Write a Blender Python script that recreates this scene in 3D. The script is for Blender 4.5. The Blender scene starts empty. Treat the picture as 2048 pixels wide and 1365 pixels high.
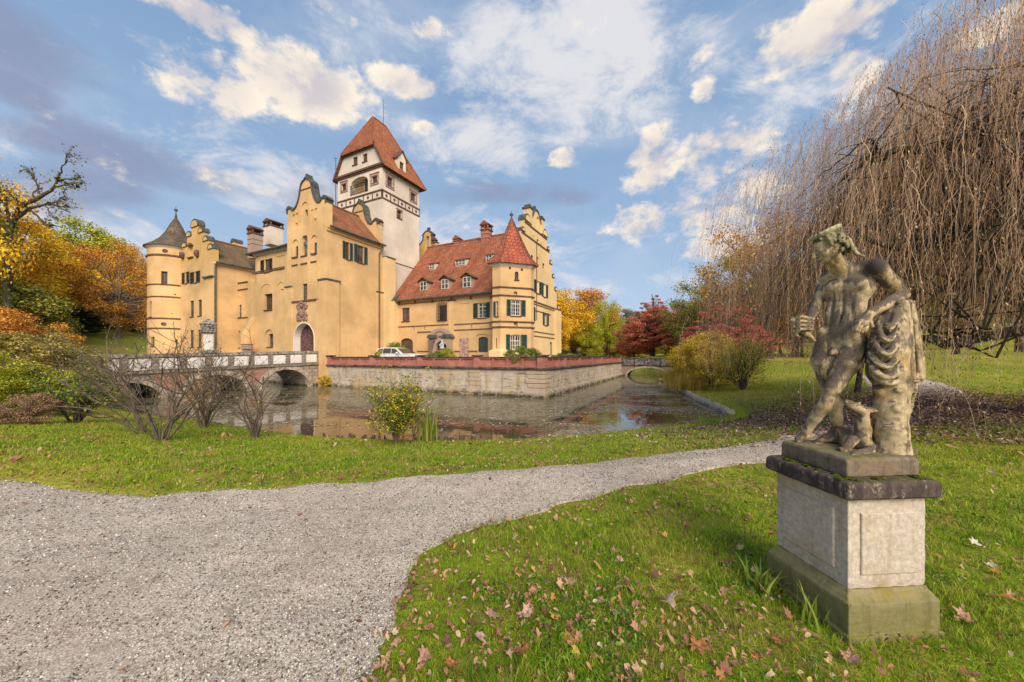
import bpy, bmesh, math, random
import numpy as np
from mathutils import Vector, Matrix, noise as mnoise
R = math.radians
S = bpy.context.scene
COL = S.collection
# ---------------------------------------------------------------- camera
F, HZ, EYE = 703.0, 713.0, 1.6           # focal length and horizon in photo pixels (2048 wide)
cd = bpy.data.cameras.new("camera"); cam = bpy.data.objects.new("camera", cd); COL.objects.link(cam)
cd.sensor_width = 36; cd.lens = 36 * F / 2048; cd.shift_y = (HZ - 682.5) / 2048
cd.clip_start = 0.05; cd.clip_end = 2000
cam.location = (0, 0, EYE); cam.rotation_euler = (R(90), 0, 0)
S.camera = cam
S.render.resolution_x = 1024; S.render.resolution_y = 682
S.view_settings.view_transform = 'Standard'; S.view_settings.look = 'None'
S.view_settings.gamma = 1; S.view_settings.exposure = 1.3
# ---------------------------------------------------------------- sun and sky
SUN_AZ = Vector((0.30, -0.95, 0)).normalized(); SUN_EL = R(35)
sund = SUN_AZ * math.cos(SUN_EL) + Vector((0, 0, math.sin(SUN_EL)))
sl = bpy.data.lights.new("sun", 'SUN'); sl.energy = 2.1; sl.angle = R(38); sl.color = (1, .86, .68)
so = bpy.data.objects.new("sun", sl); COL.objects.link(so)
so.rotation_euler = (-sund).to_track_quat('-Z', 'Y').to_euler()
so.location = (0, 0, 50)
W = bpy.data.worlds.new("World"); S.world = W; W.use_nodes = True

def pxdir(px, py): return Vector(((px - 1024) / F, 1, (HZ - py) / F)).normalized()

class NT:
    """small wrapper round a node tree"""
    def __init__(s, tree): s.t = tree; s.n = tree.nodes; s.l = tree.links
    def new(s, typ, **kw):
        n = s.n.new(typ)
        for k, v in kw.items(): setattr(n, k, v)
        return n
    def put(s, sock, v):
        if isinstance(v, bpy.types.NodeSocket): s.l.new(v, sock)
        elif v is not None:
            if hasattr(sock.default_value, '__len__') and not hasattr(v, '__len__'): v = (v,) * len(sock.default_value)
            if hasattr(v, '__len__') and len(v) == 3 and len(sock.default_value) == 4: v = (*v, 1)
            sock.default_value = v
    def math(s, op, a, b=None, c=None, clamp=False):
        n = s.new('ShaderNodeMath', operation=op, use_clamp=clamp)
        s.put(n.inputs[0], a)
        if b is not None: s.put(n.inputs[1], b)
        if c is not None: s.put(n.inputs[2], c)
        return n.outputs[0]
    def vmath(s, op, a, b=None, out=0):
        n = s.new('ShaderNodeVectorMath', operation=op); s.put(n.inputs[0], a)
        if b is not None: s.put(n.inputs[1], b)
        return n.outputs[out]
    def mix(s, fac, a, b, mode='MIX'):
        n = s.new('ShaderNodeMix', data_type='RGBA', blend_type=mode); s.put(n.inputs[0], fac)
        s.put(n.inputs[6], a); s.put(n.inputs[7], b); return n.outputs[2]
    def ramp(s, fac, stops, interp='LINEAR'):
        n = s.new('ShaderNodeValToRGB'); cr = n.color_ramp; cr.interpolation = interp
        while len(cr.elements) < len(stops): cr.elements.new(0.5)
        for e, (p, c) in zip(cr.elements, stops):
            e.position = p; e.color = (*c, 1) if hasattr(c, '__len__') else (c, c, c, 1)
        s.put(n.inputs[0], fac); return n.outputs[0]
    def mr(s, v, a, b, c=0.0, d=1.0, smooth=True):
        n = s.new('ShaderNodeMapRange', interpolation_type='SMOOTHSTEP' if smooth else 'LINEAR'); s.put(n.inputs[0], v)
        n.inputs[1].default_value = a; n.inputs[2].default_value = b; n.inputs[3].default_value = c; n.inputs[4].default_value = d
        return n.outputs[0]
    def noise(s, vec, scale, detail=3, rough=.55, dist=0.0, out=0):
        n = s.new('ShaderNodeTexNoise'); s.put(n.inputs['Vector'], vec); n.inputs['Scale'].default_value = scale
        n.inputs['Detail'].default_value = detail; n.inputs['Roughness'].default_value = rough; n.inputs['Distortion'].default_value = dist
        return n.outputs[out]
    def scale(s, vec, sc):
        n = s.new('ShaderNodeMapping'); s.put(n.inputs[0], vec); n.inputs['Scale'].default_value = sc; return n.outputs[0]

def build_world():
    N = NT(W.node_tree); N.n.clear()
    out = N.new('ShaderNodeOutputWorld'); bg = N.new('ShaderNodeBackground'); N.l.new(bg.outputs[0], out.inputs[0])
    sky = N.new('ShaderNodeTexSky'); sky.sky_type = 'NISHITA'; sky.sun_disc = False
    sky.sun_elevation = SUN_EL; sky.sun_rotation = math.atan2(SUN_AZ.x, SUN_AZ.y)
    sky.air_density = 1.0; sky.dust_density = 0.6; sky.ozone_density = 1.6
    d = N.vmath('NORMALIZE', N.new('ShaderNodeTexCoord').outputs['Generated'])
    sx = N.new('ShaderNodeSeparateXYZ'); N.put(sx.inputs[0], d)
    # the colour of clear autumn air in front of the physical sky
    low = N.ramp(sx.outputs[2], [(0.0, (3.0, 3.5, 4.1)), (0.10, (2.5, 3.2, 4.1)), (0.3, (1.85, 2.65, 3.75)), (0.6, (1.3, 2.1, 3.3)), (1, (1.0, 1.8, 3.1))])
    base = N.mix(0.88, sky.outputs[0], low)
    q = N.scale(d, (1, 1, 1.45))
    n1 = N.noise(q, 6.0, 10, .60, .12); n2 = N.noise(q, 19.0, 8, .62, .1); n3 = N.noise(N.scale(d, (1, 1, 3.5)), 2.2, 5, .5)
    def blob(px, py, rx, ry):
        c = pxdir(px, py); t1 = Vector((c.y, -c.x, 0)).normalized(); t2 = t1.cross(c)
        k = c.y                                     # pixels shrink in angle away from the centre
        u = N.math('MULTIPLY', N.vmath('DOT_PRODUCT', d, tuple(t1), out=1), F / (rx * k * math.sqrt(k)))
        v = N.math('MULTIPLY', N.vmath('DOT_PRODUCT', d, tuple(t2), out=1), F / (ry * k))
        fr = N.math('MULTIPLY', N.math('SUBTRACT', 1.0, N.vmath('DOT_PRODUCT', d, tuple(c), out=1)), 3.0)
        r2 = N.math('ADD', N.math('ADD', N.math('MULTIPLY', u, u), N.math('MULTIPLY', v, v)), fr)
        return N.math('SUBTRACT', 1.0, N.math('MULTIPLY', r2, .45), clamp=True)
    def layer(bl):
        m = None
        for b in bl:
            v = N.math('MULTIPLY', blob(*b[:4]), b[4] if len(b) > 4 else 1.0)
            m = v if m is None else N.math('MAXIMUM', m, v)
        return m
    puffs = layer([(390, 22, 150, 38), (425, 165, 110, 64), (600, 165, 150, 62), (830, 168, 95, 28), (640, 8, 80, 18, .9),
                   (925, 235, 34, 20, .9), (350, 288, 45, 20, .9), (1640, 75, 130, 62), (1700, 150, 60, 60, .9), (1300, 330, 60, 64), (1450, 300, 110, 54),
                   (1290, 445, 75, 42), (1400, 410, 110, 75), (1500, 375, 60, 50), (1430, 492, 85, 34), (1130, 315, 34, 18, .9),
                   (450, 345, 110, 34, .9), (1410, 180, 26, 18, .85), (860, 60, 40, 22, .8), (1990, 50, 70, 30, .8),
                   (415, 250, 20, 10, .8), (850, 255, 22, 14, .8), (240, 425, 22, 12, .7)])
    wisps = layer([(1130, 110, 260, 110), (1000, 300, 190, 70, .7), (760, 90, 130, 60, .55), (560, 360, 200, 70, .8), (1280, 180, 110, 70, .8),
                   (1600, 200, 120, 80, .55), (250, 470, 160, 60, .5), (1200, 570, 220, 26, .5), (1000, 480, 200, 60, .5)])
    dark = layer([(30, 80, 150, 80, .95), (20, 175, 90, 40), (70, 275, 130, 34), (300, 320, 220, 50), (130, 370, 200, 70, .8), (1010, 385, 170, 28, .9),
                  (640, 385, 150, 50, .8), (1150, 395, 60, 18, .7), (180, 165, 40, 16, .7)])
    over = N.mr(N.math('ADD', N.math('MULTIPLY', n3, .7), N.math('MULTIPLY', n1, .4)), .50, .78)   # thin cloud over all of the sky
    nn = N.math('ADD', N.math('MULTIPLY', n1, .62), N.math('MULTIPLY', n2, .38))
    pm = N.mr(N.math('ADD', puffs, N.math('MULTIPLY', N.math('SUBTRACT', nn, .5), 4.6)), .38, 1.02)
    n4 = N.noise(N.scale(d, (1, 1.4, 2.0)), 4.5, 9, .66, .35)
    wm = N.mr(N.math('ADD', wisps, N.math('MULTIPLY', N.math('SUBTRACT', n4, .5), 3.4)), .2, 1.0)
    dm = N.mr(N.math('ADD', dark, N.math('MULTIPLY', N.math('SUBTRACT', n1, .5), 1.7)), .35, 1.05)
    # puffs: bright cream heads, mauve grey bodies
    n5 = N.noise(N.vmath('ADD', q, (-.03, 0.0, .05)), 6.0, 10, .60, .12)
    lit = N.mr(N.math('SUBTRACT', n1, n5), -.09, .09)
    body = N.mr(puffs, .5, 1.0)
    shade = N.math('MULTIPLY', body, N.math('SUBTRACT', 1.0, N.math('MULTIPLY', lit, .55)))
    puffc = N.mix(N.math('MULTIPLY', shade, .95), (6.0, 5.25, 4.2), (3.4, 3.15, 3.35))
    c = N.mix(N.math('MULTIPLY', over, .45), base, (3.3, 3.6, 4.2))
    c = N.mix(N.math('MULTIPLY', wm, .92), c, (4.3, 4.25, 4.35))
    c = N.mix(N.math('MULTIPLY', dm, .78), c, (1.45, 1.65, 2.45))
    c = N.mix(N.math('MULTIPLY', pm, .93), c, puffc)
    # below the horizon: ground bounce
    c = N.mix(N.mr(sx.outputs[2], -.03, 0.0), (1.2, 1.3, 1.0), c)
    N.put(bg.inputs[0], c); bg.inputs[1].default_value = 0.076
    W.cycles.sampling_method = 'MANUAL'; W.cycles.sample_map_resolution = 512
build_world()

# ---------------------------------------------------------------- helpers
def tag(o, label=None, cat=None, group=None, kind=None):
    if label: o['label'] = label
    if cat: o['category'] = cat
    if group: o['group'] = group
    if kind: o['kind'] = kind
    return o
def empty(name, loc, label=None, cat=None, group=None):
    o = bpy.data.objects.new(name, None); COL.objects.link(o); o.location = loc; o.empty_display_size = .3
    return tag(o, label, cat, group)
def setparent(o, p):
    o.parent = p
    q = p; m = Matrix()
    while q is not None:
        m = Matrix.LocRotScale(q.location, q.rotation_euler, q.scale) if q.type == 'EMPTY' else m
        q = q.parent
    o.matrix_parent_inverse = m.inverted() if p.type == 'EMPTY' else Matrix()
    return o
def mesh_np(name, V, Fc, mat=None, parent=None, smooth=False, fmat=None, mats=None, loc=None):
    """V (n,3); Fc a list of index tuples, or an int array (m,k)"""
    me = bpy.data.meshes.new(name)
    V = np.asarray(V, dtype=np.float32).reshape(-1, 3)
    if loc is not None: V = V - np.asarray(loc, dtype=np.float32)
    if isinstance(Fc, np.ndarray):
        m, k = Fc.shape
        me.vertices.add(len(V)); me.vertices.foreach_set('co', V.ravel())
        me.loops.add(m * k); me.loops.foreach_set('vertex_index', Fc.astype(np.int32).ravel())
        me.polygons.add(m); me.polygons.foreach_set('loop_start', np.arange(0, m * k, k, dtype=np.int32))
        me.update(calc_edges=True)
    else:
        me.from_pydata(V.tolist(), [], [tuple(int(i) for i in f) for f in Fc]); me.update()
    for mm in (mats or ([mat] if mat else [])): me.materials.append(mm)
    if fmat is not None: me.polygons.foreach_set('material_index', np.asarray(fmat, dtype=np.int32))
    if smooth: me.polygons.foreach_set('use_smooth', np.ones(len(me.polygons), dtype=bool))
    o = bpy.data.objects.new(name, me); COL.objects.link(o)
    if loc is not None: o.location = loc
    if parent is not None: setparent(o, parent)
    return o

class MB:
    """collects shapes; build() links them as one mesh object. T maps the shape's coordinates to world."""
    def __init__(s, T=None): s.v = []; s.f = []; s.T = T; s.g = []
    def add(s, V, Fs):
        o = len(s.v); s.g.append((o, len(s.f)))
        for p in V: s.v.append(s.T(*p) if s.T else tuple(p))
        for f in Fs: s.f.append(tuple(i + o for i in f))
    def box(s, x0, x1, y0, y1, z0, z1):
        if x0 > x1: x0, x1 = x1, x0
        if y0 > y1: y0, y1 = y1, y0
        if z0 > z1: z0, z1 = z1, z0
        s.add([(x0, y0, z0), (x1, y0, z0), (x1, y1, z0), (x0, y1, z0), (x0, y0, z1), (x1, y0, z1), (x1, y1, z1), (x0, y1, z1)],
              [(0, 3, 2, 1), (4, 5, 6, 7), (0, 1, 5, 4), (1, 2, 6, 5), (2, 3, 7, 6), (3, 0, 4, 7)])
    def rings(s, rings, cap0=True, cap1=True, closed=True):
        n = len(rings[0]); V = [p for r in rings for p in r]; Fs = []
        for i in range(len(rings) - 1):
            for j in range(n if closed else n - 1):
                k = (j + 1) % n
                Fs.append((i * n + j, i * n + k, (i + 1) * n + k, (i + 1) * n + j))
        if cap0: Fs.append(tuple(reversed(range(n))))
        if cap1: Fs.append(tuple((len(rings) - 1) * n + j for j in range(n)))
        s.add(V, Fs)
    def lathe(s, cx, cy, prof, n=16, ang0=0.0, cap0=True, cap1=True):
        s.rings([[(cx + r * math.cos(ang0 + 2 * math.pi * j / n), cy + r * math.sin(ang0 + 2 * math.pi * j / n), z) for j in range(n)] for r, z in prof], cap0, cap1)
    def tube(s, pts, rads, n=6):
        pts = [Vector(p) for p in pts]; rings = []; ref = None
        for i, p in enumerate(pts):
            t = (pts[min(i + 1, len(pts) - 1)] - pts[max(i - 1, 0)])
            t = t.normalized() if t.length > 1e-9 else Vector((0, 0, 1))
            if ref is None: ref = t.orthogonal().normalized()
            ref = (ref - t * ref.dot(t)); ref = ref.normalized() if ref.length > 1e-6 else t.orthogonal().normalized()
            b = t.cross(ref); r = rads[i] if hasattr(rads, '__len__') else rads
            rings.append([tuple(p + (ref * math.cos(2 * math.pi * j / n) + b * math.sin(2 * math.pi * j / n)) * r) for j in range(n)])
        s.rings(rings)
    def prism(s, poly, axis, c0, c1):
        """poly in the two other coordinates; axis 0: (y,z), 1: (x,z), 2: (x,y)"""
        def P(p, c): return ((c, p[0], p[1]), (p[0], c, p[1]), (p[0], p[1], c))[axis]
        n = len(poly); V = [P(p, c0) for p in poly] + [P(p, c1) for p in poly]
        area = sum(poly[i][0] * poly[(i + 1) % n][1] - poly[(i + 1) % n][0] * poly[i][1] for i in range(n))
        Fs = [tuple(range(n)), tuple(reversed(range(n, 2 * n)))] + [(i, i + n, (i + 1) % n + n, (i + 1) % n) for i in range(n)]
        flip = (area > 0) == (c1 > c0)
        if axis == 1: flip = not flip
        if flip: Fs = [tuple(reversed(f)) for f in Fs]
        s.add(V, Fs)
    def build(s, name, mat, parent=None, smooth=False, bevel=0, angle=None, kw=None):
        me = bpy.data.meshes.new(name); me.from_pydata(s.v, [], s.f); me.update()
        if s.T:
            bm = bmesh.new(); bm.from_mesh(me); bmesh.ops.recalc_face_normals(bm, faces=bm.faces); bm.to_mesh(me); bm.free()
        if mat: me.materials.append(mat)
        o = bpy.data.objects.new(name, me); COL.objects.link(o)
        if smooth:
            me.polygons.foreach_set('use_smooth', np.ones(len(me.polygons), dtype=bool))
            if angle: me.set_sharp_from_angle(angle=R(angle))
        if bevel:
            m = o.modifiers.new('bevel', 'BEVEL'); m.width = bevel; m.segments = 2; m.limit_method = 'ANGLE'
        if parent is not None: setparent(o, parent)
        return o

def build_split(mb, name, mat, parent, **k):
    """every shape of mb as an object of its own"""
    g = mb.g + [(len(mb.v), len(mb.f))]; out = []
    for (v0, f0), (v1, f1) in zip(g, g[1:]):
        if v1 == v0: continue
        m = MB(); m.v = mb.v[v0:v1]; m.f = [tuple(i - v0 for i in f) for f in mb.f[f0:f1]]; o = m.build(name, mat, parent, **k)
        bm = bmesh.new(); bm.from_mesh(o.data); bmesh.ops.recalc_face_normals(bm, faces=bm.faces); bm.to_mesh(o.data); bm.free(); out.append(o)
    return out
def cut(o, mb):
    """take the shapes of mb out of mesh object o"""
    if not mb.v: return
    for x, vs, fs in ((None, mb.v, mb.f),):
        me = bpy.data.meshes.new('cut'); me.from_pydata(vs, [], fs); me.update()
        bm = bmesh.new(); bm.from_mesh(me); bmesh.ops.recalc_face_normals(bm, faces=bm.faces); bm.to_mesh(me); bm.free()
    c = bpy.data.objects.new('cut', me); COL.objects.link(c)
    pm, pi = o.parent, o.matrix_parent_inverse.copy(); o.parent = None
    bm = bmesh.new(); bm.from_mesh(o.data); bmesh.ops.recalc_face_normals(bm, faces=bm.faces); bm.to_mesh(o.data); bm.free()
    m = o.modifiers.new('b', 'BOOLEAN'); m.object = c; m.operation = 'DIFFERENCE'; m.solver = 'EXACT'; m.use_self = True
    dg = bpy.context.evaluated_depsgraph_get(); dg.update()
    new = bpy.data.meshes.new_from_object(o.evaluated_get(dg)); o.modifiers.clear(); o.data = new
    bpy.data.objects.remove(c)
    if pm is not None: o.parent = pm; o.matrix_parent_inverse = pi

# ---------------------------------------------------------------- materials
def mat(name, fn, rough=.85, spec=.3):
    m = bpy.data.materials.new(name); m.use_nodes = True; N = NT(m.node_tree)
    b = N.n['Principled BSDF']; b.inputs['Roughness'].default_value = rough; b.inputs['Specular IOR Level'].default_value = spec
    N.b = b; N.co = N.new('ShaderNodeTexCoord').outputs['Object']
    fn(N); return m
def bump(N, h, strength=.4, dist=.02, normal=None):
    n = N.new('ShaderNodeBump'); n.inputs['Strength'].default_value = strength; n.inputs['Distance'].default_value = dist
    N.put(n.inputs['Height'], h)
    if normal is not None: N.put(n.inputs['Normal'], normal)
    N.put(N.b.inputs['Normal'], n.outputs[0]); return n.outputs[0]
def plain(name, col, rough=.8, var=.12, scale=3.0, spec=.3, metal=0, b=0.0):
    def fn(N):
        n = N.noise(N.co, scale, 5, .6)
        c2 = tuple(c * (1 - var * 1.6) for c in col); c1 = tuple(min(1, c * (1 + var)) for c in col)
        N.put(N.b.inputs['Base Color'], N.mix(N.mr(n, .3, .7), c2, c1)); N.b.inputs['Metallic'].default_value = metal
        if b: bump(N, N.noise(N.co, scale * 8, 4), b, .02)
    return mat(name, fn, rough, spec)
def stucco(name, col, dirt=(.30, .22, .13), dirtamt=.35, streak=True, bumpd=.01, mot=.16):
    def fn(N):
        n = N.noise(N.co, .35, 6, .6); f = N.noise(N.co, 3.0, 6, .65)
        c = N.mix(N.mr(n, .3, .72), tuple(x * (1 - mot) for x in col), tuple(min(1, x * 1.06) for x in col))
        c = N.mix(N.math('MULTIPLY', N.mr(f, .45, .75), .32), c, tuple(x * .78 for x in col))
        if streak:
            st = N.noise(N.scale(N.co, (2.2, 2.2, .16)), 1.6, 5, .65)
            c = N.mix(N.math('MULTIPLY', N.mr(st, .55, .82), dirtamt), c, dirt)
            sz = N.new('ShaderNodeSeparateXYZ'); N.put(sz.inputs[0], N.co)
            hb = N.math('ADD', N.mr(sz.outputs[2], .3, 2.6, 1, 0), 0.0)        # splash zone near the ground
            c = N.mix(N.math('MULTIPLY', N.math('MULTIPLY', hb, N.mr(f, .3, .7)), .35), c, tuple(x * .62 for x in col))
        N.put(N.b.inputs['Base Color'], c)
        bump(N, N.noise(N.co, 9, 6, .7), .35, bumpd)
    return mat(name, fn, .92, .15)
# ---------------------------------------------------------------- the plan of the place
# castle frame: origin at the near corner of the moat wall, a along the right-hand direction, b away from the viewer
E1 = np.array([.892, -.451]); E1 /= np.linalg.norm(E1); E2 = np.array([-E1[1], E1[0]]); C0 = np.array([1.91, 21.0])
WATER = -0.9
def AB(a, b, z=0.0): return (C0[0] + a * E1[0] + b * E2[0], C0[1] + a * E1[1] + b * E2[1], z)
def Aat(px, b):                              # a of the facade plane b seen at photo column px
    r = (px - 1024) / F
    return (r * (C0[1] + b * E2[1]) - C0[0] - b * E2[0]) / (E1[0] - r * E1[1])
def Bat(px, a):
    r = (px - 1024) / F
    return (r * (C0[1] + a * E1[1]) - C0[0] - a * E1[0]) / (E2[0] - r * E2[1])
def Zat(py, a, b): return EYE + (HZ - py) / F * (C0[1] + a * E1[1] + b * E2[1])
def ab2(p): d = np.array(p) - C0; return float(d @ E1), float(d @ E2)

far = [AB(a, b)[:2] for a, b in [(5.3, 19.4), (5.2, 27), (5.2, 36), (1, 39.5), (-30, 41), (-64, 40), (-64, -12), (-42, -14.5), (-31, -14)]]
MOAT = [(-17.2, 15.4), (-14.5, 14.2), (-11.2, 13.2), (-9.2, 12.1), (-7.5, 11.4), (-5.8, 10.75), (-4, 10.45), (-2.1, 10.25), (.24, 10.45), (2.5, 11.15), (4.7, 12.1), (7.1, 13.1),
        (8.6, 14.2), (9.4, 15.4), (9.9, 17), (10.7, 20.2), (12.1, 25), (13.8, 30.8)] + far
MP = np.array(MOAT)
def sdist(x, y, P=MP):
    """signed distance to a polygon, positive outside"""
    x = np.asarray(x, float); y = np.asarray(y, float); d = np.full(x.shape, 1e9); ins = np.zeros(x.shape, bool); n = len(P)
    for i in range(n):
        ax, ay = P[i]; bx, by = P[(i + 1) % n]; ex, ey = bx - ax, by - ay
        t = np.clip(((x - ax) * ex + (y - ay) * ey) / (ex * ex + ey * ey), 0, 1)
        d = np.minimum(d, np.hypot(x - ax - t * ex, y - ay - t * ey))
        c = ((ay > y) != (by > y)); xi = ax + (y - ay) / (ey if abs(ey) > 1e-9 else 1e-9) * ex
        ins ^= c & (x < xi)
    return np.where(ins, -d, d)
def ss(a, b, x): t = np.clip((x - a) / (b - a), 0, 1); return t * t * (3 - 2 * t)
rngN = np.random.default_rng(5)
_ph = rngN.uniform(0, 6.28, (14, 2)); _fr = [(.9, .5), (-.6, 1.0), (.3, -.8), (1.7, .4), (-1.2, 1.5), (2.9, -1.1), (.8, 2.7), (4.7, 2.0), (-3.1, 4.4), (.13, .09), (-.08, .17), (.21, -.12), (6.3, -5.1), (-7.7, 3.9)]
def wob(x, y, lo=0, hi=9):
    r = 0
    for (fx, fy), p in zip(_fr[lo:hi], _ph[lo:hi]): r = r + np.sin(fx * x + fy * y + p[0]) * np.cos(.7 * fy * x - fx * y + p[1]) / (1 + .5 * math.hypot(fx, fy))
    return r
def ground(x, y):
    x = np.asarray(x, float); y = np.asarray(y, float); r = np.hypot(x, y); d = sdist(x, y)
    base = (.6 + .9 * ss(0, 30, -x)) * ss(20, 60, r) + 2.3 * ss(26, 75, -x) * ss(8, 45, y) + 1.0 * ss(8, 34, x) * ss(8, 34, y) * (1 - .75 * ss(30, 60, y - x * 1.2))
    base = base + np.maximum(0, r - 82) * (.022 + .12 * ss(10, 90, -x) + .06 * ss(30, 90, x)) * (1 - ss(160, 420, r) * .4)
    base = base + .25 * wob(x, y, 9, 12) * ss(18, 60, r)
    bl = .55 * np.exp(-(((x + 25) / 5) ** 2 + ((y - 17.5) / 4) ** 2))
    top = base + bl
    w = np.clip(d / 5.6, 0, 1); w = w ** 1.15
    h = -0.86 + (top + .86) * w
    far_ = ss(14, 30, r); h = h * (1 - far_) + (-.6 + (top + .6) * ss(0, 6, d)) * far_
    h = h + .02 * wob(x, y) * ss(0, 1, d)
    h = np.where(d < 0, np.maximum(-1.9, -.86 + d * 6), h)
    return h
def G(px, py):
    """where the photo's ray through (px,py) meets the ground"""
    k = (px - 1024) / F; Y = np.concatenate([np.arange(1.2, 40, .02), np.arange(40, 300, .2)])
    z = EYE + (HZ - py) / F * Y; g = ground(k * Y, Y); i = int(np.argmax(z <= g)) or len(Y) - 1
    return Vector((k * Y[i], Y[i], float(g[i])))

UP = [(-40, 9), (-20, 6.9), (-12, 5.7), (-6.7, 4.62), (-5.4, 4.3), (-4.6, 4.18), (-3.2, 4.27), (-2.06, 4.46), (-.84, 4.78), (.55, 5.12), (2.4, 6.18), (4.2, 6.94), (6.5, 8.0), (9.3, 9.9), (14, 13.5), (18.0, 17.8), (20.6, 20.6), (21.6, 21.8)]
LO = [(-40, -6), (-20, -6), (-10, -6), (-3, -5), (-.85, -1), (-.72, 1.0), (-.70, 1.72), (-.77, 2.35), (-.70, 2.83), (-.21, 3.34), (.71, 3.99), (1.75, 4.46), (3.07, 5.07), (4.5, 5.5), (9.5, 8.2), (14.5, 11), (19.5, 15), (22.3, 18.5), (23, 20.8)]
def resamp(P, n, warp=None):
    P = np.array(P, float)
    for _ in range(2):                       # Chaikin
        Q = [P[0]]
        for i in range(len(P) - 1): Q += [P[i] * .75 + P[i + 1] * .25, P[i] * .25 + P[i + 1] * .75]
        P = np.array(Q + [P[-1]])
    s = np.r_[0, np.cumsum(np.hypot(*np.diff(P, axis=0).T))]; u = np.linspace(0, s[-1], n)
    return np.c_[np.interp(u, s, P[:, 0]), np.interp(u, s, P[:, 1])]
UPr, LOr = resamp(UP, 3000), resamp(LO, 3000)
def pair(P, A, n=700):
    """resample so that the anchor points A fall on the same rows on both edges"""
    k = [0] + [int(np.argmin(np.hypot(P[:, 0] - a[0], P[:, 1] - a[1]))) for a in A] + [len(P) - 1]; w = np.linspace(0, len(k) - 1, n); i = np.interp(w, range(len(k)), k); return np.c_[np.interp(i, range(len(P)), P[:, 0]), np.interp(i, range(len(P)), P[:, 1])]
ANC = [((-12, 5.7), (-10, -6)), ((-4.2, 4.2), (-.72, 1.0)), ((-3.2, 4.27), (-.74, 2.0)), ((-2.3, 4.42), (-.72, 2.7)), ((-1.5, 4.6), (-.45, 3.1)), ((-.5, 4.85), (.1, 3.6)), ((.55, 5.12), (.9, 4.1)), ((2.4, 6.18), (2.8, 4.95)), ((4.2, 6.94), (4.9, 5.7)), ((9.3, 9.9), (10.5, 8.7)), ((14, 13.5), (15.5, 11.7)), ((18, 17.8), (20.5, 16))]
UPr, LOr = pair(UPr, [a for a, _ in ANC]), pair(LOr, [b for _, b in ANC])
UPr[:, 1] += .05 * wob(UPr[:, 0] * 3, UPr[:, 1] * 3, 0, 9); LOr += .045 * np.c_[wob(LOr[:, 0] * 3 + 9, LOr[:, 1] * 3), wob(LOr[:, 0] * 3, LOr[:, 1] * 3 + 5)]
PATHP = np.vstack([UPr[::2], LOr[::-2]])
PED = (2.15, 2.29)                           # middle of the statue's pedestal

# ---------------------------------------------------------------- materials of the ground
def _ground(N):
    n = N.noise(N.co, .12, 6, .6); f = N.noise(N.co, 2.2, 6, .65); g = N.noise(N.co, 14, 4, .7)
    c = N.mix(N.mr(n, .4, .62), (.20, .25, .022), (.38, .34, .045))
    c = N.mix(N.math('MULTIPLY', N.mr(f, .45, .7), .55), c, (.34, .21, .07))
    c = N.mix(N.math('MULTIPLY', N.mr(g, .45, .7), .4), c, (.10, .13, .02))
    lv = N.new('ShaderNodeTexVoronoi'); lv.inputs['Scale'].default_value = 7; N.put(lv.inputs['Vector'], N.co)
    spot = N.math('MULTIPLY', N.mr(lv.outputs['Distance'], .32, .2), N.mr(f, .4, .6))
    c = N.mix(N.math('MULTIPLY', spot, .6), c, (.36, .2, .1))
    N.put(N.b.inputs['Base Color'], c); bump(N, N.math('ADD', g, f), .8, .06)
M_GROUND = mat('ground_grass', _ground, 1, .05)
def _gravel(N):
    v = N.new('ShaderNodeTexVoronoi'); v.inputs['Scale'].default_value = 85; N.put(v.inputs['Vector'], N.vmath('ADD', N.co, N.scale(N.noise(N.co, 30, 2, out=1), (0.011, 0.0105, 0.00978))))
    v2 = N.new('ShaderNodeTexVoronoi'); v2.inputs['Scale'].default_value = 170; N.put(v2.inputs['Vector'], N.co)
    sp = N.new('ShaderNodeSeparateColor'); N.put(sp.inputs[0], v.outputs['Color'])
    c = N.ramp(sp.outputs[0], [(0, (0.183, 0.141, 0.106)), (.15, (0.385, 0.316, 0.254)), (.45, (0.549, 0.465, 0.376)), (.8, (0.678, 0.587, 0.482)), (1, (0.842, 0.763, 0.654))])
    sp2 = N.new('ShaderNodeSeparateColor'); N.put(sp2.inputs[0], v2.outputs['Color'])
    c2 = N.ramp(sp2.outputs[0], [(0, (0.22, 0.166, 0.131)), (.5, (0.531, 0.447, 0.36)), (1, (0.769, 0.675, 0.564))])
    c = N.mix(.4, c, c2)
    edge = N.mr(v.outputs['Distance'], .30, .72)
    c = N.mix(N.math('MULTIPLY', edge, .34), c, (0.137, 0.105, 0.0777))
    big = N.noise(N.co, .8, 7, .65); mid = N.noise(N.scale(N.co, (1, 1.6, 1)), 5, 6, .68)
    c = N.mix(N.math('MULTIPLY', N.mr(big, .40, .62), .32), c, (0.348, 0.271, 0.204))
    c = N.mix(N.math('MULTIPLY', N.mr(mid, .50, .66), .5), c, (0.22, 0.162, 0.115))
    N.put(N.b.inputs['Base Color'], c)
    h = N.math('ADD', N.math('MULTIPLY', edge, -.5), N.math('ADD', mid, N.noise(N.co, 150, 3, .7)))
    bump(N, h, .55, .006)
M_GRAVEL = mat('gravel', _gravel, .95, .15)
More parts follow.
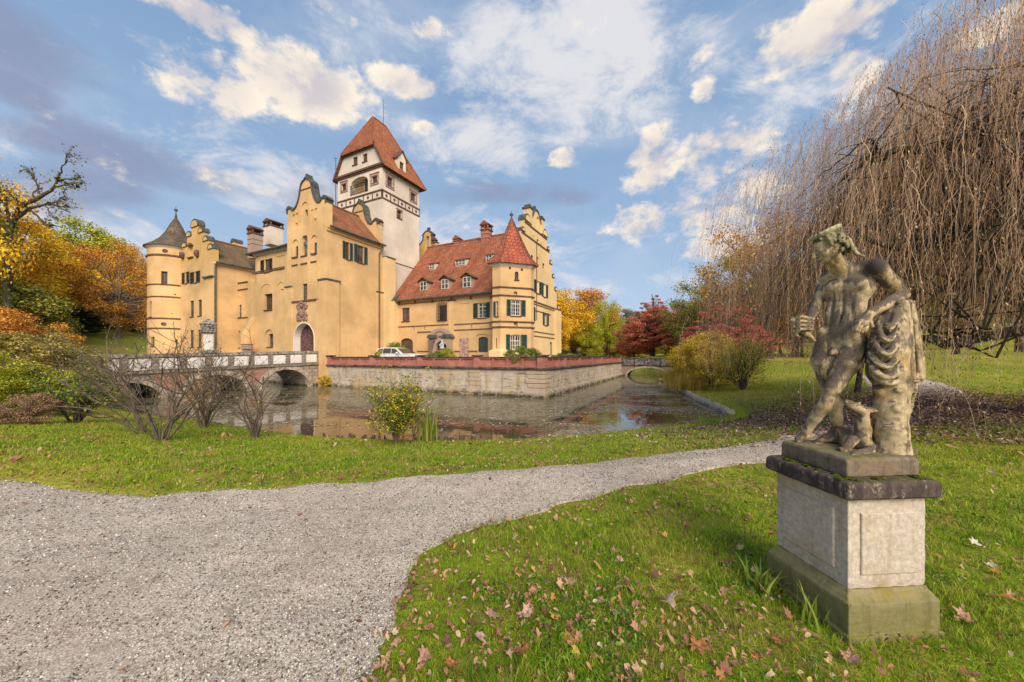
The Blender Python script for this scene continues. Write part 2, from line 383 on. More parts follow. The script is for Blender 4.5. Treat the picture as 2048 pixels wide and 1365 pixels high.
def _water(N):
    nt = N.t; n = N.noise(N.scale(N.co, (1, 1.0, 1)), 1.3, 3, .5); n2 = N.noise(N.co, 7, 4, .6)
    N.put(N.b.inputs['Base Color'], (.020, .022, .010)); N.b.inputs['IOR'].default_value = 1.6
    N.b.inputs['Specular IOR Level'].default_value = .75
    film = N.mr(N.noise(N.scale(N.co, (.8, 1.5, 1)), .6, 9, .7, .6), .40, .60)
    spk = N.mr(N.noise(N.co, 11, 6, .75), .44, .58)
    for ctr, r0, r1 in (((-5.0, 11.5, WATER), 2.6, 5.2), ((5.3, 14.3, WATER), .9, 2.2), ((-1.5, 11.2, WATER), 1.2, 2.6)): film = N.math('MULTIPLY', film, N.mr(N.vmath('DISTANCE', N.co, ctr, out=1), r0, r1))
    fm = N.math('MULTIPLY', film, N.math('MULTIPLY', spk, .85))
    N.put(N.b.inputs['Base Color'], N.mix(fm, (.050, .046, .022), (.27, .245, .15)))
    N.put(N.b.inputs['Roughness'], N.math('ADD', .025, N.math('MULTIPLY', fm, .5)))
    bump(N, N.math('ADD', N.math('MULTIPLY', n, 1.0), N.math('MULTIPLY', n2, .12)), .10, .03)
M_WATER = mat('moat_water', _water, .03, .6)
def leafmat(name, stops, rough=.6, trans=.25, spec=.25, pat=.0):
    def fn(N):
        g = N.new('ShaderNodeNewGeometry'); c = N.ramp(g.outputs['Random Per Island'], stops)
        n = N.noise(N.co, .9, 3, .5); c = N.mix(N.math('MULTIPLY', N.mr(n, .35, .7), .25), c, N.vmath('MULTIPLY', c, (.72, .66, .55)))
        if pat:
            c = N.mix(N.math('MULTIPLY', N.mr(N.noise(N.co, 90, 4, .65), .4, .7), pat), c, N.vmath('MULTIPLY', c, (.45, .4, .4)))
        N.put(N.b.inputs['Base Color'], c)
        if trans:
            tr = N.new('ShaderNodeBsdfTranslucent'); N.put(tr.inputs[0], c); mx = N.new('ShaderNodeMixShader'); mx.inputs[0].default_value = trans
            N.l.new(N.b.outputs[0], mx.inputs[1]); N.l.new(tr.outputs[0], mx.inputs[2]); N.l.new(mx.outputs[0], N.n['Material Output'].inputs[0])
    return mat(name, fn, rough, spec)
def _blade(N):
    g = N.new('ShaderNodeNewGeometry'); c = N.ramp(g.outputs['Random Per Island'], [(0, (.10, .20, .01)), (.35, (.20, .36, .015)), (.6, (.31, .48, .02)), (.82, (.44, .56, .035)), (.93, (.52, .48, .10)), (1, (.55, .40, .17))])
    n = N.noise(N.co, 1.1, 6, .65); m = N.noise(N.co, .35, 4, .6); k = N.noise(N.co, 5.5, 4, .6)
    c = N.mix(N.math('MULTIPLY', N.mr(n, .46, .64), .6), c, (.47, .38, .10)); c = N.mix(N.math('MULTIPLY', N.mr(k, .48, .62), .6), c, (.08, .17, .012)); c = N.mix(N.math('MULTIPLY', N.mr(m, .5, .68), .35), c, (.48, .50, .04))
    N.put(N.b.inputs['Base Color'], c); tr = N.new('ShaderNodeBsdfTranslucent'); N.put(tr.inputs[0], c); mx = N.new('ShaderNodeMixShader'); mx.inputs[0].default_value = .42
    N.l.new(N.b.outputs[0], mx.inputs[1]); N.l.new(tr.outputs[0], mx.inputs[2]); N.l.new(mx.outputs[0], N.n['Material Output'].inputs[0])
M_BLADE = mat('grass_blades', _blade, .6, .2)
M_DRY = leafmat('fallen_leaf', [(0, (.10, .045, .03)), (.25, (.30, .13, .075)), (.5, (.42, .22, .13)), (.72, (.52, .33, .21)), (.86, (.45, .17, .04)), (.94, (.62, .48, .34)), (1, (.50, .36, .05))], .6, .1, .3, .55)
M_FLOAT = leafmat('floating_leaf', [(0, (.09, .06, .02)), (.4, (.22, .17, .07)), (.7, (.42, .33, .17)), (.88, (.56, .48, .33)), (1, (.72, .68, .60))], .5, 0)
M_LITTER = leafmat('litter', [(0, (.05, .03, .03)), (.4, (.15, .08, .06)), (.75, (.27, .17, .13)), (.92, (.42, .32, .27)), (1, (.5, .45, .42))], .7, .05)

# ---------------------------------------------------------------- ground, path, water
def build_ground():
    u = np.linspace(-5.5, 5.5, 720); x = 3 * np.sinh(u); v = np.linspace(-1.9, 5.6, 520); y = 2 + 3 * np.sinh(v)
    X, Y = np.meshgrid(x, y); Z = ground(X, Y)
    ip = sdist(X, Y, PATHP[::4]); Z = Z - .035 * ss(.02, -.12, ip)
    V = np.c_[X.ravel(), Y.ravel(), Z.ravel()]; nx, ny = len(x), len(y); i = np.arange(nx * ny).reshape(ny, nx)
    Fq = np.stack([i[:-1, :-1], i[:-1, 1:], i[1:, 1:], i[1:, :-1]], -1).reshape(-1, 4)
    tag(mesh_np('ground', V, Fq, M_GROUND, smooth=True), 'green lawn and meadow strewn with autumn leaves', 'ground', kind='structure')
    M = 90; t = np.linspace(0, 1, M)[:, None, None]
    P = UPr[None] * (1 - t) + LOr[None] * t; X, Y = P[..., 0], P[..., 1]
    Z = ground(X, Y) + .012 + .012 * wob(X * 2.2, Y * 2.2, 3, 9); edge = np.minimum(t[..., 0], 1 - t[..., 0]); Z = Z - .022 * (1 - ss(0, .02, edge))
    i = np.arange(M * 700).reshape(M, 700)
    Fq = np.stack([i[:-1, :-1], i[1:, :-1], i[1:, 1:], i[:-1, 1:]], -1).reshape(-1, 4)
    tag(mesh_np('gravel_path', np.c_[X.ravel(), Y.ravel(), Z.ravel()], Fq, M_GRAVEL, smooth=True), 'pale grey gravel path curving past the statue', 'path', kind='structure')
    c = [AB(a, b)[:2] for a, b in [(14, -19), (14, 44), (-70, 44), (-70, -19)]]
    tag(mesh_np('moat_water', [(*p, WATER) for p in c], [(0, 1, 2, 3)], M_WATER), 'dark still moat water with floating leaves', 'water', kind='structure')
build_ground()

def scatter_pts(n, r0, r1, pw, th0, th1, rng):
    """points round the viewer, thinning with distance as r**-pw"""
    u = rng.random(n); e = 2 - pw
    r = (r0 ** e + u * (r1 ** e - r0 ** e)) ** (1 / e) if abs(e) > 1e-3 else r0 * (r1 / r0) ** u
    th = rng.uniform(th0, th1, n); return r * np.sin(th), r * np.cos(th), r
def in_pedestal(x, y, m=.0):
    return (np.abs(x - PED[0]) < .28 + m) & (np.abs(y - PED[1]) < .28 + m)
def build_grass():
    rng = np.random.default_rng(11); parts = []
    for n, r0, r1, pw, hs in ((370000, .7, 16, 1.7, 1.0), (70000, 10, 42, 1.6, 1.1)):
        x, y, r = scatter_pts(n, r0, r1, pw, R(-66), R(66), rng)
        dm = sdist(x, y); dp = sdist(x, y, PATHP[::3]); wv = wob(x * 1.7, y * 1.7)
        keep = (dm > .02) & (dp > -.075 + .085 * rng.random(n) - .09 * (rng.random(n) < .05)) & ~in_pedestal(x, y)
        litter = np.exp(-(((x - 12.8) / 6.3) ** 2 + ((y - 11.3) / 3.9) ** 2))
        keep &= rng.random(n) > litter * 1.05
        keep &= rng.random(n) < np.clip(.42 + .75 * ss(-.02, .35, dp) + .2 * wv, .2, 1)
        x, y, r, dm, dp, wv = (q[keep] for q in (x, y, r, dm, dp, wv)); m = len(x); z = ground(x, y)
        h = (.018 + .040 * rng.random(m) + .020 * wob(x * 4.1, y * 4.1) + .010 * wv + .03 * (rng.random(m) ** 6)) * hs * (.55 + .45 * ss(0, .4, dp)) * (.45 + .55 * ss(0, 1.0, dm)) * (1 + .6 * ss(17, 26, r))
        h *= 1 + .25 * ss(.9, .1, dm) * ss(3, 8, y); h = np.maximum(h, .012)
        w = (.0013 + .0011 * rng.random(m)) * np.maximum(1, r / 2.6) ** .85
        a = rng.uniform(0, 6.283, m); b = rng.uniform(0, 6.283, m); lean = h * (.25 + .8 * rng.random(m))
        dx, dy = np.cos(a) * w, np.sin(a) * w; lx, ly = np.cos(b) * lean, np.sin(b) * lean
        P = np.stack([np.c_[x - dx, y - dy, z - .01], np.c_[x + dx, y + dy, z - .01], np.c_[x + lx * .35 + dx * .8, y + ly * .35 + dy * .8, z + h * .6], np.c_[x + lx * .35 - dx * .8, y + ly * .35 - dy * .8, z + h * .6],
                      np.c_[x + lx, y + ly, z + h]], 1)
        parts.append(P)
    P = np.concatenate(parts); m = len(P); o = (np.arange(m) * 5)[:, None, None]
    T = (np.array([[0, 1, 2], [0, 2, 3], [3, 2, 4]])[None] + o).reshape(-1, 3)
    tag(mesh_np('grass', P.reshape(-1, 3), T, M_BLADE), 'short bright green lawn grass beside the gravel path', 'grass', kind='stuff')
build_grass()

def leaf_shape(kind):
    if kind == 0: p = [(0, -.5), (.16, -.3), (.24, 0), (.17, .28), (0, .5), (-.17, .28), (-.24, 0), (-.16, -.3)]
    else:
        half = [(0, -.34), (.13, -.36), (.34, -.42), (.27, -.22), (.52, -.12), (.36, .0), (.47, .27), (.24, .17), (.13, .26), (.1, .36), (0, .56)]
        p = half + [(-q[0], q[1]) for q in reversed(half[1:-1])]
    return np.array([(0, 0)] + p)
def leaf_batch(x, y, z, size, tilt, rng, kind, curl=.25, flat=False):
    L = leaf_shape(kind); m = len(x); k = len(L); a = rng.uniform(0, 6.283, m)
    px = L[None, :, 0] * size[:, None] * (1 + 0 * a[:, None]); py = L[None, :, 1] * size[:, None]
    c = rng.uniform(-1, 1, (m, 2)) * curl
    pz = (np.abs(L[None, :, 0]) * (.35 + c[:, :1]) * 1.2 + (L[None, :, 1] ** 2) * c[:, 1:] * 2.2 + rng.normal(0, .035, (m, k))) * size[:, None]
    if flat: pz *= 0
    n1, n2 = rng.normal(0, tilt, m), rng.normal(0, tilt, m)
    pz = pz + px * n1[:, None] + py * n2[:, None]
    X = px * np.cos(a)[:, None] - py * np.sin(a)[:, None]; Y = px * np.sin(a)[:, None] + py * np.cos(a)[:, None]
    lift = -pz.min(1, keepdims=True) if not flat else 0
    V = np.stack([X + x[:, None], Y + y[:, None], pz + lift + z[:, None]], -1)
    t = np.array([[0, i, i + 1 if i + 1 < k else 1] for i in range(1, k)])
    T = (t[None] + (np.arange(m) * k)[:, None, None]).reshape(-1, 3)
    return V.reshape(-1, 3), T
def join(parts):
    Vs, Ts, o = [], [], 0
    for V, T in parts: Vs.append(V); Ts.append(T + o); o += len(V)
    return np.concatenate(Vs), np.concatenate(Ts)
def build_leaves():
    rng = np.random.default_rng(21); parts = []
    for n, pw, s0, s1, kind, r0, r1 in ((40000, 1.25, .014, .042, 0, 1.3, 17), (2000, 1.4, .028, .062, 1, 1.4, 9), (16000, 0.6, .06, .11, 0, 9, 46)):
        x, y, r = scatter_pts(n, r0, r1, pw, R(-62), R(62), rng); dm = sdist(x, y); dp = sdist(x, y, PATHP[::3])
        dens = .34 + .85 * np.exp(-(((x - .4) / .75) ** 2 + ((y - 2.2) / .55) ** 2)) + .55 * ss(.5, .0, dp) * (dp > 0) + .28 * ss(.1, .8, wob(x * 1.4 + 3, y * 1.4))
        dens = dens + .7 * ss(.9, .1, dp) * (dp > 0) * (y > 4.2) * (x < 6)
        dens = np.where(dp < -.03, .012 + .03 * (wob(x * 2, y * 2) > .5), dens)
        if r0 > 8: dens = .3 + .6 * (wob(x * .7, y * .7) > .1)
        k = (rng.random(n) < dens) & (dm > 0) & ~in_pedestal(x, y, .02); x, y, dp = x[k], y[k], dp[k]
        z = ground(x, y) + np.where(dp > 0, .014 + .028 * rng.random(len(x)), .016)
        parts.append(leaf_batch(x, y, z, rng.uniform(s0, s1, len(x)), .45, rng, kind, .25 if kind == 0 else .55))
    V, T = join(parts)
    tag(mesh_np('leaf_litter', V, T, M_DRY), 'scattered brown and tan autumn leaves lying on lawn and path', 'fallen leaves', kind='stuff')
    # dark carpet of small leaves below the weeping beech
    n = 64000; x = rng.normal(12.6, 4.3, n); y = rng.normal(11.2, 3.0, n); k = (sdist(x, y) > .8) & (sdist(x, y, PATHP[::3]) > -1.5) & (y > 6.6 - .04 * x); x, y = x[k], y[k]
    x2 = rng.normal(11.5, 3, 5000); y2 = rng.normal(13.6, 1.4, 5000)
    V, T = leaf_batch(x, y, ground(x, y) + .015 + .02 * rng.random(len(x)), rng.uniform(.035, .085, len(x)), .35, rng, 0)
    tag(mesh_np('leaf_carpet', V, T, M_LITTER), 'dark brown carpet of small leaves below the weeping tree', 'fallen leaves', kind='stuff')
    # leaves afloat on the moat
    n = 170000; x = rng.uniform(-24, 17, n); y = rng.uniform(10, 50, n); d = sdist(x, y); a = (x - C0[0]) * E1[0] + (y - C0[1]) * E1[1]; b = (x - C0[0]) * E2[0] + (y - C0[1]) * E2[1]
    isl = (a < .15) & (a > -52) & (b > -.15)
    band = wob(x * .55, y * 1.1) + .7 * wob(x * 1.5, y * 2.6)
    clear = np.exp(-(((x + 4.5) / 5.5) ** 2 + ((y - 11.2) / 1.7) ** 2)) + .9 * np.exp(-(((x - 5.2) / 1.9) ** 2 + ((y - 14.1) / 1.4) ** 2))
    pr = np.clip(.36 + .62 * band, .03, 1) * (1 - np.clip(clear * 1.15, 0, .99)) * np.where(y > 24, .7, 1)
    k = (d < -.1) & ~isl & (rng.random(n) < pr); x, y = x[k], y[k]
    V, T = leaf_batch(x, y, np.full(len(x), WATER + .006), rng.uniform(.04, .15, len(x)), .015, rng, 0, flat=True)
    tag(mesh_np('floating_leaves', V, T, M_FLOAT), 'pale leaves and debris floating on the dark moat', 'floating leaves', kind='stuff')
    # the large leaves close to the viewer, one by one
    spots = [(1335, 1225, .13, 1, 5), (1400, 1310, .115, 1, 1), (1455, 1140, .11, 1, 0), (1950, 1040, .09, 0, 6), (1955, 1100, .085, 1, 7), (1140, 1290, .095, 1, 1), (1140, 1175, .09, 1, 2), (1050, 1245, .1, 1, 3),
             (985, 1250, .09, 1, 2), (1040, 1325, .11, 1, 1), (1230, 1240, .07, 1, 4), (1240, 1130, .055, 1, 5), (1060, 1060, .07, 1, 2), (1700, 1330, .09, 1, 2), (1560, 1300, .09, 1, 1), (1930, 1250, .1, 1, 2),
             (2015, 1210, .08, 0, 1), (1180, 1060, .05, 1, 3), (1330, 1080, .06, 1, 6), (1500, 1040, .06, 1, 1), (850, 1330, .09, 1, 2), (905, 1345, .08, 1, 1), (960, 1300, .08, 1, 3), (1110, 1250, .07, 1, 6),
             (1205, 1215, .07, 1, 4), (650, 1113, .045, 0, 1), (245, 1352, .035, 0, 1), (1065, 950, .06, 1, 1), (1980, 1145, .07, 1, 7), (1985, 950, .1, 0, 3)]
    cols = [(.20, .07, .05), (.42, .17, .05), (.40, .22, .15), (.46, .30, .21), (.33, .20, .14), (.62, .45, .30), (.52, .32, .07), (.55, .50, .36)]
    ms = [plain('big_leaf', c, .6, .3, 60, .3) for c in cols]
    words = ['dark red', 'orange brown', 'pinkish brown', 'tan', 'dull brown', 'pale beige', 'ochre yellow', 'greyish cream']
    near = ['on the lawn left of the pedestal', 'on the lawn right of the pedestal', 'on the bare gravel', 'beside the gravel edge']
    seen = {}
    for px, py, s, kind, ci in spots:
        g = G(px, py); V, T = leaf_batch(np.array([0.]), np.array([0.]), np.array([0.]), np.array([s]), .28, rng, kind, .3)
        dp = float(sdist(np.array([g.x]), np.array([g.y]), PATHP[::3])[0])
        o = mesh_np('fallen_leaf', V, T, ms[ci]); o.location = (g.x, g.y, g.z + (.028 if dp > 0 else .014))
        w = near[2] if dp < 0 else near[3] if dp < .25 else near[0] if px < 1600 else near[1]
        n_ = seen.get((ci, kind, w), 0); seen[(ci, kind, w)] = n_ + 1
        tag(o, 'curled %s %s leaf %s%s' % (words[ci], 'lobed' if kind else 'oval', w, ['', ', second', ', third', ', fourth', ', fifth', ', sixth'][n_]), 'fallen leaf', 'large fallen leaves on the lawn')
build_leaves()
def build_pebbles():
    rng = np.random.default_rng(9); x, y, r = scatter_pts(150000, 1.6, 8.5, 1.9, R(-64), R(50), rng); k = sdist(x, y, PATHP[::3]) < -.01; x, y = x[k], y[k]; n = len(x)
    s = (.0022 + .0068 * rng.random(n) ** 1.6) * np.maximum(1, np.hypot(x, y) / 3.2) ** .6; z = ground(x, y) + .012 + .012 * wob(x * 2.2, y * 2.2, 3, 9)
    O = np.array([(1, 0, 0), (0, 1, 0), (-1, 0, 0), (0, -1, 0), (.25, .2, .75), (0, 0, -.5)], float); a = rng.uniform(0, 6.283, n); c, si = np.cos(a)[:, None], np.sin(a)[:, None]
    j = O[None] * (1 + rng.normal(0, .25, (n, 6, 1))) * rng.uniform(.65, 1.25, (n, 1, 3)); X = (j[..., 0] * c - j[..., 1] * si) * s[:, None] + x[:, None]; Y = (j[..., 0] * si + j[..., 1] * c) * s[:, None] + y[:, None]; Z = j[..., 2] * s[:, None] + z[:, None]
    T = np.array([[0, 1, 4], [1, 2, 4], [2, 3, 4], [3, 0, 4], [1, 0, 5], [2, 1, 5], [3, 2, 5], [0, 3, 5]])
    tag(mesh_np('loose_gravel', np.stack([X, Y, Z], -1).reshape(-1, 3), (T[None] + (np.arange(n) * 6)[:, None, None]).reshape(-1, 3), leafmat('pebble', [(0, (.05, .045, .04)), (.3, (.18, .155, .135)), (.6, (.38, .34, .305)), (.88, (.56, .52, .47)), (1, (.78, .75, .70))], .8, 0)), 'loose pale gravel stones on the path surface', 'gravel', kind='stuff')
build_pebbles()
def build_weeds():
    rng = np.random.default_rng(14); x, y, r = scatter_pts(60000, 1.6, 12, 1.6, R(-62), R(60), rng); dp = sdist(x, y, PATHP[::3]); dm = sdist(x, y)
    k = (dm > .3) & (dp > -.02) & ~in_pedestal(x, y, .01) & (wob(x * 2.3 + 5, y * 2.3) + .6 * wob(x * 6, y * 6) > .55); x, y = x[k], y[k]
    V, T = leaf_batch(x, y, ground(x, y) + .012 + .03 * rng.random(len(x)), rng.uniform(.010, .030, len(x)) * np.maximum(1, np.hypot(x, y) / 4) ** .5, .45, rng, 0, .4)
    tag(mesh_np('clover', V, T, leafmat('clover_leaves', [(0, (.04, .10, .012)), (.5, (.10, .22, .02)), (.85, (.20, .34, .04)), (1, (.34, .42, .08))], .5, .3)), 'low patches of small round green weeds in the lawn', 'weeds', kind='stuff')
    x, y, r = scatter_pts(9000, 1.6, 11, 1.5, R(-62), R(52), rng); dp = sdist(x, y, PATHP[::3]); k = (dp < -.02) & (rng.random(len(x)) < .08 + .9 * (wob(x * 2.6, y * 2.6) > .75) + .5 * (dp > -.3)); x, y = x[k], y[k]
    V, T = leaf_batch(x, y, ground(x, y) + .018, rng.uniform(.007, .022, len(x)), .3, rng, 0, .5)
    tag(mesh_np('path_debris', V, T, leafmat('debris', [(0, (.04, .03, .02)), (.6, (.14, .09, .06)), (.9, (.24, .15, .09)), (1, (.16, .17, .04))], .8, 0)), 'dark crumbs of leaf and twig on the gravel', 'debris', kind='stuff')
build_weeds()
# ---------------------------------------------------------------- materials of the buildings
ROT = math.atan2(E1[1], E1[0])
def tiles(name, c1, c2, w=.2, h=.2, axis=0, streak=.6, dark=(.10, .045, .035), moss=.0):
    def fn(N):
        mp = N.new('ShaderNodeMapping'); N.put(mp.inputs[0], N.co); mp.vector_type = 'POINT'; mp.inputs['Rotation'].default_value = (0, 0, -ROT)
        sp = N.new('ShaderNodeSeparateXYZ'); N.put(sp.inputs[0], mp.outputs[0]); u = sp.outputs[axis]
        cb = N.new('ShaderNodeCombineXYZ'); N.put(cb.inputs[0], u); N.put(cb.inputs[1], sp.outputs[2])
        br = N.new('ShaderNodeTexBrick'); N.put(br.inputs['Vector'], cb.outputs[0]); br.inputs['Scale'].default_value = 1
        br.inputs['Brick Width'].default_value = w; br.inputs['Row Height'].default_value = h; br.inputs['Mortar Size'].default_value = .022
        br.inputs['Mortar Smooth'].default_value = .3; br.inputs['Bias'].default_value = -.1
        N.put(br.inputs['Color1'], c1); N.put(br.inputs['Color2'], c2); N.put(br.inputs['Mortar'], dark)
        cs = N.new('ShaderNodeCombineXYZ'); N.put(cs.inputs[0], u); N.put(cs.inputs[1], N.math('MULTIPLY', sp.outputs[2], .11))
        st = N.noise(cs.outputs[0], .75, 6, .62); f = N.noise(N.co, 1.2, 6, .7)
        c = N.mix(N.math('MULTIPLY', N.mr(st, .42, .66), streak), br.outputs['Color'], tuple(x * .42 for x in c1))
        c = N.mix(N.math('MULTIPLY', N.mr(f, .5, .75), .5), c, dark)
        c = N.mix(N.math('MULTIPLY', N.mr(f, .5, .28), .35), c, (.50, .25, .12))
        if moss: c = N.mix(N.math('MULTIPLY', N.mr(N.noise(N.co, .5, 5, .6), .42, .62), moss), c, (.13, .11, .05))
        N.put(N.b.inputs['Base Color'], c); bump(N, br.outputs['Fac'], -.6, .03)
    return mat(name, fn, .9, .15)
M_YEL = stucco('ochre_plaster', (.70, .455, .22), dirt=(.42, .29, .17), dirtamt=.55, mot=.30)
M_YEL2 = stucco('pale_ochre_plaster', (.73, .52, .27), dirt=(.4, .27, .14), dirtamt=.35)
M_YELD = stucco('stained_ochre_plaster', (.62, .40, .165), dirt=(.20, .14, .09), dirtamt=.6)
M_WHT = stucco('old_white_plaster', (.72, .62, .51), dirt=(.40, .32, .24), dirtamt=.62, bumpd=.03, mot=.22)
M_WHT2 = stucco('white_panel', (.80, .74, .68), dirt=(.42, .36, .31), dirtamt=.5, bumpd=.01)
M_TILE_A = tiles('red_tiles', (.43, .15, .075), (.27, .09, .058), axis=0, streak=.7)
M_TILE_B = tiles('red_tiles_cross', (.44, .15, .07), (.26, .085, .045), axis=1, moss=.45)
M_TILE_T = tiles('orange_tiles', (.42, .145, .065), (.28, .09, .045), axis=0, streak=.55)
M_TILE_T2 = tiles('orange_tiles_side', (.46, .16, .07), (.31, .105, .05), axis=1, streak=.3)
M_TILE_W = tiles('mossy_tiles', (.19, .13, .085), (.25, .125, .07), axis=1, moss=.7, dark=(.07, .055, .04))
M_TILE_M = tiles('brown_tiles', (.22, .12, .075), (.30, .11, .06), axis=0, moss=.5, dark=(.07, .05, .04))
M_TURRET = tiles('turret_tiles', (.40, .115, .065), (.28, .075, .048), w=.26, h=.30, axis=0, streak=.2, dark=(.12, .03, .025))
M_SLATE = tiles('slate_shingles', (.16, .125, .10), (.105, .085, .07), w=.2, h=.22, axis=0, streak=.3, dark=(.05, .04, .035))
M_BAND = plain('dark_trim', (.15, .075, .055), .8, .3, 4)
M_METAL = plain('weathered_copper', (.085, .085, .074), .6, .3, 3, .4)
M_GUT = plain('gutter_metal', (.075, .085, .075), .5, .3, 3, .5)
M_SHUT = plain('green_shutter', (.04, .075, .068), .55, .15, 5, .4)
M_SHUTD = plain('grey_shutter', (.045, .055, .05), .55, .15, 5, .4)
M_FRW = plain('white_window_frame', (.62, .57, .50), .6, .1)
M_FRB = plain('brown_window_frame', (.14, .075, .05), .6, .2)
M_STONE = stucco('portal_stone', (.40, .29, .23), dirt=(.2, .15, .12), dirtamt=.4, bumpd=.03)
M_PINKST = plain('red_marble', (.42, .27, .22), .7, .35, 6)
M_DARKHOLE = plain('dark_interior', (.02, .015, .012), .9, .1)
M_BRICKP = None
def _glass(N):
    n = N.noise(N.co, 1.1, 3, .5)
    N.put(N.b.inputs['Base Color'], N.mix(N.mr(n, .4, .6), (.03, .032, .036), (.11, .10, .09))); N.b.inputs['Specular IOR Level'].default_value = .6
    bump(N, n, .08, .05)
M_GLASS = mat('window_glass', _glass, .08)
def brickmat(name, c1, c2, mor, w, h, ms=.02, rot=0, stain=(.08, .06, .045), sa=.4, axis=2, bs=.6, big=None):
    """masonry seen on walls of any direction: runs along a+b"""
    def fn(N):
        mp = N.new('ShaderNodeMapping'); N.put(mp.inputs[0], N.co); mp.inputs['Rotation'].default_value = (0, 0, -ROT)
        sp = N.new('ShaderNodeSeparateXYZ'); N.put(sp.inputs[0], mp.outputs[0])
        cb = N.new('ShaderNodeCombineXYZ'); N.put(cb.inputs[0], N.math('SUBTRACT', sp.outputs[0], sp.outputs[1])); N.put(cb.inputs[1], sp.outputs[2])
        wv = N.vmath('ADD', cb.outputs[0], N.scale(N.noise(N.co, 1.5, 3, out=1), (.06, .06, 0)))
        br = N.new('ShaderNodeTexBrick'); N.put(br.inputs['Vector'], wv); br.inputs['Scale'].default_value = 1
        br.inputs['Brick Width'].default_value = w; br.inputs['Row Height'].default_value = h; br.inputs['Mortar Size'].default_value = ms; br.inputs['Mortar Smooth'].default_value = .4
        N.put(br.inputs['Color1'], c1); N.put(br.inputs['Color2'], c2); N.put(br.inputs['Mortar'], mor)
        f = N.noise(N.co, 2.2, 7, .7); st = N.noise(N.scale(N.co, (2, 2, .25)), 1.3, 6, .65); g = N.noise(N.co, .6, 5, .6)
        c = br.outputs['Color']
        if big: c = N.mix(N.mr(g, .42, .6), c, N.mix(N.mr(f, .35, .65), big, tuple(x * .72 for x in big)))
        c = N.mix(N.math('MULTIPLY', N.mr(st, .48, .72), sa), c, stain)
        c = N.mix(N.math('MULTIPLY', N.mr(f, .52, .74), .55), c, tuple(x * 1.5 for x in stain))
        c = N.mix(N.math('MULTIPLY', N.mr(sp.outputs[2], -.55, -.88), N.mr(f, .3, .55)), c, (.045, .045, .02))
        if rot:
            hs_ = N.noise(N.scale(N.co, (.7, .7, 4.5)), 1.5, 7, .7, .5); pt = N.noise(N.co, 5, 6, .75)
            c = N.mix(N.math('MULTIPLY', N.mr(hs_, .57, .63), .75), c, (.10, .08, .05)); c = N.mix(N.math('MULTIPLY', N.mr(pt, .60, .66), .7), c, (.07, .06, .035))
            c = N.mix(N.math('MULTIPLY', N.mr(N.noise(N.co, .8, 4, .6), .55, .65), .5), c, (.52, .36, .17)); c = N.mix(N.math('MULTIPLY', N.mr(N.noise(N.co, 1.7, 6, .7), .60, .68), .6), c, (.13, .14, .045))
        N.put(N.b.inputs['Base Color'], c)
        bump(N, N.math('ADD', N.math('MULTIPLY', br.outputs['Fac'], -.6), N.math('MULTIPLY', f, 1.1)), bs, .06)
    return mat(name, fn, .95, .15)
M_MOATWALL = brickmat('moat_masonry', (.50, .42, .33), (.40, .33, .25), (.36, .29, .22), 1.1, .38, .010, rot=1, stain=(.13, .09, .055), sa=.6, big=(.56, .48, .39))
M_REDBRICK = brickmat('red_brick', (.43, .155, .12), (.34, .11, .085), (.30, .15, .11), .27, .085, .014, stain=(.16, .06, .05), sa=.35, bs=.25, big=(.47, .19, .15))
M_COPE = plain('mossy_coping', (.10, .085, .07), .95, .55, 3, b=.4)
M_BRSTONE = brickmat('bridge_stone', (.36, .30, .24), (.27, .22, .18), (.12, .09, .07), .5, .28, .02, stain=(.10, .08, .05), sa=.5, big=(.40, .33, .27))
M_BRPIER = brickmat('bridge_parapet_stone', (.30, .26, .21), (.24, .2, .16), (.12, .1, .08), .35, .2, .012, stain=(.08, .07, .045), sa=.5)
M_PINKBR = brickmat('bridge_brick', (.42, .20, .15), (.34, .15, .11), (.34, .24, .19), .25, .08, .015, stain=(.16, .11, .07), sa=.4)
M_COURT = plain('courtyard_gravel', (.40, .36, .30), .95, .25, 5, b=.3)

# ---------------------------------------------------------------- castle helpers
class Plane:
    """vertical wall plane: passes (a0,b0), runs along (da,db); its outward side is (db,-da)"""
    def __init__(s, a0, b0, da=1.0, db=0.0):
        l = math.hypot(da, db); s.a0, s.b0, s.da, s.db = a0, b0, da / l, db / l
    def u(s, px):
        r = (px - 1024) / F; x0, y0, _ = AB(s.a0, s.b0); dx = s.da * E1[0] + s.db * E2[0]; dy = s.da * E1[1] + s.db * E2[1]
        return (r * y0 - x0) / (dx - r * dy)
    def z(s, py, u): return Zat(py, s.a0 + u * s.da, s.b0 + u * s.db)
    def T(s, u, d, z): return AB(s.a0 + u * s.da + d * s.db, s.b0 + u * s.db - d * s.da, z)
    def mb(s): return MB(lambda u, d, z: s.T(u, d, z))
FRONT = lambda b: Plane(0, b, 1, 0)
SIDE = lambda a: Plane(a, 0, 0, 1)
def arch_poly(u0, u1, z0, z1, rise, n=10):
    c, h = (u0 + u1) / 2, (u1 - u0) / 2
    return [(u0, z0), (u1, z0)] + [(c + h * math.cos(math.pi * i / n), z1 - rise + rise * math.sin(math.pi * i / n)) for i in range(n + 1)]
TMB = lambda: MB(lambda a, b, z: AB(a, b, z))
castle = empty('castle', AB(-25, 8, .85), 'ochre yellow castle with white keep, red tiled roofs and stepped gables behind the moat', 'castle')

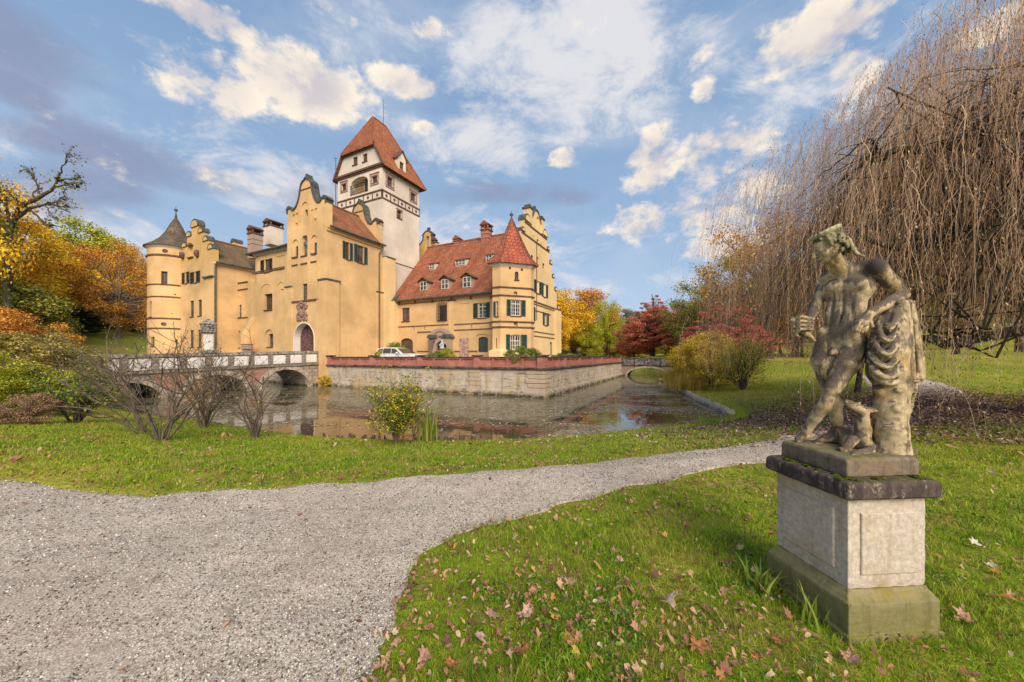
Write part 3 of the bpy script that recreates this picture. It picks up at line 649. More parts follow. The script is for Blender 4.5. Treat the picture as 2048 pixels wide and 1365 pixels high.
def window(pl, px0, px1, py0, py1, cutter, arch=0, frame=None, cols=2, rows=3, shut=None, smat=None, depth=.16, surround=None, sill=True, name='window', glass=None, hood=None, parent=None):
    u0, u1 = sorted((pl.u(px0), pl.u(px1))); uc = (u0 + u1) / 2; z0, z1 = pl.z(py1, uc), pl.z(py0, uc)
    rise = (u1 - u0) / 2 * arch if arch else 0; frame = frame or M_FRB
    c = pl.mb()
    if arch: c.prism(arch_poly(u0, u1, z0, z1, rise), 1, .1, -depth - .05)
    else: c.box(u0, u1, -depth - .05, .1, z0, z1)
    if cutter is not None: cutter.v += []; o = len(cutter.v); cutter.v += c.v; cutter.f += [tuple(i + o for i in f) for f in c.f]
    dd = -depth if cutter is not None else .012
    g = pl.mb()
    if arch: g.prism(arch_poly(u0 + .004, u1 - .004, z0 + .004, z1 - .004, rise), 1, dd - .03, dd)
    else: g.box(u0 + .004, u1 - .004, dd - .03, dd, z0 + .004, z1 - .004)
    w = g.build(name, glass or M_GLASS, parent or castle)
    t = min(.07, (u1 - u0) * .11); m = pl.mb(); f0, f1 = dd + .001, dd + .05
    zt = z1 - rise if arch else z1
    m.box(u0 + .005, u0 + t, f0, f1, z0 + .005, zt); m.box(u1 - t, u1 - .005, f0, f1, z0 + .005, zt)
    m.box(u0 + t, u1 - t, f0, f1, z0 + .005, z0 + t)
    if not arch: m.box(u0 + t, u1 - t, f0, f1, z1 - t, z1 - .005)
    for i in range(1, cols):
        x = u0 + (u1 - u0) * i / cols; k = .03 if i * 2 == cols else .018; m.box(x - k, x + k, f0, f1 - .01, z0 + t, (z1 - t) if not arch else z1 - rise * .12)
    for j in range(1, rows):
        z = z0 + (zt - z0) * j / rows; k = .03 if (j == rows - 1) else .015; m.box(u0 + t, u1 - t, f0, f1 - .015, z - k, z + k)
    if arch:
        P = arch_poly(u0 + .005, u1 - .005, z0, z1 - .005, rise)[2:]; Q = arch_poly(u0 + t, u1 - t, z0, z1 - t, rise * .9)[2:]
        for i in range(len(P) - 1): m.prism([P[i], P[i + 1], Q[i + 1], Q[i]], 1, f0, f1)
    m.build('frame', frame, w)
    if sill: s = pl.mb(); s.box(u0 - .06, u1 + .06, -depth * .5, .09, z0 - .07, z0 - .002); s.build('sill', M_BAND, w)
    if surround:
        s = pl.mb(); k = surround; s.box(u0 - k, u0, 0, .07, z0 - k, z1 + k); s.box(u1, u1 + k, 0, .07, z0 - k, z1 + k); s.box(u0, u1, 0, .07, z1, z1 + k); s.box(u0, u1, 0, .07, z0 - k, z0)
        s.box(u0 - k - .06, u1 + k + .06, 0, .12, z1 + k, z1 + k + .07); s.build('surround', M_PINKST, w)
    if shut:
        for k, (a, b) in enumerate(shut):
            x0, x1 = sorted((pl.u(a), pl.u(b))); s = pl.mb(); fr = .055
            s.box(x0, x0 + fr, .01, .06, z0 - .02, z1); s.box(x1 - fr, x1, .01, .06, z0 - .02, z1); zs = [z0 - .02, z0 + (z1 - z0) * .48, z1 - fr]
            for z in zs: s.box(x0 + fr, x1 - fr, .01, .06, z, z + fr)
            n = 9
            for q in range(2):
                za, zb = zs[q] + fr, zs[q + 1]
                for i in range(n):
                    z = za + (zb - za) * (i + .5) / n; s.add([(x0 + fr, .015, z - .03), (x1 - fr, .015, z - .03), (x1 - fr, .05, z + .01), (x0 + fr, .05, z + .01), (x0 + fr, .015, z + .03), (x1 - fr, .015, z + .03)], [(0, 1, 2, 3), (3, 2, 5, 4), (0, 4, 5, 1), (0, 3, 4), (1, 5, 2)])
            s.build('shutter', smat or M_SHUT, w)
    return w
def bands(pl, items, name='string_course', m=None, proud=.07, th=.11):
    b = pl.mb()
    for it in items:
        px0, px1, py = it[:3]; t = it[3] if len(it) > 3 else th
        u0, u1 = sorted((pl.u(px0), pl.u(px1))); z = pl.z(py, pl.u(px0)); b.box(u0, u1, 0.002, proud, z - t / 2, z + t / 2)
    return build_split(b, name, m or M_BAND, castle)
def blind(pl, px0, px1, py0, py1, cutter, arch=0, d=.06):
    u0, u1 = sorted((pl.u(px0), pl.u(px1))); uc = (u0 + u1) / 2; z0, z1 = pl.z(py1, uc), pl.z(py0, uc); c = pl.mb()
    if arch: c.prism(arch_poly(u0, u1, z0, z1, (u1 - u0) / 2 * arch), 1, .1, -d)
    else: c.box(u0, u1, -d, .1, z0, z1)
    o = len(cutter.v); cutter.v += c.v; cutter.f += [tuple(i + o for i in f) for f in c.f]
def slab(mb, poly, th=.14):
    n = len(poly); V = [tuple(p) for p in poly] + [(p[0], p[1], p[2] - th) for p in poly]
    mb.add(V, [tuple(range(n)), tuple(reversed(range(n, 2 * n)))] + [(i, i + n, (i + 1) % n + n, (i + 1) % n) for i in range(n)])
def ridge(mb, p, q, r=.1):
    T = mb.T; m = MB(); m.tube([p, q], r, 6); mb.add(m.v, m.f)
def capstrip(mb, prof, b0, b1, th=.13, over=.08):
    """coping that follows a gable outline prof [(a,z)] and spans b0..b1"""
    for i in range(len(prof) - 1):
        (x0, z0), (x1, z1) = prof[i], prof[i + 1]; l = math.hypot(x1 - x0, z1 - z0)
        if l < 1e-6: continue
        nx, nz = -(z1 - z0) / l, (x1 - x0) / l
        if nz < 0 and abs(nz) > .05: nx, nz = -nx, -nz
        e = .03; tx, tz = (x1 - x0) / l * e, (z1 - z0) / l * e
        P = [(x0 - tx, z0 - tz), (x1 + tx, z1 + tz), (x1 + tx + nx * th, z1 + tz + nz * th), (x0 - tx + nx * th, z0 - tz + nz * th)]
        mb.prism(P, 1, b0 - over + .003 * (i % 3), b1 + over - .003 * (i % 3))

# ---------------------------------------------------------------- gate wing
GA0, GA1, GB = -25.4, -19.85, 6.1; GC = (GA0 + GA1) / 2
def bell_gable(b0, b1, zs, top, parent_name='gate_wing_gable'):
    """curved gable: shoulders at zs, apex at top"""
    k = (top - zs) / 2.6; pr = []
    right = [(2.78, 0), (2.78, .26), (2.62, .42), (2.3, .44), (2.12, .26), (2.0, .12), (1.7, .12), (1.35, .34), (1.05, .80), (.85, 1.3), (.76, 1.75), (.72, 1.95), (.62, 2.2), (.40, 2.42), (.15, 2.50), (.1, 2.62)]
    pts = [(GC + x, zs + z * k) for x, z in right] + [(GC - x, zs + z * k) for x, z in reversed(right)]
    m = TMB(); m.prism([(GA1, zs - 2.4)] + pts + [(GA0, zs - 2.4)], 1, b0, b1)
    return m, pts
def gate_wing():
    P, Sd = FRONT(0), SIDE(GA1); cu = TMB()
    zE = 12.9
    m = TMB(); m.box(GA0, GA1, 0, GB, -1.6, zE)
    body = m.build('gate_wing_wall', M_YEL, castle)
    # front windows and openings
    window(P, 605, 614.6, 568, 602, cu, cols=1, rows=4)
    for a, b, y0, y1 in ((589.3, 595, 492.5, 515), (626.3, 632.5, 485.5, 508.5)): window(P, a, b, y0, y1, cu, cols=1, rows=1, depth=.2)
    # the coping string over the gate
    bands(P, [(577, 633, 606, .16)]); ledges = TMB()
    bands(P, [(584, 596, 516.5), (602, 615, 514), (622, 634.5, 509), (584, 596, 532), (602, 615, 529), (622, 634.5, 525)], proud=.09, th=.08)
    # lesenes
    le = P.mb()
    for px in (580, 599, 617.5, 636):
        u = P.u(px); le.box(u - .10, u + .10, .002, .07, P.z(607, P.u(577)) + .1, P.z(520, u))
    build_split(le, 'pilaster_strip', M_YEL, castle)
    for px0, px1, y0, y1, ar in ((584.5, 596.3, 479, 515, 1), (622, 634, 470.5, 508.5, 1)): blind(P, px0, px1, y0, y1, cu, ar, .1)
    # statue niche
    u0, u1 = P.u(604), P.u(615); c = P.mb(); c.prism(arch_poly(u0, u1, P.z(513, u0), P.z(471, u0), (u1 - u0) / 2), 1, .1, -.45); o = len(cu.v); cu.v += c.v; cu.f += [tuple(i + o for i in f) for f in c.f]
    # gate recess
    g0, g1 = P.u(587), P.u(629); z1 = P.z(645.5, (g0 + g1) / 2); c = P.mb(); c.prism(arch_poly(g0, g1, .9, z1, (g1 - g0) / 2, 16), 1, .1, -.75); o = len(cu.v); cu.v += c.v; cu.f += [tuple(i + o for i in f) for f in c.f]
    # side windows
    window(Sd, 692, 699, 485, 519, cu, shut=((685, 691), (699.5, 705)), smat=M_SHUT, cols=2)
    window(Sd, 715, 727.5, 492, 526, cu, shut=((708, 714.5), (728, 734.4)), smat=M_SHUT, cols=2)
    cut(body, cu)
    # gate door
    d = P.mb(); uc = (g0 + g1) / 2; d.prism(arch_poly(g0 + .02, g1 - .02, .9, z1 - .02, (g1 - g0) / 2 - .02, 16), 1, -.70, -.62)
    door = d.build('gate_door', plain('door_wood', (.13, .065, .06), .7, .25, 3), castle)
    b = P.mb()
    for sgn in (-1, 1):
        for i in range(15):
            z = .95 + i * .26
            for q in range(1):
                x0, x1 = uc + sgn * .05, uc + sgn * (g1 - g0) / 2 * .86
                zz = z + .5
                r = (g1 - g0) / 2 - .14; lim = z1 - (g1 - g0) / 2
                def inside(x, z): return z < lim or (x - uc) ** 2 + (z - lim) ** 2 < r * r
                if inside(x1, zz) and inside(x0, z): b.add([(x0, -.618, z), (x1, -.618, zz), (x1, -.618, zz + .09), (x0, -.618, z + .09), (x0, -.59, z), (x1, -.59, zz), (x1, -.59, zz + .09), (x0, -.59, z + .09)], [(0, 1, 2, 3), (4, 7, 6, 5), (0, 4, 5, 1), (3, 2, 6, 7), (0, 3, 7, 4), (1, 5, 6, 2)])
    b.box(uc - .035, uc + .035, -.618, -.58, .92, z1 - .2); b.build('door_board', plain('door_wood_light', (.17, .09, .08), .7, .25, 3), door)
    for x in (uc - .45, uc + .9):
        n = P.mb(); n.box(x, x + .32, -.588, -.57, 1.75, 2.1); n.build('notice_plate', plain('yellow_plate', (.75, .48, .05), .5, .1), door)
    # reveal frame of the gate, white
    w = P.mb(); A0 = arch_poly(g0 + .002, g1 - .002, .9, z1 - .002, (g1 - g0) / 2, 16)[1:]; A1 = arch_poly(g0 + .06, g1 - .06, .9, z1 - .06, (g1 - g0) / 2 - .06, 16)[1:]
    A0 = [A0[0]] + A0[1:] + [(g0 + .002, .9)]; A1 = [A1[0]] + A1[1:] + [(g0 + .06, .9)]
    for i in range(len(A0) - 1): w.prism([A0[i], A0[i + 1], A1[i + 1], A1[i]], 1, -.6, .03)
    w.build('gate_reveal', M_WHT2, castle)
    # coat of arms: shield, crown, mantling and supporters in relief
    ca = P.mb(); cx, cz = P.u(605), P.z(622, P.u(605)); rg = random.Random(4)
    def blobr(x, z, rx, rz, d=.12):
        n = 10; ca.rings([[(x + rx * s * math.cos(6.283 * j / n), dd, z + rz * s * math.sin(6.283 * j / n)) for j in range(n)] for s, dd in ((1, .002), (.92, d * .6), (.6, d))])
    blobr(cx, cz - .25, .28, .38, .2); blobr(cx, cz + .42, .2, .2, .24)
    for s in (-1, 1):
        for k in range(9): blobr(cx + s * (.42 + .2 * math.sin(k * 1.3)), cz + .6 - k * .17, .17 + .05 * rg.random(), .13 + .04 * rg.random(), .16)
        blobr(cx + s * .62, cz - .75, .14, .22, .14)
    for k in range(5): blobr(cx - .16 + k * .08, cz + .68 + .05 * (k % 2), .05, .1, .2)
    ca.build('coat_of_arms', plain('arms_stone', (.30, .19, .15), .85, .4, 14), castle)
    # gables with coping
    zs = 14.75
    for nm, b0, b1 in (('front', -.003, .55), ('rear', GB - .55, GB + .003)):
        gm, pts = bell_gable(b0, b1, zs, 17.35); go = gm.build('gate_wing_gable', M_YEL, castle)
        if nm == 'front':
            c2 = TMB()
            for px0, px1, y0, y1 in ((584.5, 590.2, 429, 461), (591.4, 597, 426, 457)): blind(P, px0, px1, y0, y1, c2, 1, .07)
            blind(P, 603, 616, 404, 457, c2, 1, .08)
            for px0, px1, y0, y1 in ((621.8, 627.5, 419, 452), (628.8, 635, 416.5, 449)): blind(P, px0, px1, y0, y1, c2, 1, .07)
            for px0, px1, y0, y1 in ((608.2, 613.7, 420, 432.5), (590.5, 593.7, 446, 453), (628, 630.8, 437, 443.5)):
                u0, u1 = P.u(px0), P.u(px1); c2.v, c2.f = c2.v, c2.f; c = P.mb(); c.box(u0, u1, -.3, .1, P.z(y1, u0), P.z(y0, u0)); o = len(c2.v); c2.v += c.v; c2.f += [tuple(i + o for i in f) for f in c.f]
            cut(go, c2)
            h = P.mb(); 
            for px0, px1, y0, y1 in ((608.2, 613.7, 420, 432.5), (590.5, 593.7, 446, 453), (628, 630.8, 437, 443.5)):
                u0, u1 = P.u(px0), P.u(px1); h.box(u0, u1, -.29, -.26, P.z(y1, u0), P.z(y0, u0))
            build_split(h, 'gable_opening', M_DARKHOLE, castle)
            kn = P.mb(); kn.lathe(0, 0, [(.01, 0)], 3) if 0 else None
        cm = TMB(); capstrip(cm, pts, b0, b1, .12, .1)
        cm.box(GC - .17, GC + .17, b0 - .05, b1 + .05, 17.3, 17.55); cm.box(GC - .1, GC + .1, b0, b1, 17.55, 17.8)
        for s in (-1, 1):           # little arches on the shoulders
            xx = GC + s * 2.5; cm.prism([(xx + .3 * math.cos(math.pi * i / 8), 15.1 + .32 * math.sin(math.pi * i / 8)) for i in range(9)] + [(xx - .22, 15.1)] + [(xx + .2 * math.cos(math.pi * i / 8), 15.1 + .2 * math.sin(math.pi * i / 8)) for i in range(8, -1, -1)], 1, b0 - .1, b1 + .1) if 0 else cm.prism([(xx + .32 * math.cos(math.pi * i / 8), 15.1 + .3 * math.sin(math.pi * i / 8)) for i in range(9)], 1, b0 - .08, b1 + .08)
        cm.build('gable_coping', M_METAL, castle)
        bb = TMB(); bb.box(GC - .78, GC + .78, b0 - .05, b1 + .05, 16.42, 16.5); bb.build('gable_band', M_BAND, castle)
    # roof
    rf = TMB(); e = .32; zr = 15.95; y0, y1 = .56, GB - .56
    slab(rf, [(GA1 + e, y0, zE - .12), (GA1 + e, y1, zE - .12), (GC, y1, zr), (GC, y0, zr)]); slab(rf, [(GC, y0, zr), (GC, y1, zr), (GA0 - e, y1, zE - .12), (GA0 - e, y0, zE - .12)])
    roof = rf.build('roof', M_TILE_B, castle)
    rg_ = MB(); ridge(rg_, AB(GC, y0, zr + .02), AB(GC, y1, zr + .02), .13); rg_.build('ridge_tiles', M_TILE_A, roof)
    gt = MB(); gt.tube([AB(GA1 + e + .06, .1, zE - .2), AB(GA1 + e + .06, GB + .1, zE - .2)], .1, 8); gt.build('gutter', M_GUT, castle)
    cn = Sd.mb(); cn.box(.0, GB, .002, .12, zE - .55, zE - .32); cn.box(0, GB, .002, .2, zE - .32, zE - .15); cn.build('cornice', M_YEL, castle)
    dp = MB(); xb = Bat(757, GA1); dp.tube([AB(GA1 + .38, xb + .3, zE - .2), AB(GA1 + .38, xb + .28, zE - .5), AB(GA1 + .12, xb, zE - 1.1), AB(GA1 + .12, xb, .9)], .07, 8); dp.build('downpipe', M_GUT, castle)
    # corner buttress courses with sloping ledges
    lb = TMB(); zl = Zat(560, GA1, 0)
    lb.box(GA1 - .9, GA1 + .12, -.12, 1.15, -1.6, zl); lb.box(GA0 - .12, GA0 + .75, -.12, .6, -1.6, zl - .2); lb.box(GA1 - .2, GA1 + .1, GB - .75, GB - .01, -1.6, Zat(587, GA1, GB)); build_split(lb, 'corner_pier', M_YEL, castle)
    ll = TMB(); ll.box(GA1 - .96, GA1 + .2, -.2, 1.25, zl, zl + .12); ll.box(GA0 - .2, GA0 + .8, -.2, .66, zl - .2, zl - .1); z2 = Zat(587, GA1, GB); ll.box(GA1 - .1, GA1 + .17, GB - .82, GB + .02, z2, z2 + .1); build_split(ll, 'pier_coping', M_METAL, castle)
gate_wing()
nf = FRONT(0)
def niche_figure():
    u = nf.u(609.5); zb = nf.z(512.5, u); x, y, _ = nf.T(u, -.22, 0); m = MB()
    m.lathe(x, y, [(.16, zb), (.2, zb + .12), (.17, zb + .5), (.2, zb + .95), (.23, zb + 1.25), (.10, zb + 1.38), (.07, zb + 1.43), (.12, zb + 1.52), (.125, zb + 1.62), (.08, zb + 1.72), (.01, zb + 1.76)], 12)
    m.tube([(x - .2, y - .1, zb + 1.15), (x - .1, y - .25, zb + .95), (x + .06, y - .27, zb + 1.02)], [.06, .055, .05], 6); m.tube([(x + .18, y - .05, zb + 1.15), (x + .2, y - .2, zb + .9), (x + .05, y - .25, zb + .9)], [.06, .055, .05], 6)
    o = m.build('niche_figure', plain('niche_stone', (.13, .12, .12), .8, .4, 6), None, smooth=True)
    tag(o, 'small dark robed stone figure standing in the arched niche of the gate gable', 'statue')
niche_figure()

# ---------------------------------------------------------------- keep
TA0, TA1, TB0, TB1 = -26.8, -20.1, 6.3, 11.75; TC = (TA0 + TA1) / 2
def keep():
    P, Sd = FRONT(TB0), SIDE(TA1); zE = 21.25; cu = TMB()
    m = TMB(); m.box(TA0, TA1, TB0, TB1, .85, zE); body = m.build('keep_wall', M_WHT, castle)
    window(P, 684, 693, 368, 381.5, cu, surround=.2, rows=2); window(P, 744, 755, 352.5, 366, cu, surround=.22, rows=2)
    window(Sd, 774, 785, 355, 373, cu, surround=.22, rows=2); window(Sd, 821, 831, 387, 402, cu, surround=.2, rows=2); window(Sd, 793.6, 803, 421.6, 437, cu, rows=2, cols=2, surround=.07)
    # loggia
    u0, u1 = P.u(702), P.u(735.8); uc = (u0 + u1) / 2; zb, zt = P.z(392, P.u(704)) , P.z(354.5, uc)
    c = P.mb(); c.prism(arch_poly(u0, u1, zb, zt, .62, 12), 1, .1, -.75); o = len(cu.v); cu.v += c.v; cu.f += [tuple(i + o for i in f) for f in c.f]
    cut(body, cu)
    lg = P.mb(); lg.prism(arch_poly(u0 + .005, u1 - .005, zb + .005, zt - .005, .62, 12), 1, -.74, -.70); lo = lg.build('loggia_back_wall', M_YEL, castle)
    dd = P.mb(); dd.box(uc + .1, uc + .75, -.695, -.66, zb + .02, zb + 1.75); dd.build('door', M_SHUTD, lo)
    rl = P.mb(); n = 14; rl.box(u0 - .05, u1 + .05, .02, .07, zb + .98, zb + 1.03); rl.box(u0 - .05, u1 + .05, .02, .07, zb + .05, zb + .09); rl.box(u0 - .05, u1 + .05, .02, .07, zb + .72, zb + .75)
    for i in range(n + 1): x = u0 + (u1 - u0) * i / n; rl.box(x - .02, x + .02, .025, .06, zb, zb + 1.0)
    for i in range(n): x = u0 + (u1 - u0) * (i + .5) / n; rl.rings([[(x + .075 * math.cos(6.283 * j / 8) * k, .045, zb + .35 + .1 * math.sin(6.283 * j / 8) * k) for j in range(8)] for k in (1.0, .7)], False, False)
    rl.build('balcony_railing', plain('wrought_iron', (.03, .03, .03), .5, .2), castle)
    # frieze
    fz = TMB(); zt_, zb_ = Zat(381, TA1, TB0), Zat(394, TA1, TB0)
    fz.box(TA0 - .08, TA1 + .08, TB0 - .08, TB1 + .08, zt_, zt_ + .13); fz.box(TA0 - .08, TA1 + .08, TB0 - .08, TB1 + .08, zb_ - .12, zb_)
    for i in range(6): a = TA0 + (TA1 - TA0) * i / 5; fz.box(a - .05, a + .05, TB0 - .05, TB0 + .1, zb_, zt_)
    for i in range(6): b = TB0 + (TB1 - TB0) * i / 5; fz.box(TA1 - .1, TA1 + .05, b - .05, b + .05, zb_, zt_)
    zm = (zb_ + zt_) / 2
    for i in range(5):
        a = TA0 + (TA1 - TA0) * (i + .5) / 5; r = .17
        fz.prism([(a - r, zm), (a, zm - r), (a + r, zm), (a, zm + r)], 1, TB0 - .06, TB0 + .02)
        b = TB0 + (TB1 - TB0) * (i + .5) / 5; fz.prism([(b - r, zm), (b, zm - r), (b + r, zm), (b, zm + r)], 0, TA1 - .02, TA1 + .06)
    fz.build('frieze', M_BAND, castle)
    # battered base line on the right-hand side
    bs = TMB(); zbse = Zat(519, TA1, TB0); bs.box(TA1 - .3, TA1 + .09, TB0 + .0, TB1 + .1, .85, zbse); bs.build('keep_base', stucco('keep_base_plaster', (.66, .57, .49), dirt=(.5, .42, .36)), castle)
    bl = TMB(); bl.box(TA1 - .2, TA1 + .13, TB0 + 0, TB1 + .1, zbse, zbse + .08); bl.build('string_course', M_BAND, castle)
    # roof: steep, half-hipped to the front
    e = .42; zr = 28.05; RB0, RB1 = 8.1, 10.0; H = TC
    def half(z): return (zr - z) / (zr - (zE - .15)) * ((TA1 - TA0) / 2 + e)
    zg = 23.5; hg = half(zg); kick = .55
    E0, E1_ = TA0 - e - kick * .25, TA1 + e + kick * .25; zl = zE - .3
    F0, B1e = TB0 - .25, TB1 + e + .15
    rf = TMB(); th = .16
    slab(rf, [(E1_, F0, zl), (E1_, B1e, zl), (H + half(22.2), TB1 + .05, 22.2), (H, RB1, zr), (H, RB0, zr), (H + hg, F0, zg)], th)
    rside = rf.build('roof', M_TILE_T2, castle)
    rf = TMB(); slab(rf, [(E0, F0, zl), (H - hg, F0, zg), (H, RB0, zr), (H, RB1, zr), (E0, B1e, zl)], th); rf.build('roof', M_TILE_T2, castle)
    rf = TMB(); slab(rf, [(H - hg - .05, F0 - .12, zg - .12), (H + hg + .05, F0 - .12, zg - .12), (H, RB0, zr + .02)], th); rf.build('roof', M_TILE_T, castle)
    rf = TMB(); slab(rf, [(E1_, B1e, zl), (E0, B1e, zl), (H, RB1, zr)], th); rf.build('roof', M_TILE_T, castle)
    rg = MB()
    for p, q in (((H, RB0, zr), (H, RB1, zr)), ((H, RB0, zr), (H + hg, F0 - .05, zg - .05)), ((H, RB0, zr), (H - hg, F0 - .05, zg - .05)), ((H, RB1, zr), (E1_, B1e, zl))): ridge(rg, AB(*p), AB(*q), .09)
    rg.build('ridge_tiles', M_TILE_A, rside)
    # truncated gable wall
    gw = TMB(); gw.prism([(H - half(zE) + .12, zE), (H + half(zE) - .12, zE), (H + hg - .1, zg - .1), (H - hg + .1, zg - .1)], 1, TB0 + .001, TB0 + .4)
    go = gw.build('keep_gable_wall', M_WHT, castle); c2 = TMB()
    window(P, 706, 715, 314.5, 330, c2, rows=3, surround=None); window(P, 725.8, 734.5, 308, 323.5, c2, rows=3); cut(go, c2)
    tr = TMB(); tr.box(TA0 - .45, TA1 + .45, TB0 - .22, TB0 + .1, zE - .22, zE - .02); tr.box(TA0 - .3, TA1 + .3, TB0 - .13, TB0 + .1, zE - .36, zE - .22); tr.box(H - hg - .1, H + hg + .1, TB0 - .28, TB0 + .1, zg - .32, zg - .16)
    for s in (-1, 1):
        q = [(H + s * (half(zE - .3) + .05), zE - .3), (H + s * (hg + .02), zg - .1), (H + s * (hg - .18), zg - .1), (H + s * (half(zE - .3) - .2), zE - .3)]; tr.prism(q, 1, TB0 - .3, TB0 - .02)
    tr.build('verge_trim', M_BAND, castle)
    tr = TMB(); tr.box(TA1 - .1, TA1 + .3, TB0 - .1, TB1 + .3, zE - .42, zE - .25); tr.build('cornice', M_BAND, castle)
    # dormer on the right-hand roof
    Pd = SIDE(TA1 + .15); b0, b1 = Bat(796, TA1 + .15), Bat(811.5, TA1 + .15); z0 = Zat(350, TA1, (b0 + b1) / 2); z1 = Zat(318, TA1, (b0 + b1) / 2); bc = (b0 + b1) / 2; z2 = z1 + .75
    d = TMB(); d.prism([(b0, z0), (b1, z0), (b1, z1), (bc, z2), (b0, z1)], 0, TA1 - 2.2, TA1 + .15); do = d.build('dormer', M_WHT, castle); c3 = TMB()
    window(Pd, 799.5, 807.5, 325, 343, c3, rows=2, parent=castle); cut(do, c3)
    d = TMB(); slab(d, [(TA1 + .3, b0 - .18, z1 - .12), (TA1 + .3, bc, z2 + .12), (TA1 - 2.2, bc, z2 + .12), (TA1 - 2.2, b0 - .18, z1 - .12)], .1); slab(d, [(TA1 + .3, b1 + .18, z1 - .12), (TA1 - 2.2, b1 + .18, z1 - .12), (TA1 - 2.2, bc, z2 + .12), (TA1 + .3, bc, z2 + .12)], .1); d.build('dormer_roof', M_BAND, do)
    # lightning rods
    m = MB(); p = AB(TC, 9.6, zr); m.tube([p, (p[0], p[1], zr + 2.9)], [.05, .025], 5); m.build('lightning_rod', M_GUT, castle)
    m = MB(); a = Aat(671.5, 7); p = AB(a, 7, 12); m.tube([p, (p[0], p[1], Zat(317, a, 7))], .05, 5); m.box(p[0] - .15, p[0] + .1, p[1] - .03, p[1] + .03, Zat(318, a, 7), Zat(316, a, 7)); m.build('lightning_rod', M_GUT, castle)
keep()
# link piers between gate wing, keep and great hall
m = TMB(); m.box(-20.3, -19.35, 6.12, 7.38, .85, Zat(519, -20, 6.8)); m.box(-19.9, -18.95, 6.8, 7.39, .85, Zat(603, -19.5, 7)); build_split(m, 'link_pier', M_YEL2, castle)
m = TMB(); m.prism([(6.75, Zat(603, -19.5, 7)), (7.39, Zat(603, -19.5, 7)), (7.39, Zat(588, -19.5, 7))], 0, -19.95, -18.9); z = Zat(519, -20, 6.8); m.box(-20.35, -19.28, 6.12, 7.4, z, z + .1); build_split(m, 'pier_coping', M_METAL, castle)

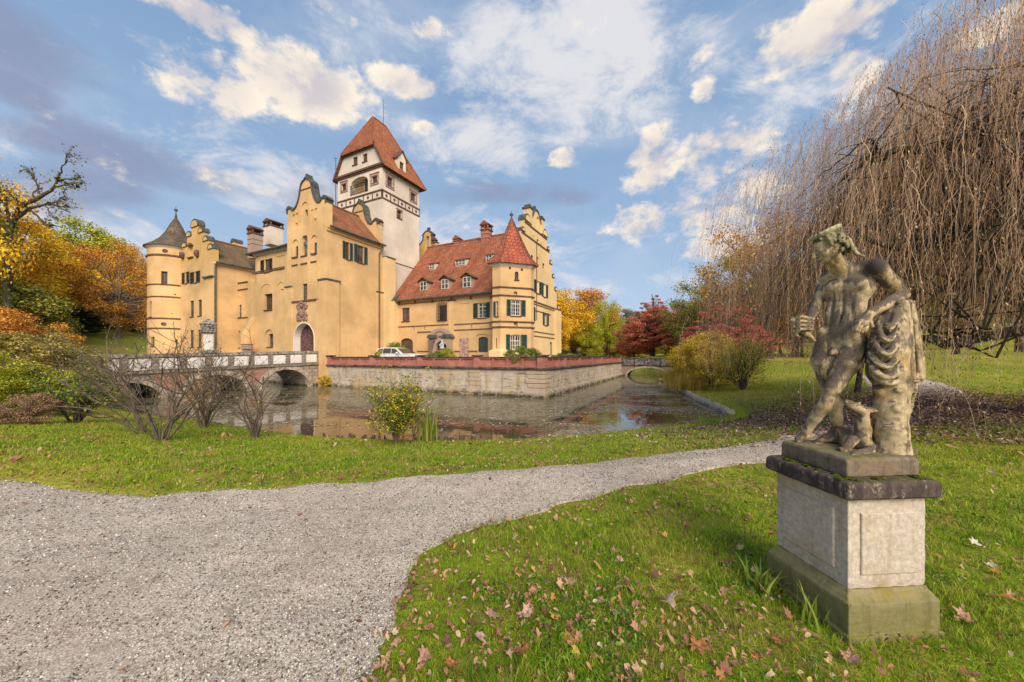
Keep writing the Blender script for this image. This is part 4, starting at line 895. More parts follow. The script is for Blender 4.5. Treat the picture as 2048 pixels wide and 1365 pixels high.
# ---------------------------------------------------------------- great hall with stepped gable and corner turret
HA0, HA1, HB0, HB1 = -19.8, -5.9, 7.4, 18.3; RBc, RZ = 12.85, 14.35
def great_hall():
    P, Sd = FRONT(HB0), SIDE(HA1); zE = 7.55; cu = TMB()
    m = TMB(); m.box(HA0, HA1, HB0, HB1, .85, zE); body = m.build('great_hall_wall', M_YEL, castle)
    window(P, 804, 819, 616, 643, cu, cols=2, rows=3, frame=M_FRB)
    window(P, 877.5, 894, 611, 641, cu, cols=4, rows=6, frame=M_FRB); window(P, 956, 972, 606, 636, cu, cols=2, rows=4, frame=M_FRW, shut=((947, 955.5), (972.5, 980)))
    window(P, 801, 825.7, 677, 713, cu, arch=.55, cols=4, rows=5, frame=M_FRB, sill=False, glass=plain('brown_shutter', (.12, .07, .05), .7)); window(P, 856, 861, 682.5, 700, cu, cols=1, rows=2, sill=False)
    blind(P, 919.5, 938, 607, 638, cu, 0, .05); blind(P, 835, 864, 665, 703, cu, 0, .05); blind(P, 951.5, 977, 668, 706, cu, .4, .08)
    window(P, 955.6, 975, 674, 705, cu, arch=.4, cols=2, rows=1, frame=M_SHUT, glass=M_SHUT, sill=False, depth=.2, name='blue_door')
    # little niches below the eaves
    c = P.mb(); hz = []
    for px, py in ((797.5, 606.5), (830, 604), (865, 602), (903, 598.5), (942, 595.5), (982.5, 593)):
        u = P.u(px); z = P.z(py, u); c.prism(arch_poly(u - .16, u + .16, z - .2, z + .2, .15, 6), 1, .1, -.2)
    for px, py in ((792.5, 660), (828, 658), (849, 657.5), (943, 654), (980.5, 652.5)):
        u = P.u(px); z = P.z(py, u); c.box(u - .07, u + .07, -.2, .1, z - .16, z + .16)
    o = len(cu.v); cu.v += c.v; cu.f += [tuple(i + o for i in f) for f in c.f]
    # right-hand wall windows
    window(Sd, 1072, 1078, 562, 587, cu, cols=2, rows=3, frame=M_FRW, shut=((1067.8, 1071.5), (1078.2, 1082))); window(Sd, 1086.5, 1091.5, 568, 594, cu, cols=2, rows=3, frame=M_FRW, shut=((1083, 1086.2), (1091.8, 1095.2)))
    window(Sd, 1089, 1093.5, 626, 651, cu, arch=.8, cols=2, rows=3, frame=M_FRW, shut=((1085.4, 1088.5), (1094, 1097))); window(Sd, 1064.5, 1067, 614, 641, cu, cols=1, rows=3, shut=((1067.3, 1070),))
    window(Sd, 1099, 1104, 684, 710, cu, arch=1, cols=1, rows=1, glass=M_SHUT, frame=M_SHUT, sill=False)
    cut(body, cu)
    bands(P, [(785.5, 897, 655), (909, 1000, 649.5), (909, 1000, 660.8), (835, 864, 664.5, .05), (895, 912, 602, .12), (785.5, 896, 611, .05)], proud=.06, th=.08)
    bands(P, [(835, 880, 703, .07), (903, 955, 703, .07)], proud=.08)
    bands(Sd, [(1066, 1101, 620, .08), (1066, 1117, 607.5, .08), (1066, 1117, 663, .08), (1066, 1117, 672, .08)], proud=.06)
    st = P.mb(); u0, u1 = P.u(898), P.u(908.6); st.box(u0, u1, .002, .09, .85, P.z(604, u0)); st.box(P.u(785.3), P.u(788), .002, .06, .85, zE - .3); build_split(st, 'pilaster_strip', M_YEL, castle)
    # grille ornament
    g = P.mb(); u0, u1 = P.u(876), P.u(895.5); z0, z1 = P.z(642, u0), P.z(608, u0)
    for i in range(7): x = u0 + (u1 - u0) * i / 6; g.box(x - .02, x + .02, .14, .18, z0, z1)
    for i in range(6): z = z0 + (z1 - z0) * i / 5; g.box(u0, u1, .13, .17, z - .018, z + .018)
    for s in (-.25, 0, .25): g.box((u0 + u1) / 2 + s - .02, (u0 + u1) / 2 + s + .02, .13, .17, z1, z1 + .4 - abs(s))
    g.build('window_grille', plain('dark_iron', (.035, .03, .03), .5), castle)
    # stone portal
    pm = P.mb(); u0, u1 = P.u(863.5), P.u(907); uc = (u0 + u1) / 2; zt = P.z(657.5, uc); o0, o1 = P.u(876.6), P.u(898.5); ocz = P.z(683, uc)
    pm.prism([(u0, .86), (u1, .86), (u1, P.z(675, u1)), (u1 - .9, P.z(675, u1))] + [(uc + 1.35 * math.cos(math.pi * i / 12), P.z(675, uc) + (zt - P.z(675, uc)) * math.sin(math.pi * i / 12)) for i in range(13)] + [(u0 + .9, P.z(675, u0)), (u0, P.z(675, u0))], 1, .02, .42)
    po = pm.build('stone_portal', M_STONE, castle); c = P.mb(); c.prism(arch_poly(o0, o1, .5, ocz, (o1 - o0) / 2, 12), 1, .6, .1); cc = P.u(888); c.box(cc - .38, cc + .38, .25, .6, P.z(676.5, cc), P.z(672.5, cc)); c.prism(arch_poly(uc - .95, uc + .95, P.z(675, uc), zt - .28, 1.0, 12), 1, .6, .34); cut(po, c)
    hd = P.mb(); hd.prism(arch_poly(o0 + .004, o1 - .004, .87, ocz - .004, (o1 - o0) / 2 - .004, 12), 1, .102, .13); hd.build('doorway', M_DARKHOLE, po)
    pc = P.mb()
    for x in (u0 + .42, u1 - .42): pc.prism([(x - .62, P.z(677, uc)), (x + .62, P.z(677, uc)), (x + .45, P.z(670, uc)), (x - .45, P.z(670, uc))], 1, .03, .55)
    build_split(pc, 'portal_cap', M_METAL, po)
    pp = P.mb(); pp.box(P.u(920), P.u(937.5), .01, .09, .9, P.z(677, P.u(930))); build_split(pp, 'stone_tablet', M_PINKST, castle)
    # stairs and low plinth at the turret
    # roof
    e = .35; rf = TMB(); sl_ = (RZ - zE) / (RBc - HB0); zl = zE - e * sl_ * .6
    slab(rf, [(HA0 + .05, HB0 - e, zl), (HA1 - .55, HB0 - e, zl), (HA1 - .55, RBc, RZ), (HA0 + .05, RBc, RZ)], .16); slab(rf, [(HA0 + .05, RBc, RZ), (HA1 - .55, RBc, RZ), (HA1 - .55, HB1 + e, zl), (HA0 + .05, HB1 + e, zl)], .16)
    roof = rf.build('roof', M_TILE_A, castle)
    rg = MB(); ridge(rg, AB(HA0, RBc, RZ + .02), AB(HA1 - .55, RBc, RZ + .02), .12); rg.build('ridge_tiles', M_TILE_A, roof)
    sf = TMB(); sf.prism([(HB0 + .02, zE), (RBc, RZ - .2), (HB1 - .02, zE)], 0, HA0 + .06, HA0 + .3); sf.build('great_hall_gable_wall', M_YEL, castle)
    g = MB(); g.tube([AB(HA0, HB0 - e - .08, zl - .08), AB(HA1 - 1.3, HB0 - e - .08, zl - .08)], .1, 8); g.build('gutter', M_GUT, castle)
    g = MB(); g.tube([AB(HA0 + .15, HB0 - .15, zl - .2), AB(HA0 + .25, HB0 - .13, zl - .6), AB(HA0 + .25, HB0 - .13, .9)], .07, 8); g.build('downpipe', M_GUT, castle)
    # dormers
    def zroof(b): return zl + (b - (HB0 - e)) * (RZ - zl) / (RBc - HB0 + e)
    for px, pyb, w, h, kind in ((848, 582, .95, .95, 1), (891, 579, .95, 1.0, 1), (935, 576, 1.0, 1.05, 1), (865, 539, .8, .62, 0), (922, 532, 1.3, .62, 0), (979, 525, .8, .75, 0)):
        # find the roof point seen at (px,pyb)
        best = min((abs(Zat(pyb, Aat(px, b), b) - zroof(b)), b) for b in np.arange(7.1, 12.8, .02)); b = best[1]; a = Aat(px, b); z = zroof(b)
        d = TMB(); run = h / ((RZ - zl) / (RBc - HB0 + e)) + .1
        d.prism([(b - .05, z - .1), (b + run, z + h), (b - .05, z + h)], 0, a - w / 2, a + w / 2); do = d.build('dormer', M_FRW if kind == 0 else M_STONE, castle)
        Pw = FRONT(b - .06); g = Pw.mb(); g.box(a - w / 2 + .1, a + w / 2 - .1, .002, .03, z + .08, z + h - .08); g.build('window', M_GLASS, do)
        g = Pw.mb(); nx = 3 if w > 1.2 else 2
        for i in range(nx + 1): x = a - w / 2 + .08 + (w - .16) * i / nx; g.box(x - .035, x + .035, .031, .06, z + .05, z + h - .05)
        for zz in (z + .06, z + h * .5, z + h - .08): g.box(a - w / 2 + .05, a + w / 2 - .05, .031, .055, zz - .025, zz + .025)
        g.build('frame', M_FRW, do)
        r = TMB()
        if kind: 
            slab(r, [(a - w / 2 - .18, b - .28, z + h - .02), (a, b - .28, z + h + .42), (a, b + run + .55, z + h + .42), (a - w / 2 - .18, b + run + .1, z + h - .02)], .09); slab(r, [(a, b - .28, z + h + .42), (a + w / 2 + .18, b - .28, z + h - .02), (a + w / 2 + .18, b + run + .1, z + h - .02), (a, b + run + .55, z + h + .42)], .09); r.prism([(a - w / 2, z + h - .05), (a + w / 2, z + h - .05), (a, z + h + .3)], 1, b - .05, b + .05)
        else: slab(r, [(a - w / 2 - .08, b - .2, z + h), (a + w / 2 + .08, b - .2, z + h), (a + w / 2 + .08, b + run + .35, z + h + .32), (a - w / 2 - .08, b + run + .35, z + h + .32)], .07)
        r.build('dormer_roof', M_TILE_M, do)
    # stepped gable on the right, plane a = HA1
    G0 = HA1 - .55; steps_r = [(1093.6, 476), (1098.2, 502), (1103.3, 530), (1108.3, 557), (1113.5, 583), (1117.8, 619)]
    ST = [(Bat(px, HA1), Zat(py, HA1, Bat(px, HA1))) for px, py in steps_r]; pk = (Bat(1072.5, HA1), Zat(421, HA1, Bat(1072.5, HA1)))
    bc = RBc
    prof = [(HB1 + .5, .85), (ST[-1][0], .85)]
    prof = [(ST[-1][0], .85), (ST[-1][0], ST[-1][1])]
    for i in range(len(ST) - 2, -1, -1): prof += [(ST[i][0], ST[i + 1][1]), (ST[i][0], ST[i][1])]
    top = pk[1]; hw = .95
    prof += [(bc + 1.35, ST[0][1]), (bc + 1.35, 14.6), (bc + 1.1, 15.1), (bc + .75, 15.5), (bc + .5, 15.95), (bc + .22, 16.1), (bc, top - .05), (bc - .22, 16.1), (bc - .5, 15.95), (bc - .75, 15.5), (bc - 1.1, 15.1), (bc - 1.35, 14.6)]
    ls = []
    for i, (b, z) in enumerate(ST): ls.append((2 * bc - b, z))
    prof += [(bc - 1.35, ls[0][1]), (ls[0][0], ls[0][1])]
    for i in range(1, len(ls) - 1): prof += [(ls[i - 1][0], ls[i][1]), (ls[i][0], ls[i][1])]
    prof += [(ls[-2][0], .85)] if 0 else [(ls[-2][0], zE + .1), (HB0, zE + .1), (HB0, .85)]
    gm = TMB(); gm.prism([(b, z) for b, z in prof if z > 0], 0, G0 - .002, HA1 + .004); go = gm.build('stepped_gable', M_YEL2, castle)
    c = TMB()
    for px0, px1, y0, y1, ar in ((1061.5, 1066.5, 510, 522, 1), (1073, 1077, 514, 530, 1), (1085, 1089, 527, 538.5, .5), (1073.6, 1077, 479, 490.5, .5), (1066, 1068, 471.5, 478, 0), (1081.5, 1083.2, 488, 495, 0)): window(Sd, px0, px1, y0, y1, c, arch=ar, cols=1 if ar < .9 else 2, rows=2, sill=False)
    blind(Sd, 1073.5, 1077.8, 434, 456, c, 1, .12)
    # holes for the windows of the wall below
    for px0, px1, y0, y1 in ((1067.8, 1082, 560, 588), (1083, 1095.3, 566, 596), (1085.2, 1097.2, 624, 652), (1062, 1070, 613, 642), (1098.9, 1104.1, 683, 710.5)):
        pass
    for px0, px1, y0, y1, ar in ((1072, 1078, 562, 587, 0), (1086.5, 1091.5, 568, 594, 0), (1089, 1093.5, 626, 651, .8), (1064.5, 1067, 614, 641, 0), (1099, 1104, 684, 710, 1)): blind(Sd, px0, px1, y0, y1, c, ar, .15)
    cut(go, c)
    gb = SIDE(HA1 + .004).mb()
    for (b0, b1, z) in ((2 * bc - ST[1][0], ST[1][0], ST[1][1] - .15), (2 * bc - ST[0][0], ST[0][0], ST[0][1] - .2), (HB0, ST[-1][0], ST[-1][1] - .1)): gb.box(b0, b1, .002, .07, z - .06, z + .06)
    for b in (bc, ): gb.box(b - .04, b + .04, .002, .05, 5.2, ST[1][1] - .2)
    build_split(gb, 'gable_band', M_BAND, castle)
    ps = SIDE(HA1 + .004).mb(); ps.box(ST[-1][0] - 1.6, ST[-1][0], .002, .3, .86, Zat(619, HA1, ST[-1][0]) - .3); ps.build('corner_pier', M_YEL2, castle)
    cp = TMB()
    for sgn in (-1, 1):
        for i, (b, z) in enumerate(ST):
            if sgn < 0 and i >= 5: continue
            b_in = bc + 1.35 if i == 0 else ST[i - 1][0]
            x1 = b if sgn > 0 else 2 * bc - b; x0 = b_in if sgn > 0 else 2 * bc - b_in; xc = (x1 * .62 + x0 * .38); w = abs(x1 - x0) * .38 + .06
            xc = x1 - sgn * w
            cp.prism([(xc + (w + .08) * math.cos(math.pi * k / 8), z + (w + .05) * 1.05 * math.sin(math.pi * k / 8)) for k in range(9)], 0, G0 - .1, HA1 + .1)
    build_split(cp, 'step_coping', M_METAL, castle)
    cy = TMB()
    for sgn in (-1, 1):
        for i, (b, z) in enumerate(ST):
            if sgn < 0 and i >= 5: continue
            b_in = bc + 1.35 if i == 0 else ST[i - 1][0]; x1 = b if sgn > 0 else 2 * bc - b; w = abs(b - b_in) * .38 + .06; xc = x1 - sgn * w
            cy.prism([(xc + (w - .08) * math.cos(math.pi * k / 8), z + .01 + (w - .05) * .95 * math.sin(math.pi * k / 8)) for k in range(9)], 0, HA1 + .09, HA1 + .13)
    build_split(cy, 'step_infill', M_YEL2, castle)
    tm = TMB()
    for s in (-1, 1):
        b = bc + s * 1.55; tm.box(G0 - .05, HA1 + .1, b - .28, b + .28, 14.3, 15.75 - .0 * s); 
    build_split(tm, 'gable_pinnacle', M_YEL2, castle)
    tm = TMB()
    for s in (-1, 1): b = bc + s * 1.55; tm.box(G0 - .15, HA1 + .2, b - .38, b + .38, 15.75, 15.9); tm.box(G0 - .0, HA1 + .05, b - .2, b + .2, 15.9, 16.15)
    capb = [(p[0], p[1]) for p in prof if abs(p[0] - bc) < 1.34 and p[1] > 14.7]
    for i in range(len(capb) - 1):
        (x0, z0), (x1, z1) = capb[i], capb[i + 1]; tm.prism([(x0, z0), (x1, z1), (x1, z1 + .14), (x0, z0 + .14)], 0, G0 - .1 + .002 * i, HA1 + .1 - .002 * i)
    tm.prism([(bc - .12, top), (bc + .12, top), (bc + .2, top + .25), (bc, top + .5), (bc - .2, top + .25)], 0, HA1 - .4, HA1 - .1)
    tm.build('gable_coping', M_METAL, castle)
    # ornate little belfry gable behind the roof
    b = 14.2; a0, a1 = Aat(838, b), Aat(871, b); ac = Aat(855, b); zt = Zat(463, ac, b); k = (a1 - a0) / 2 / 2.0
    pr = [(2.0, -4), (2.0, -1.55), (1.4, -1.3), (1.0, -.95), (.95, -.6), (1.15, -.5), (1.0, -.35), (.6, -.15), (.3, 0)]; pts = [(ac + x * k, zt + z) for x, z in pr] + [(ac - x * k, zt + z) for x, z in reversed(pr)]
    bg = TMB(); bg.prism(pts, 1, b, b + .5); bo = bg.build('belfry_gable', M_YELD, castle); c = TMB(); c.prism(arch_poly(ac - .36 * k, ac + .36 * k, zt - 2.1, zt - .55, .36 * k), 1, b - .2, b + .7); cut(bo, c)
    bg = TMB(); capstrip(bg, pts[1:-1], b, b + .5, .12, .08); bg.box(ac - .15, ac + .15, b + .1, b + .4, zt, zt + .5); bg.build('gable_coping', M_METAL, castle)
great_hall()

def chimney(px, py_top, py_bot, b, wpx, kind):
    a = Aat(px, b); z1, z0 = Zat(py_top, a, b), Zat(py_bot, a, b) - .8; Y = C0[1] + a * E1[1] + b * E2[1]; w = wpx / F * Y * .5 * .92; d = w
    m = TMB(); mt = {0: M_REDBRICK, 1: M_WHT, 2: M_YEL2, 3: M_STONE}[kind]; h = z1 - z0; zc = z1 - min(h * .28, .8)
    m.box(a - w, a + w, b - d, b + d, z0, zc); c = m.build('chimney', mt, castle)
    k = TMB(); k.box(a - w - .1, a + w + .1, b - d - .1, b + d + .1, zc, zc + .12)
    if kind == 2:
        k.v, k.f = [], []; k.prism([(a + (w + .12) * math.cos(math.pi * i / 10), zc + (w + .12) * math.sin(math.pi * i / 10)) for i in range(11)], 1, b - d - .05, b + d + .05)
    else:
        for x in (a - w + .05, a, a + w - .05):
            for y in (b - d + .05, b + d - .05): k.box(x - .07, x + .07, y - .07, y + .07, zc + .12, z1 - .28)
        k.box(a - w - .06, a + w + .06, b - d - .06, b + d + .06, z1 - .3, z1 - .22); 
        k.prism([(a - w - .15, z1 - .22), (a + w + .15, z1 - .22), (a, z1 + .2)], 1, b - d - .12, b + d + .12)
    k.build('chimney_cap', M_TILE_A if kind == 0 else M_BAND if kind == 3 else M_METAL if kind == 2 else M_BAND, c)
    if kind in (0, 3):
        m = TMB()
        for zz in (z0 + h * .45, z0 + h * .6): m.box(a - w - .05, a + w + .05, b - d - .05, b + d + .05, zz, zz + .08)
        m.build('chimney_band', M_STONE, c)
chimney(915.6, 476, 492, RBc, 13, 0); chimney(973, 448, 488, RBc - .2, 18, 0); chimney(869, 478, 500, RBc + 1.5, 7, 3)

def turret():
    # a three-sided oriel tower on the corner: wide diagonal face between two narrow square ones
    dd = .7071; P = Plane(-4.73, 6.23, dd, dd); u0, u1 = P.u(1001), P.u(1062); zE = P.z(523.5, u0)
    D1 = (-4.73 + u0 * dd, 6.23 + u0 * dd); D2 = (-4.73 + u1 * dd, 6.23 + u1 * dd)
    aL, bR = Aat(985, D1[1]), Bat(1067.5, D2[0])
    FP_ = [(aL, D1[1]), D1, D2, (D2[0], bR), (D2[0] - 2.6, bR + 1.2), (aL, D1[1] + 3.2)]
    ac, bc = Aat(1023, 7.35), 7.35
    def ring(off, z, s=1.0):
        n = len(FP_); out = []
        for i, (a, b) in enumerate(FP_):
            (pa, pb), (na, nb) = FP_[i - 1], FP_[(i + 1) % n]
            e0 = np.array([a - pa, b - pb]); e0 /= np.linalg.norm(e0); e1 = np.array([na - a, nb - b]); e1 /= np.linalg.norm(e1); m_ = np.array([e0[1] + e1[1], -e0[0] - e1[0]]); m_ /= np.linalg.norm(m_); c = max(.5, float(m_ @ np.array([e1[1], -e1[0]])))
            q = np.array([a, b]) + m_ * off / c; q = np.array([ac, bc]) + (q - np.array([ac, bc])) * s; out.append(AB(q[0], q[1], z))
        return out
    def built(m, *k, **kw):
        o = m.build(*k, **kw); bm = bmesh.new(); bm.from_mesh(o.data); bmesh.ops.recalc_face_normals(bm, faces=bm.faces); bm.to_mesh(o.data); bm.free(); return o
    m = MB(); m.rings([ring(0, .85), ring(0, zE)]); body = built(m, 'corner_turret_wall', M_YEL, castle)
    cu = TMB()
    window(P, 1022, 1041.5, 600, 632, cu, cols=4, rows=4, frame=M_FRW, shut=((1013, 1021.4), (1042, 1051)))
    window(P, 1020.5, 1041.5, 669.5, 700, cu, arch=.3, cols=4, rows=3, frame=M_FRW, shut=((1011.8, 1020), (1042, 1053.7)))
    window(P, 1029.5, 1037, 543.5, 560, cu, arch=1, cols=2, rows=3)
    for x, y in ((1019.8, 536.6), (1043.7, 540)): window(P, x - 2, x + 2, y - 2.6, y + 2.6, cu, cols=1, rows=1, sill=False)
    for x, y in ((1031, 588), (1031.5, 649)):
        u = P.u(x); z = P.z(y, u); c = P.mb(); c.prism(arch_poly(u - .16, u + .16, z - .2, z + .2, .15, 6), 1, .1, -.2); o = len(cu.v); cu.v += c.v; cu.f += [tuple(i + o for i in f) for f in c.f]
    P2 = Plane(0, D1[1], 1, 0)
    window(P2, 992, 996.5, 603, 633, cu, cols=1, rows=3, frame=M_FRW, shut=((987.5, 991.5),)); window(P2, 991.5, 994, 677, 697, cu, cols=1, rows=1, sill=False)
    cut(body, cu)
    for py in (574, 590.5, 643, 654):
        bd = MB(); z = P.z(py, u0); bd.rings([ring(.02, z - .06), ring(.09, z - .05), ring(.09, z + .05), ring(.02, z + .06)]); built(bd, 'string_course', M_BAND, castle)
    b2 = MB(); b2.rings([ring(.02, .86), ring(.22, .87), ring(.22, P.z(702, u0)), ring(.02, P.z(699.5, u0))]); built(b2, 'turret_plinth', M_YEL2, castle)
    cn = MB(); cn.rings([ring(.02, zE - .35), ring(.14, zE - .2), ring(.2, zE - .02), ring(.1, zE + .05)]); built(cn, 'cornice', M_FRW, castle)
    zt = Zat(436, ac, bc); h = zt - zE; rf = MB(); prof = [(.36, zE - .1, 1), (.34, zE, 1), (.02, zE + h * .14, .88), (0, zE + h * .34, .66), (0, zE + h * .58, .42), (0, zE + h * .82, .19), (0, zt, .01)]
    rf.rings([ring(o_, z, s_) for o_, z, s_ in prof]); ro = built(rf, 'turret_roof', M_TURRET, castle)
    for k in range(6):
        rr = MB(); rr.tube([ring(o_, z, s_)[k] for o_, z, s_ in prof[1:]], .055, 5); rr.build('ridge_tiles', M_BAND, ro)
    c = AB(ac, bc, zt); f = MB(); f.lathe(c[0], c[1], [(.06, zt - .2), (.05, zt + .12), (.16, zt + .22), (.17, zt + .3), (.05, zt + .4), (.01, zt + .55)], 10); f.build('finial', M_GUT, ro, smooth=True)
turret()

# ---------------------------------------------------------------- middle range, west wing, round tower
def middle():
    b0 = .8; P = FRONT(b0); zE = 12.15; A0 = Aat(497, b0) + .5; cu = TMB()
    m = TMB(); m.box(A0 + 1.0, GA0, b0, 8, -1.6, zE); m.lathe(A0 + 1.0, b0 + 1.0, [(1.0, Zat(569, A0, b0)), (1.0, zE)], 24) ; body = m.build('middle_range_wall', M_YEL, castle)
    ml = TMB(); ml.box(A0, A0 + 1.0, b0 + 1.0, 8, -1.6, zE - .001); ml.box(A0 + .004, A0 + .998, b0 + .01, b0 + 1.0, -1.6, Zat(569, A0, b0)); ml.build('middle_range_wall', M_YEL, castle)
    window(P, 529, 539, 519, 545, cu, shut=((522, 528.5), (539.3, 545)), smat=M_SHUTD, rows=3)
    blind(P, 553, 569.5, 512, 541, cu, 0, .05)
    blind(P, 520, 545, 568.5, 640, cu, .8, .05)
    window(P, 528, 543.5, 588, 620, cu, cols=4, rows=3, depth=.3); window(P, 534, 546, 668, 694, cu, arch=.1, cols=2, rows=3, depth=.35); blind(P, 529, 546.5, 659, 695, cu, 1, .14); blind(P, 554, 569.5, 565, 590, cu, .8, .05)
    window(P, 560, 566, 578, 588, cu, cols=1, rows=1, sill=False, glass=M_YELD, frame=M_YEL)
    cut(body, cu)
    bands(P, [(505, 569.5, 549, .09), (505, 569.5, 546, .05)], proud=.06, m=M_BAND)
    cn = MB(); z0, z1 = Zat(577, A0, b0), Zat(567, A0, b0); c = AB(A0 + 1.0, b0 + 1.0)
    cn.lathe(c[0], c[1], [(.25, z0), (.5, z0 + .1), (.52, z0 + .17), (.75, z0 + .25), (.78, z0 + .34), (1.0, z1 - .08), (1.03, z1)], 20); cn.build('corbel', M_YEL2, castle)
    co = TMB(); co.box(A0 + 1, GA0, b0 - .14, b0 + .2, zE - .3, zE - .12); co.box(A0 + 1, GA0, b0 - .22, b0 + .2, zE - .12, zE + .02); co.lathe(A0 + 1, b0 + 1, [(1.14, zE - .3), (1.14, zE - .12), (1.22, zE - .119), (1.22, zE + .02)], 24); co.build('cornice', M_FRW, castle)
    # roof, hipped to the left
    e = .4; zr = 14.55; bm_ = 4.6; rf = TMB()
    slab(rf, [(A0 - .1, b0 - e, zE), (GA0 + .1, b0 - e, zE), (GA0 + .1, bm_, zr), (A0 + 3.4, bm_, zr)]); slab(rf, [(A0 - .1, b0 - e, zE), (A0 + 3.4, bm_, zr), (A0 - .1, 8.4, zE)]); slab(rf, [(A0 - .1, 8.4, zE), (A0 + 3.4, bm_, zr), (GA0 + .1, bm_, zr), (GA0 + .1, 8.4, zE)])
    rf.build('roof', M_TILE_M, castle)
    g = MB(); g.tube([AB(A0 - .15, b0 - e - .05, zE - .05), AB(GA0, b0 - e - .05, zE - .05)], .1, 8); g.build('gutter', M_GUT, castle)
    # raked buttress
    bt = TMB(); z1 = Zat(627, A0, b0); z0 = Zat(640, A0, b0); bt.prism([(b0 + .2, -1.6), (b0 - 1.0, -1.6), (b0 - .95, z0 - 1.6), (b0 + .2, z1)], 0, A0 + .02, A0 + .9); bt.build('raked_buttress', M_YEL, castle)
    # recessed bay between middle range and west wing
    bb = 2.4; Q = FRONT(bb); a0, a1 = -38.8, A0; zt = Zat(567, Aat(480, bb), bb); c = TMB()
    m = TMB(); m.box(a0 + .01, a1 - .01, bb, 6, -1.6, zt); bo = m.build('bay_wall', M_YEL, castle)
    window(Q, 474, 482, 610, 635, c, cols=1, rows=3); window(Q, 472.3, 480.5, 662, 696, c, cols=1, rows=3); blind(Q, 468, 487, 594, 637, c, .8, .05); cut(bo, c)
    bands(Q, [(462.5, 496, 569.5, .12), (462.5, 496, 583, .1), (462.5, 496, 638, .09)], proud=.1)
middle()
def west_wing():
    A0, A1 = -47.05, -38.8; AC = (A0 + A1) / 2; P, Sd = FRONT(0), SIDE(A1); zE = 12.1; B1 = 14; c = TMB()
    m = TMB(); m.box(A0, A1, 0, B1, -1.6, zE); body = m.build('west_wing_wall', M_YEL, castle)
    window(P, 370, 374, 545, 567.5, c, rows=3, cols=1, shut=((364.5, 369.5), (374.5, 379)), smat=M_SHUTD); window(P, 389, 393.5, 543.5, 566, c, rows=3, cols=1, shut=((381, 388.5), (394, 400.5)), smat=M_SHUTD)
    for px, y0, y1 in ((383.8, 602, 634), (399.8, 600, 632), (383.3, 661, 695), (399, 660, 694)): window(P, px - 3.8, px + 3.8, y0, y1, c, cols=2, rows=4, frame=M_FRB)
    cut(body, c)
    # stepped gable with round-headed steps
    Yc = lambda a: C0[1] + a * E1[1]; zz = lambda px, py: Zat(py, Aat(px, 0), 0)
    tiers = [(.85, zz(385, 456)), (1.95, zz(392, 469)), (3.05, zz(403, 485)), (4.12, zz(415, 500))]
    pr = [(AC - 4.12, zE)]
    for h, z in reversed(tiers): pr += [(AC - h, pr[-1][1]), (AC - h, z)]
    for h, z in tiers: pr += [(AC + h, z) if pr[-1][1] == z else (pr[-1][0], z), (AC + h, z)]
    pr += [(AC + 4.12, zE)]
    g = TMB(); g.prism(pr, 1, -.003, .5); go = g.build('west_wing_gable', M_YELD, castle); c = TMB(); blind(P, 378.5, 385.5, 493, 516, c, .5, .15); cut(go, c)
    cp = TMB(); cy = TMB()
    for i, (h, z) in enumerate(tiers):
        hi = 0 if i == 0 else tiers[i - 1][0]; cs = [AC] if i == 0 else [AC + (h + hi) / 2, AC - (h + hi) / 2]; w = h if i == 0 else (h - hi) / 2
        for x in cs:
            cp.prism([(x + (w + .1) * math.cos(math.pi * k / 10), z + (w + .1) * .95 * math.sin(math.pi * k / 10)) for k in range(11)], 1, -.1, .6); cy.prism([(x + (w - .1) * math.cos(math.pi * k / 10), z + .01 + (w - .1) * .95 * math.sin(math.pi * k / 10)) for k in range(11)], 1, -.125, -.09)
    build_split(cp, 'step_coping', M_METAL, castle); build_split(cy, 'step_infill', M_YELD, castle)
    n = P.mb(); u0, u1 = P.u(377), P.u(387.5); n.prism([(u0, P.z(494, u0)), (u1, P.z(494, u0)), ((u0 + u1) / 2, P.z(488, u0))], 1, .002, .2); n.box(u0, u1, .002, .2, P.z(518, u0), P.z(516.5, u0)); u = P.u(383); n.lathe(0, 0, [(.3, 0)], 3) if 0 else None; n.build('niche_canopy', M_BAND, castle)
    for px, py in ((367.5, 512), (396.5, 508)):
        u = P.u(px); z = P.z(py, u); q = P.mb(); q.rings([[(u + r * math.cos(6.283 * j / 8), d, z + r * 1.5 * math.sin(6.283 * j / 8)) for j in range(8)] for r, d in ((.28, .002), (.3, .2), (.16, .38))]); q.build('carved_head', M_BAND, castle)
    pb = P.mb(); u0 = P.u(409); pb.box(u0, A1, .002, .1, P.z(555, u0), zE); pb.build('corner_pier', M_YEL, castle); pb = P.mb(); pb.box(u0 - .1, A1 + .1, .002, .22, P.z(556, u0) - .08, P.z(555, u0)); pb.box(P.u(349), P.u(360), .002, 0.5, P.z(582, u0) - .08, P.z(582, u0) + .05); pb.build('pier_coping', M_METAL, castle)
    zr = 15.4; e = .35; rf = TMB()
    slab(rf, [(A1 + e, .52, zE - .1), (A1 + e, B1, zE - .1), (AC, B1, zr), (AC, .52, zr)]); slab(rf, [(A0 - e, .52, zE - .1), (AC, .52, zr), (AC, B1, zr), (A0 - e, B1, zE - .1)]); ro = rf.build('roof', M_TILE_W, castle)
    r = MB(); ridge(r, AB(AC, .5, zr + .03), AB(AC, B1, zr + .03), .14); r.build('ridge_tiles', M_TILE_A, ro)
    cn = Sd.mb(); cn.box(0, B1, .002, .22, zE - .35, zE - .15); cn.build('cornice', M_FRW, castle); g = MB(); g.tube([AB(A1 + e + .05, .1, zE - .18), AB(A1 + e + .05, B1, zE - .18)], .1, 8); g.build('gutter', M_GUT, castle)
    g = MB(); g.tube([AB(A1 + .35, .15, zE - .3), AB(A1 + .13, .12, zE - .8), AB(A1 + .13, .12, .0)], .09, 8); g.build('downpipe', M_GUT, castle)
west_wing()
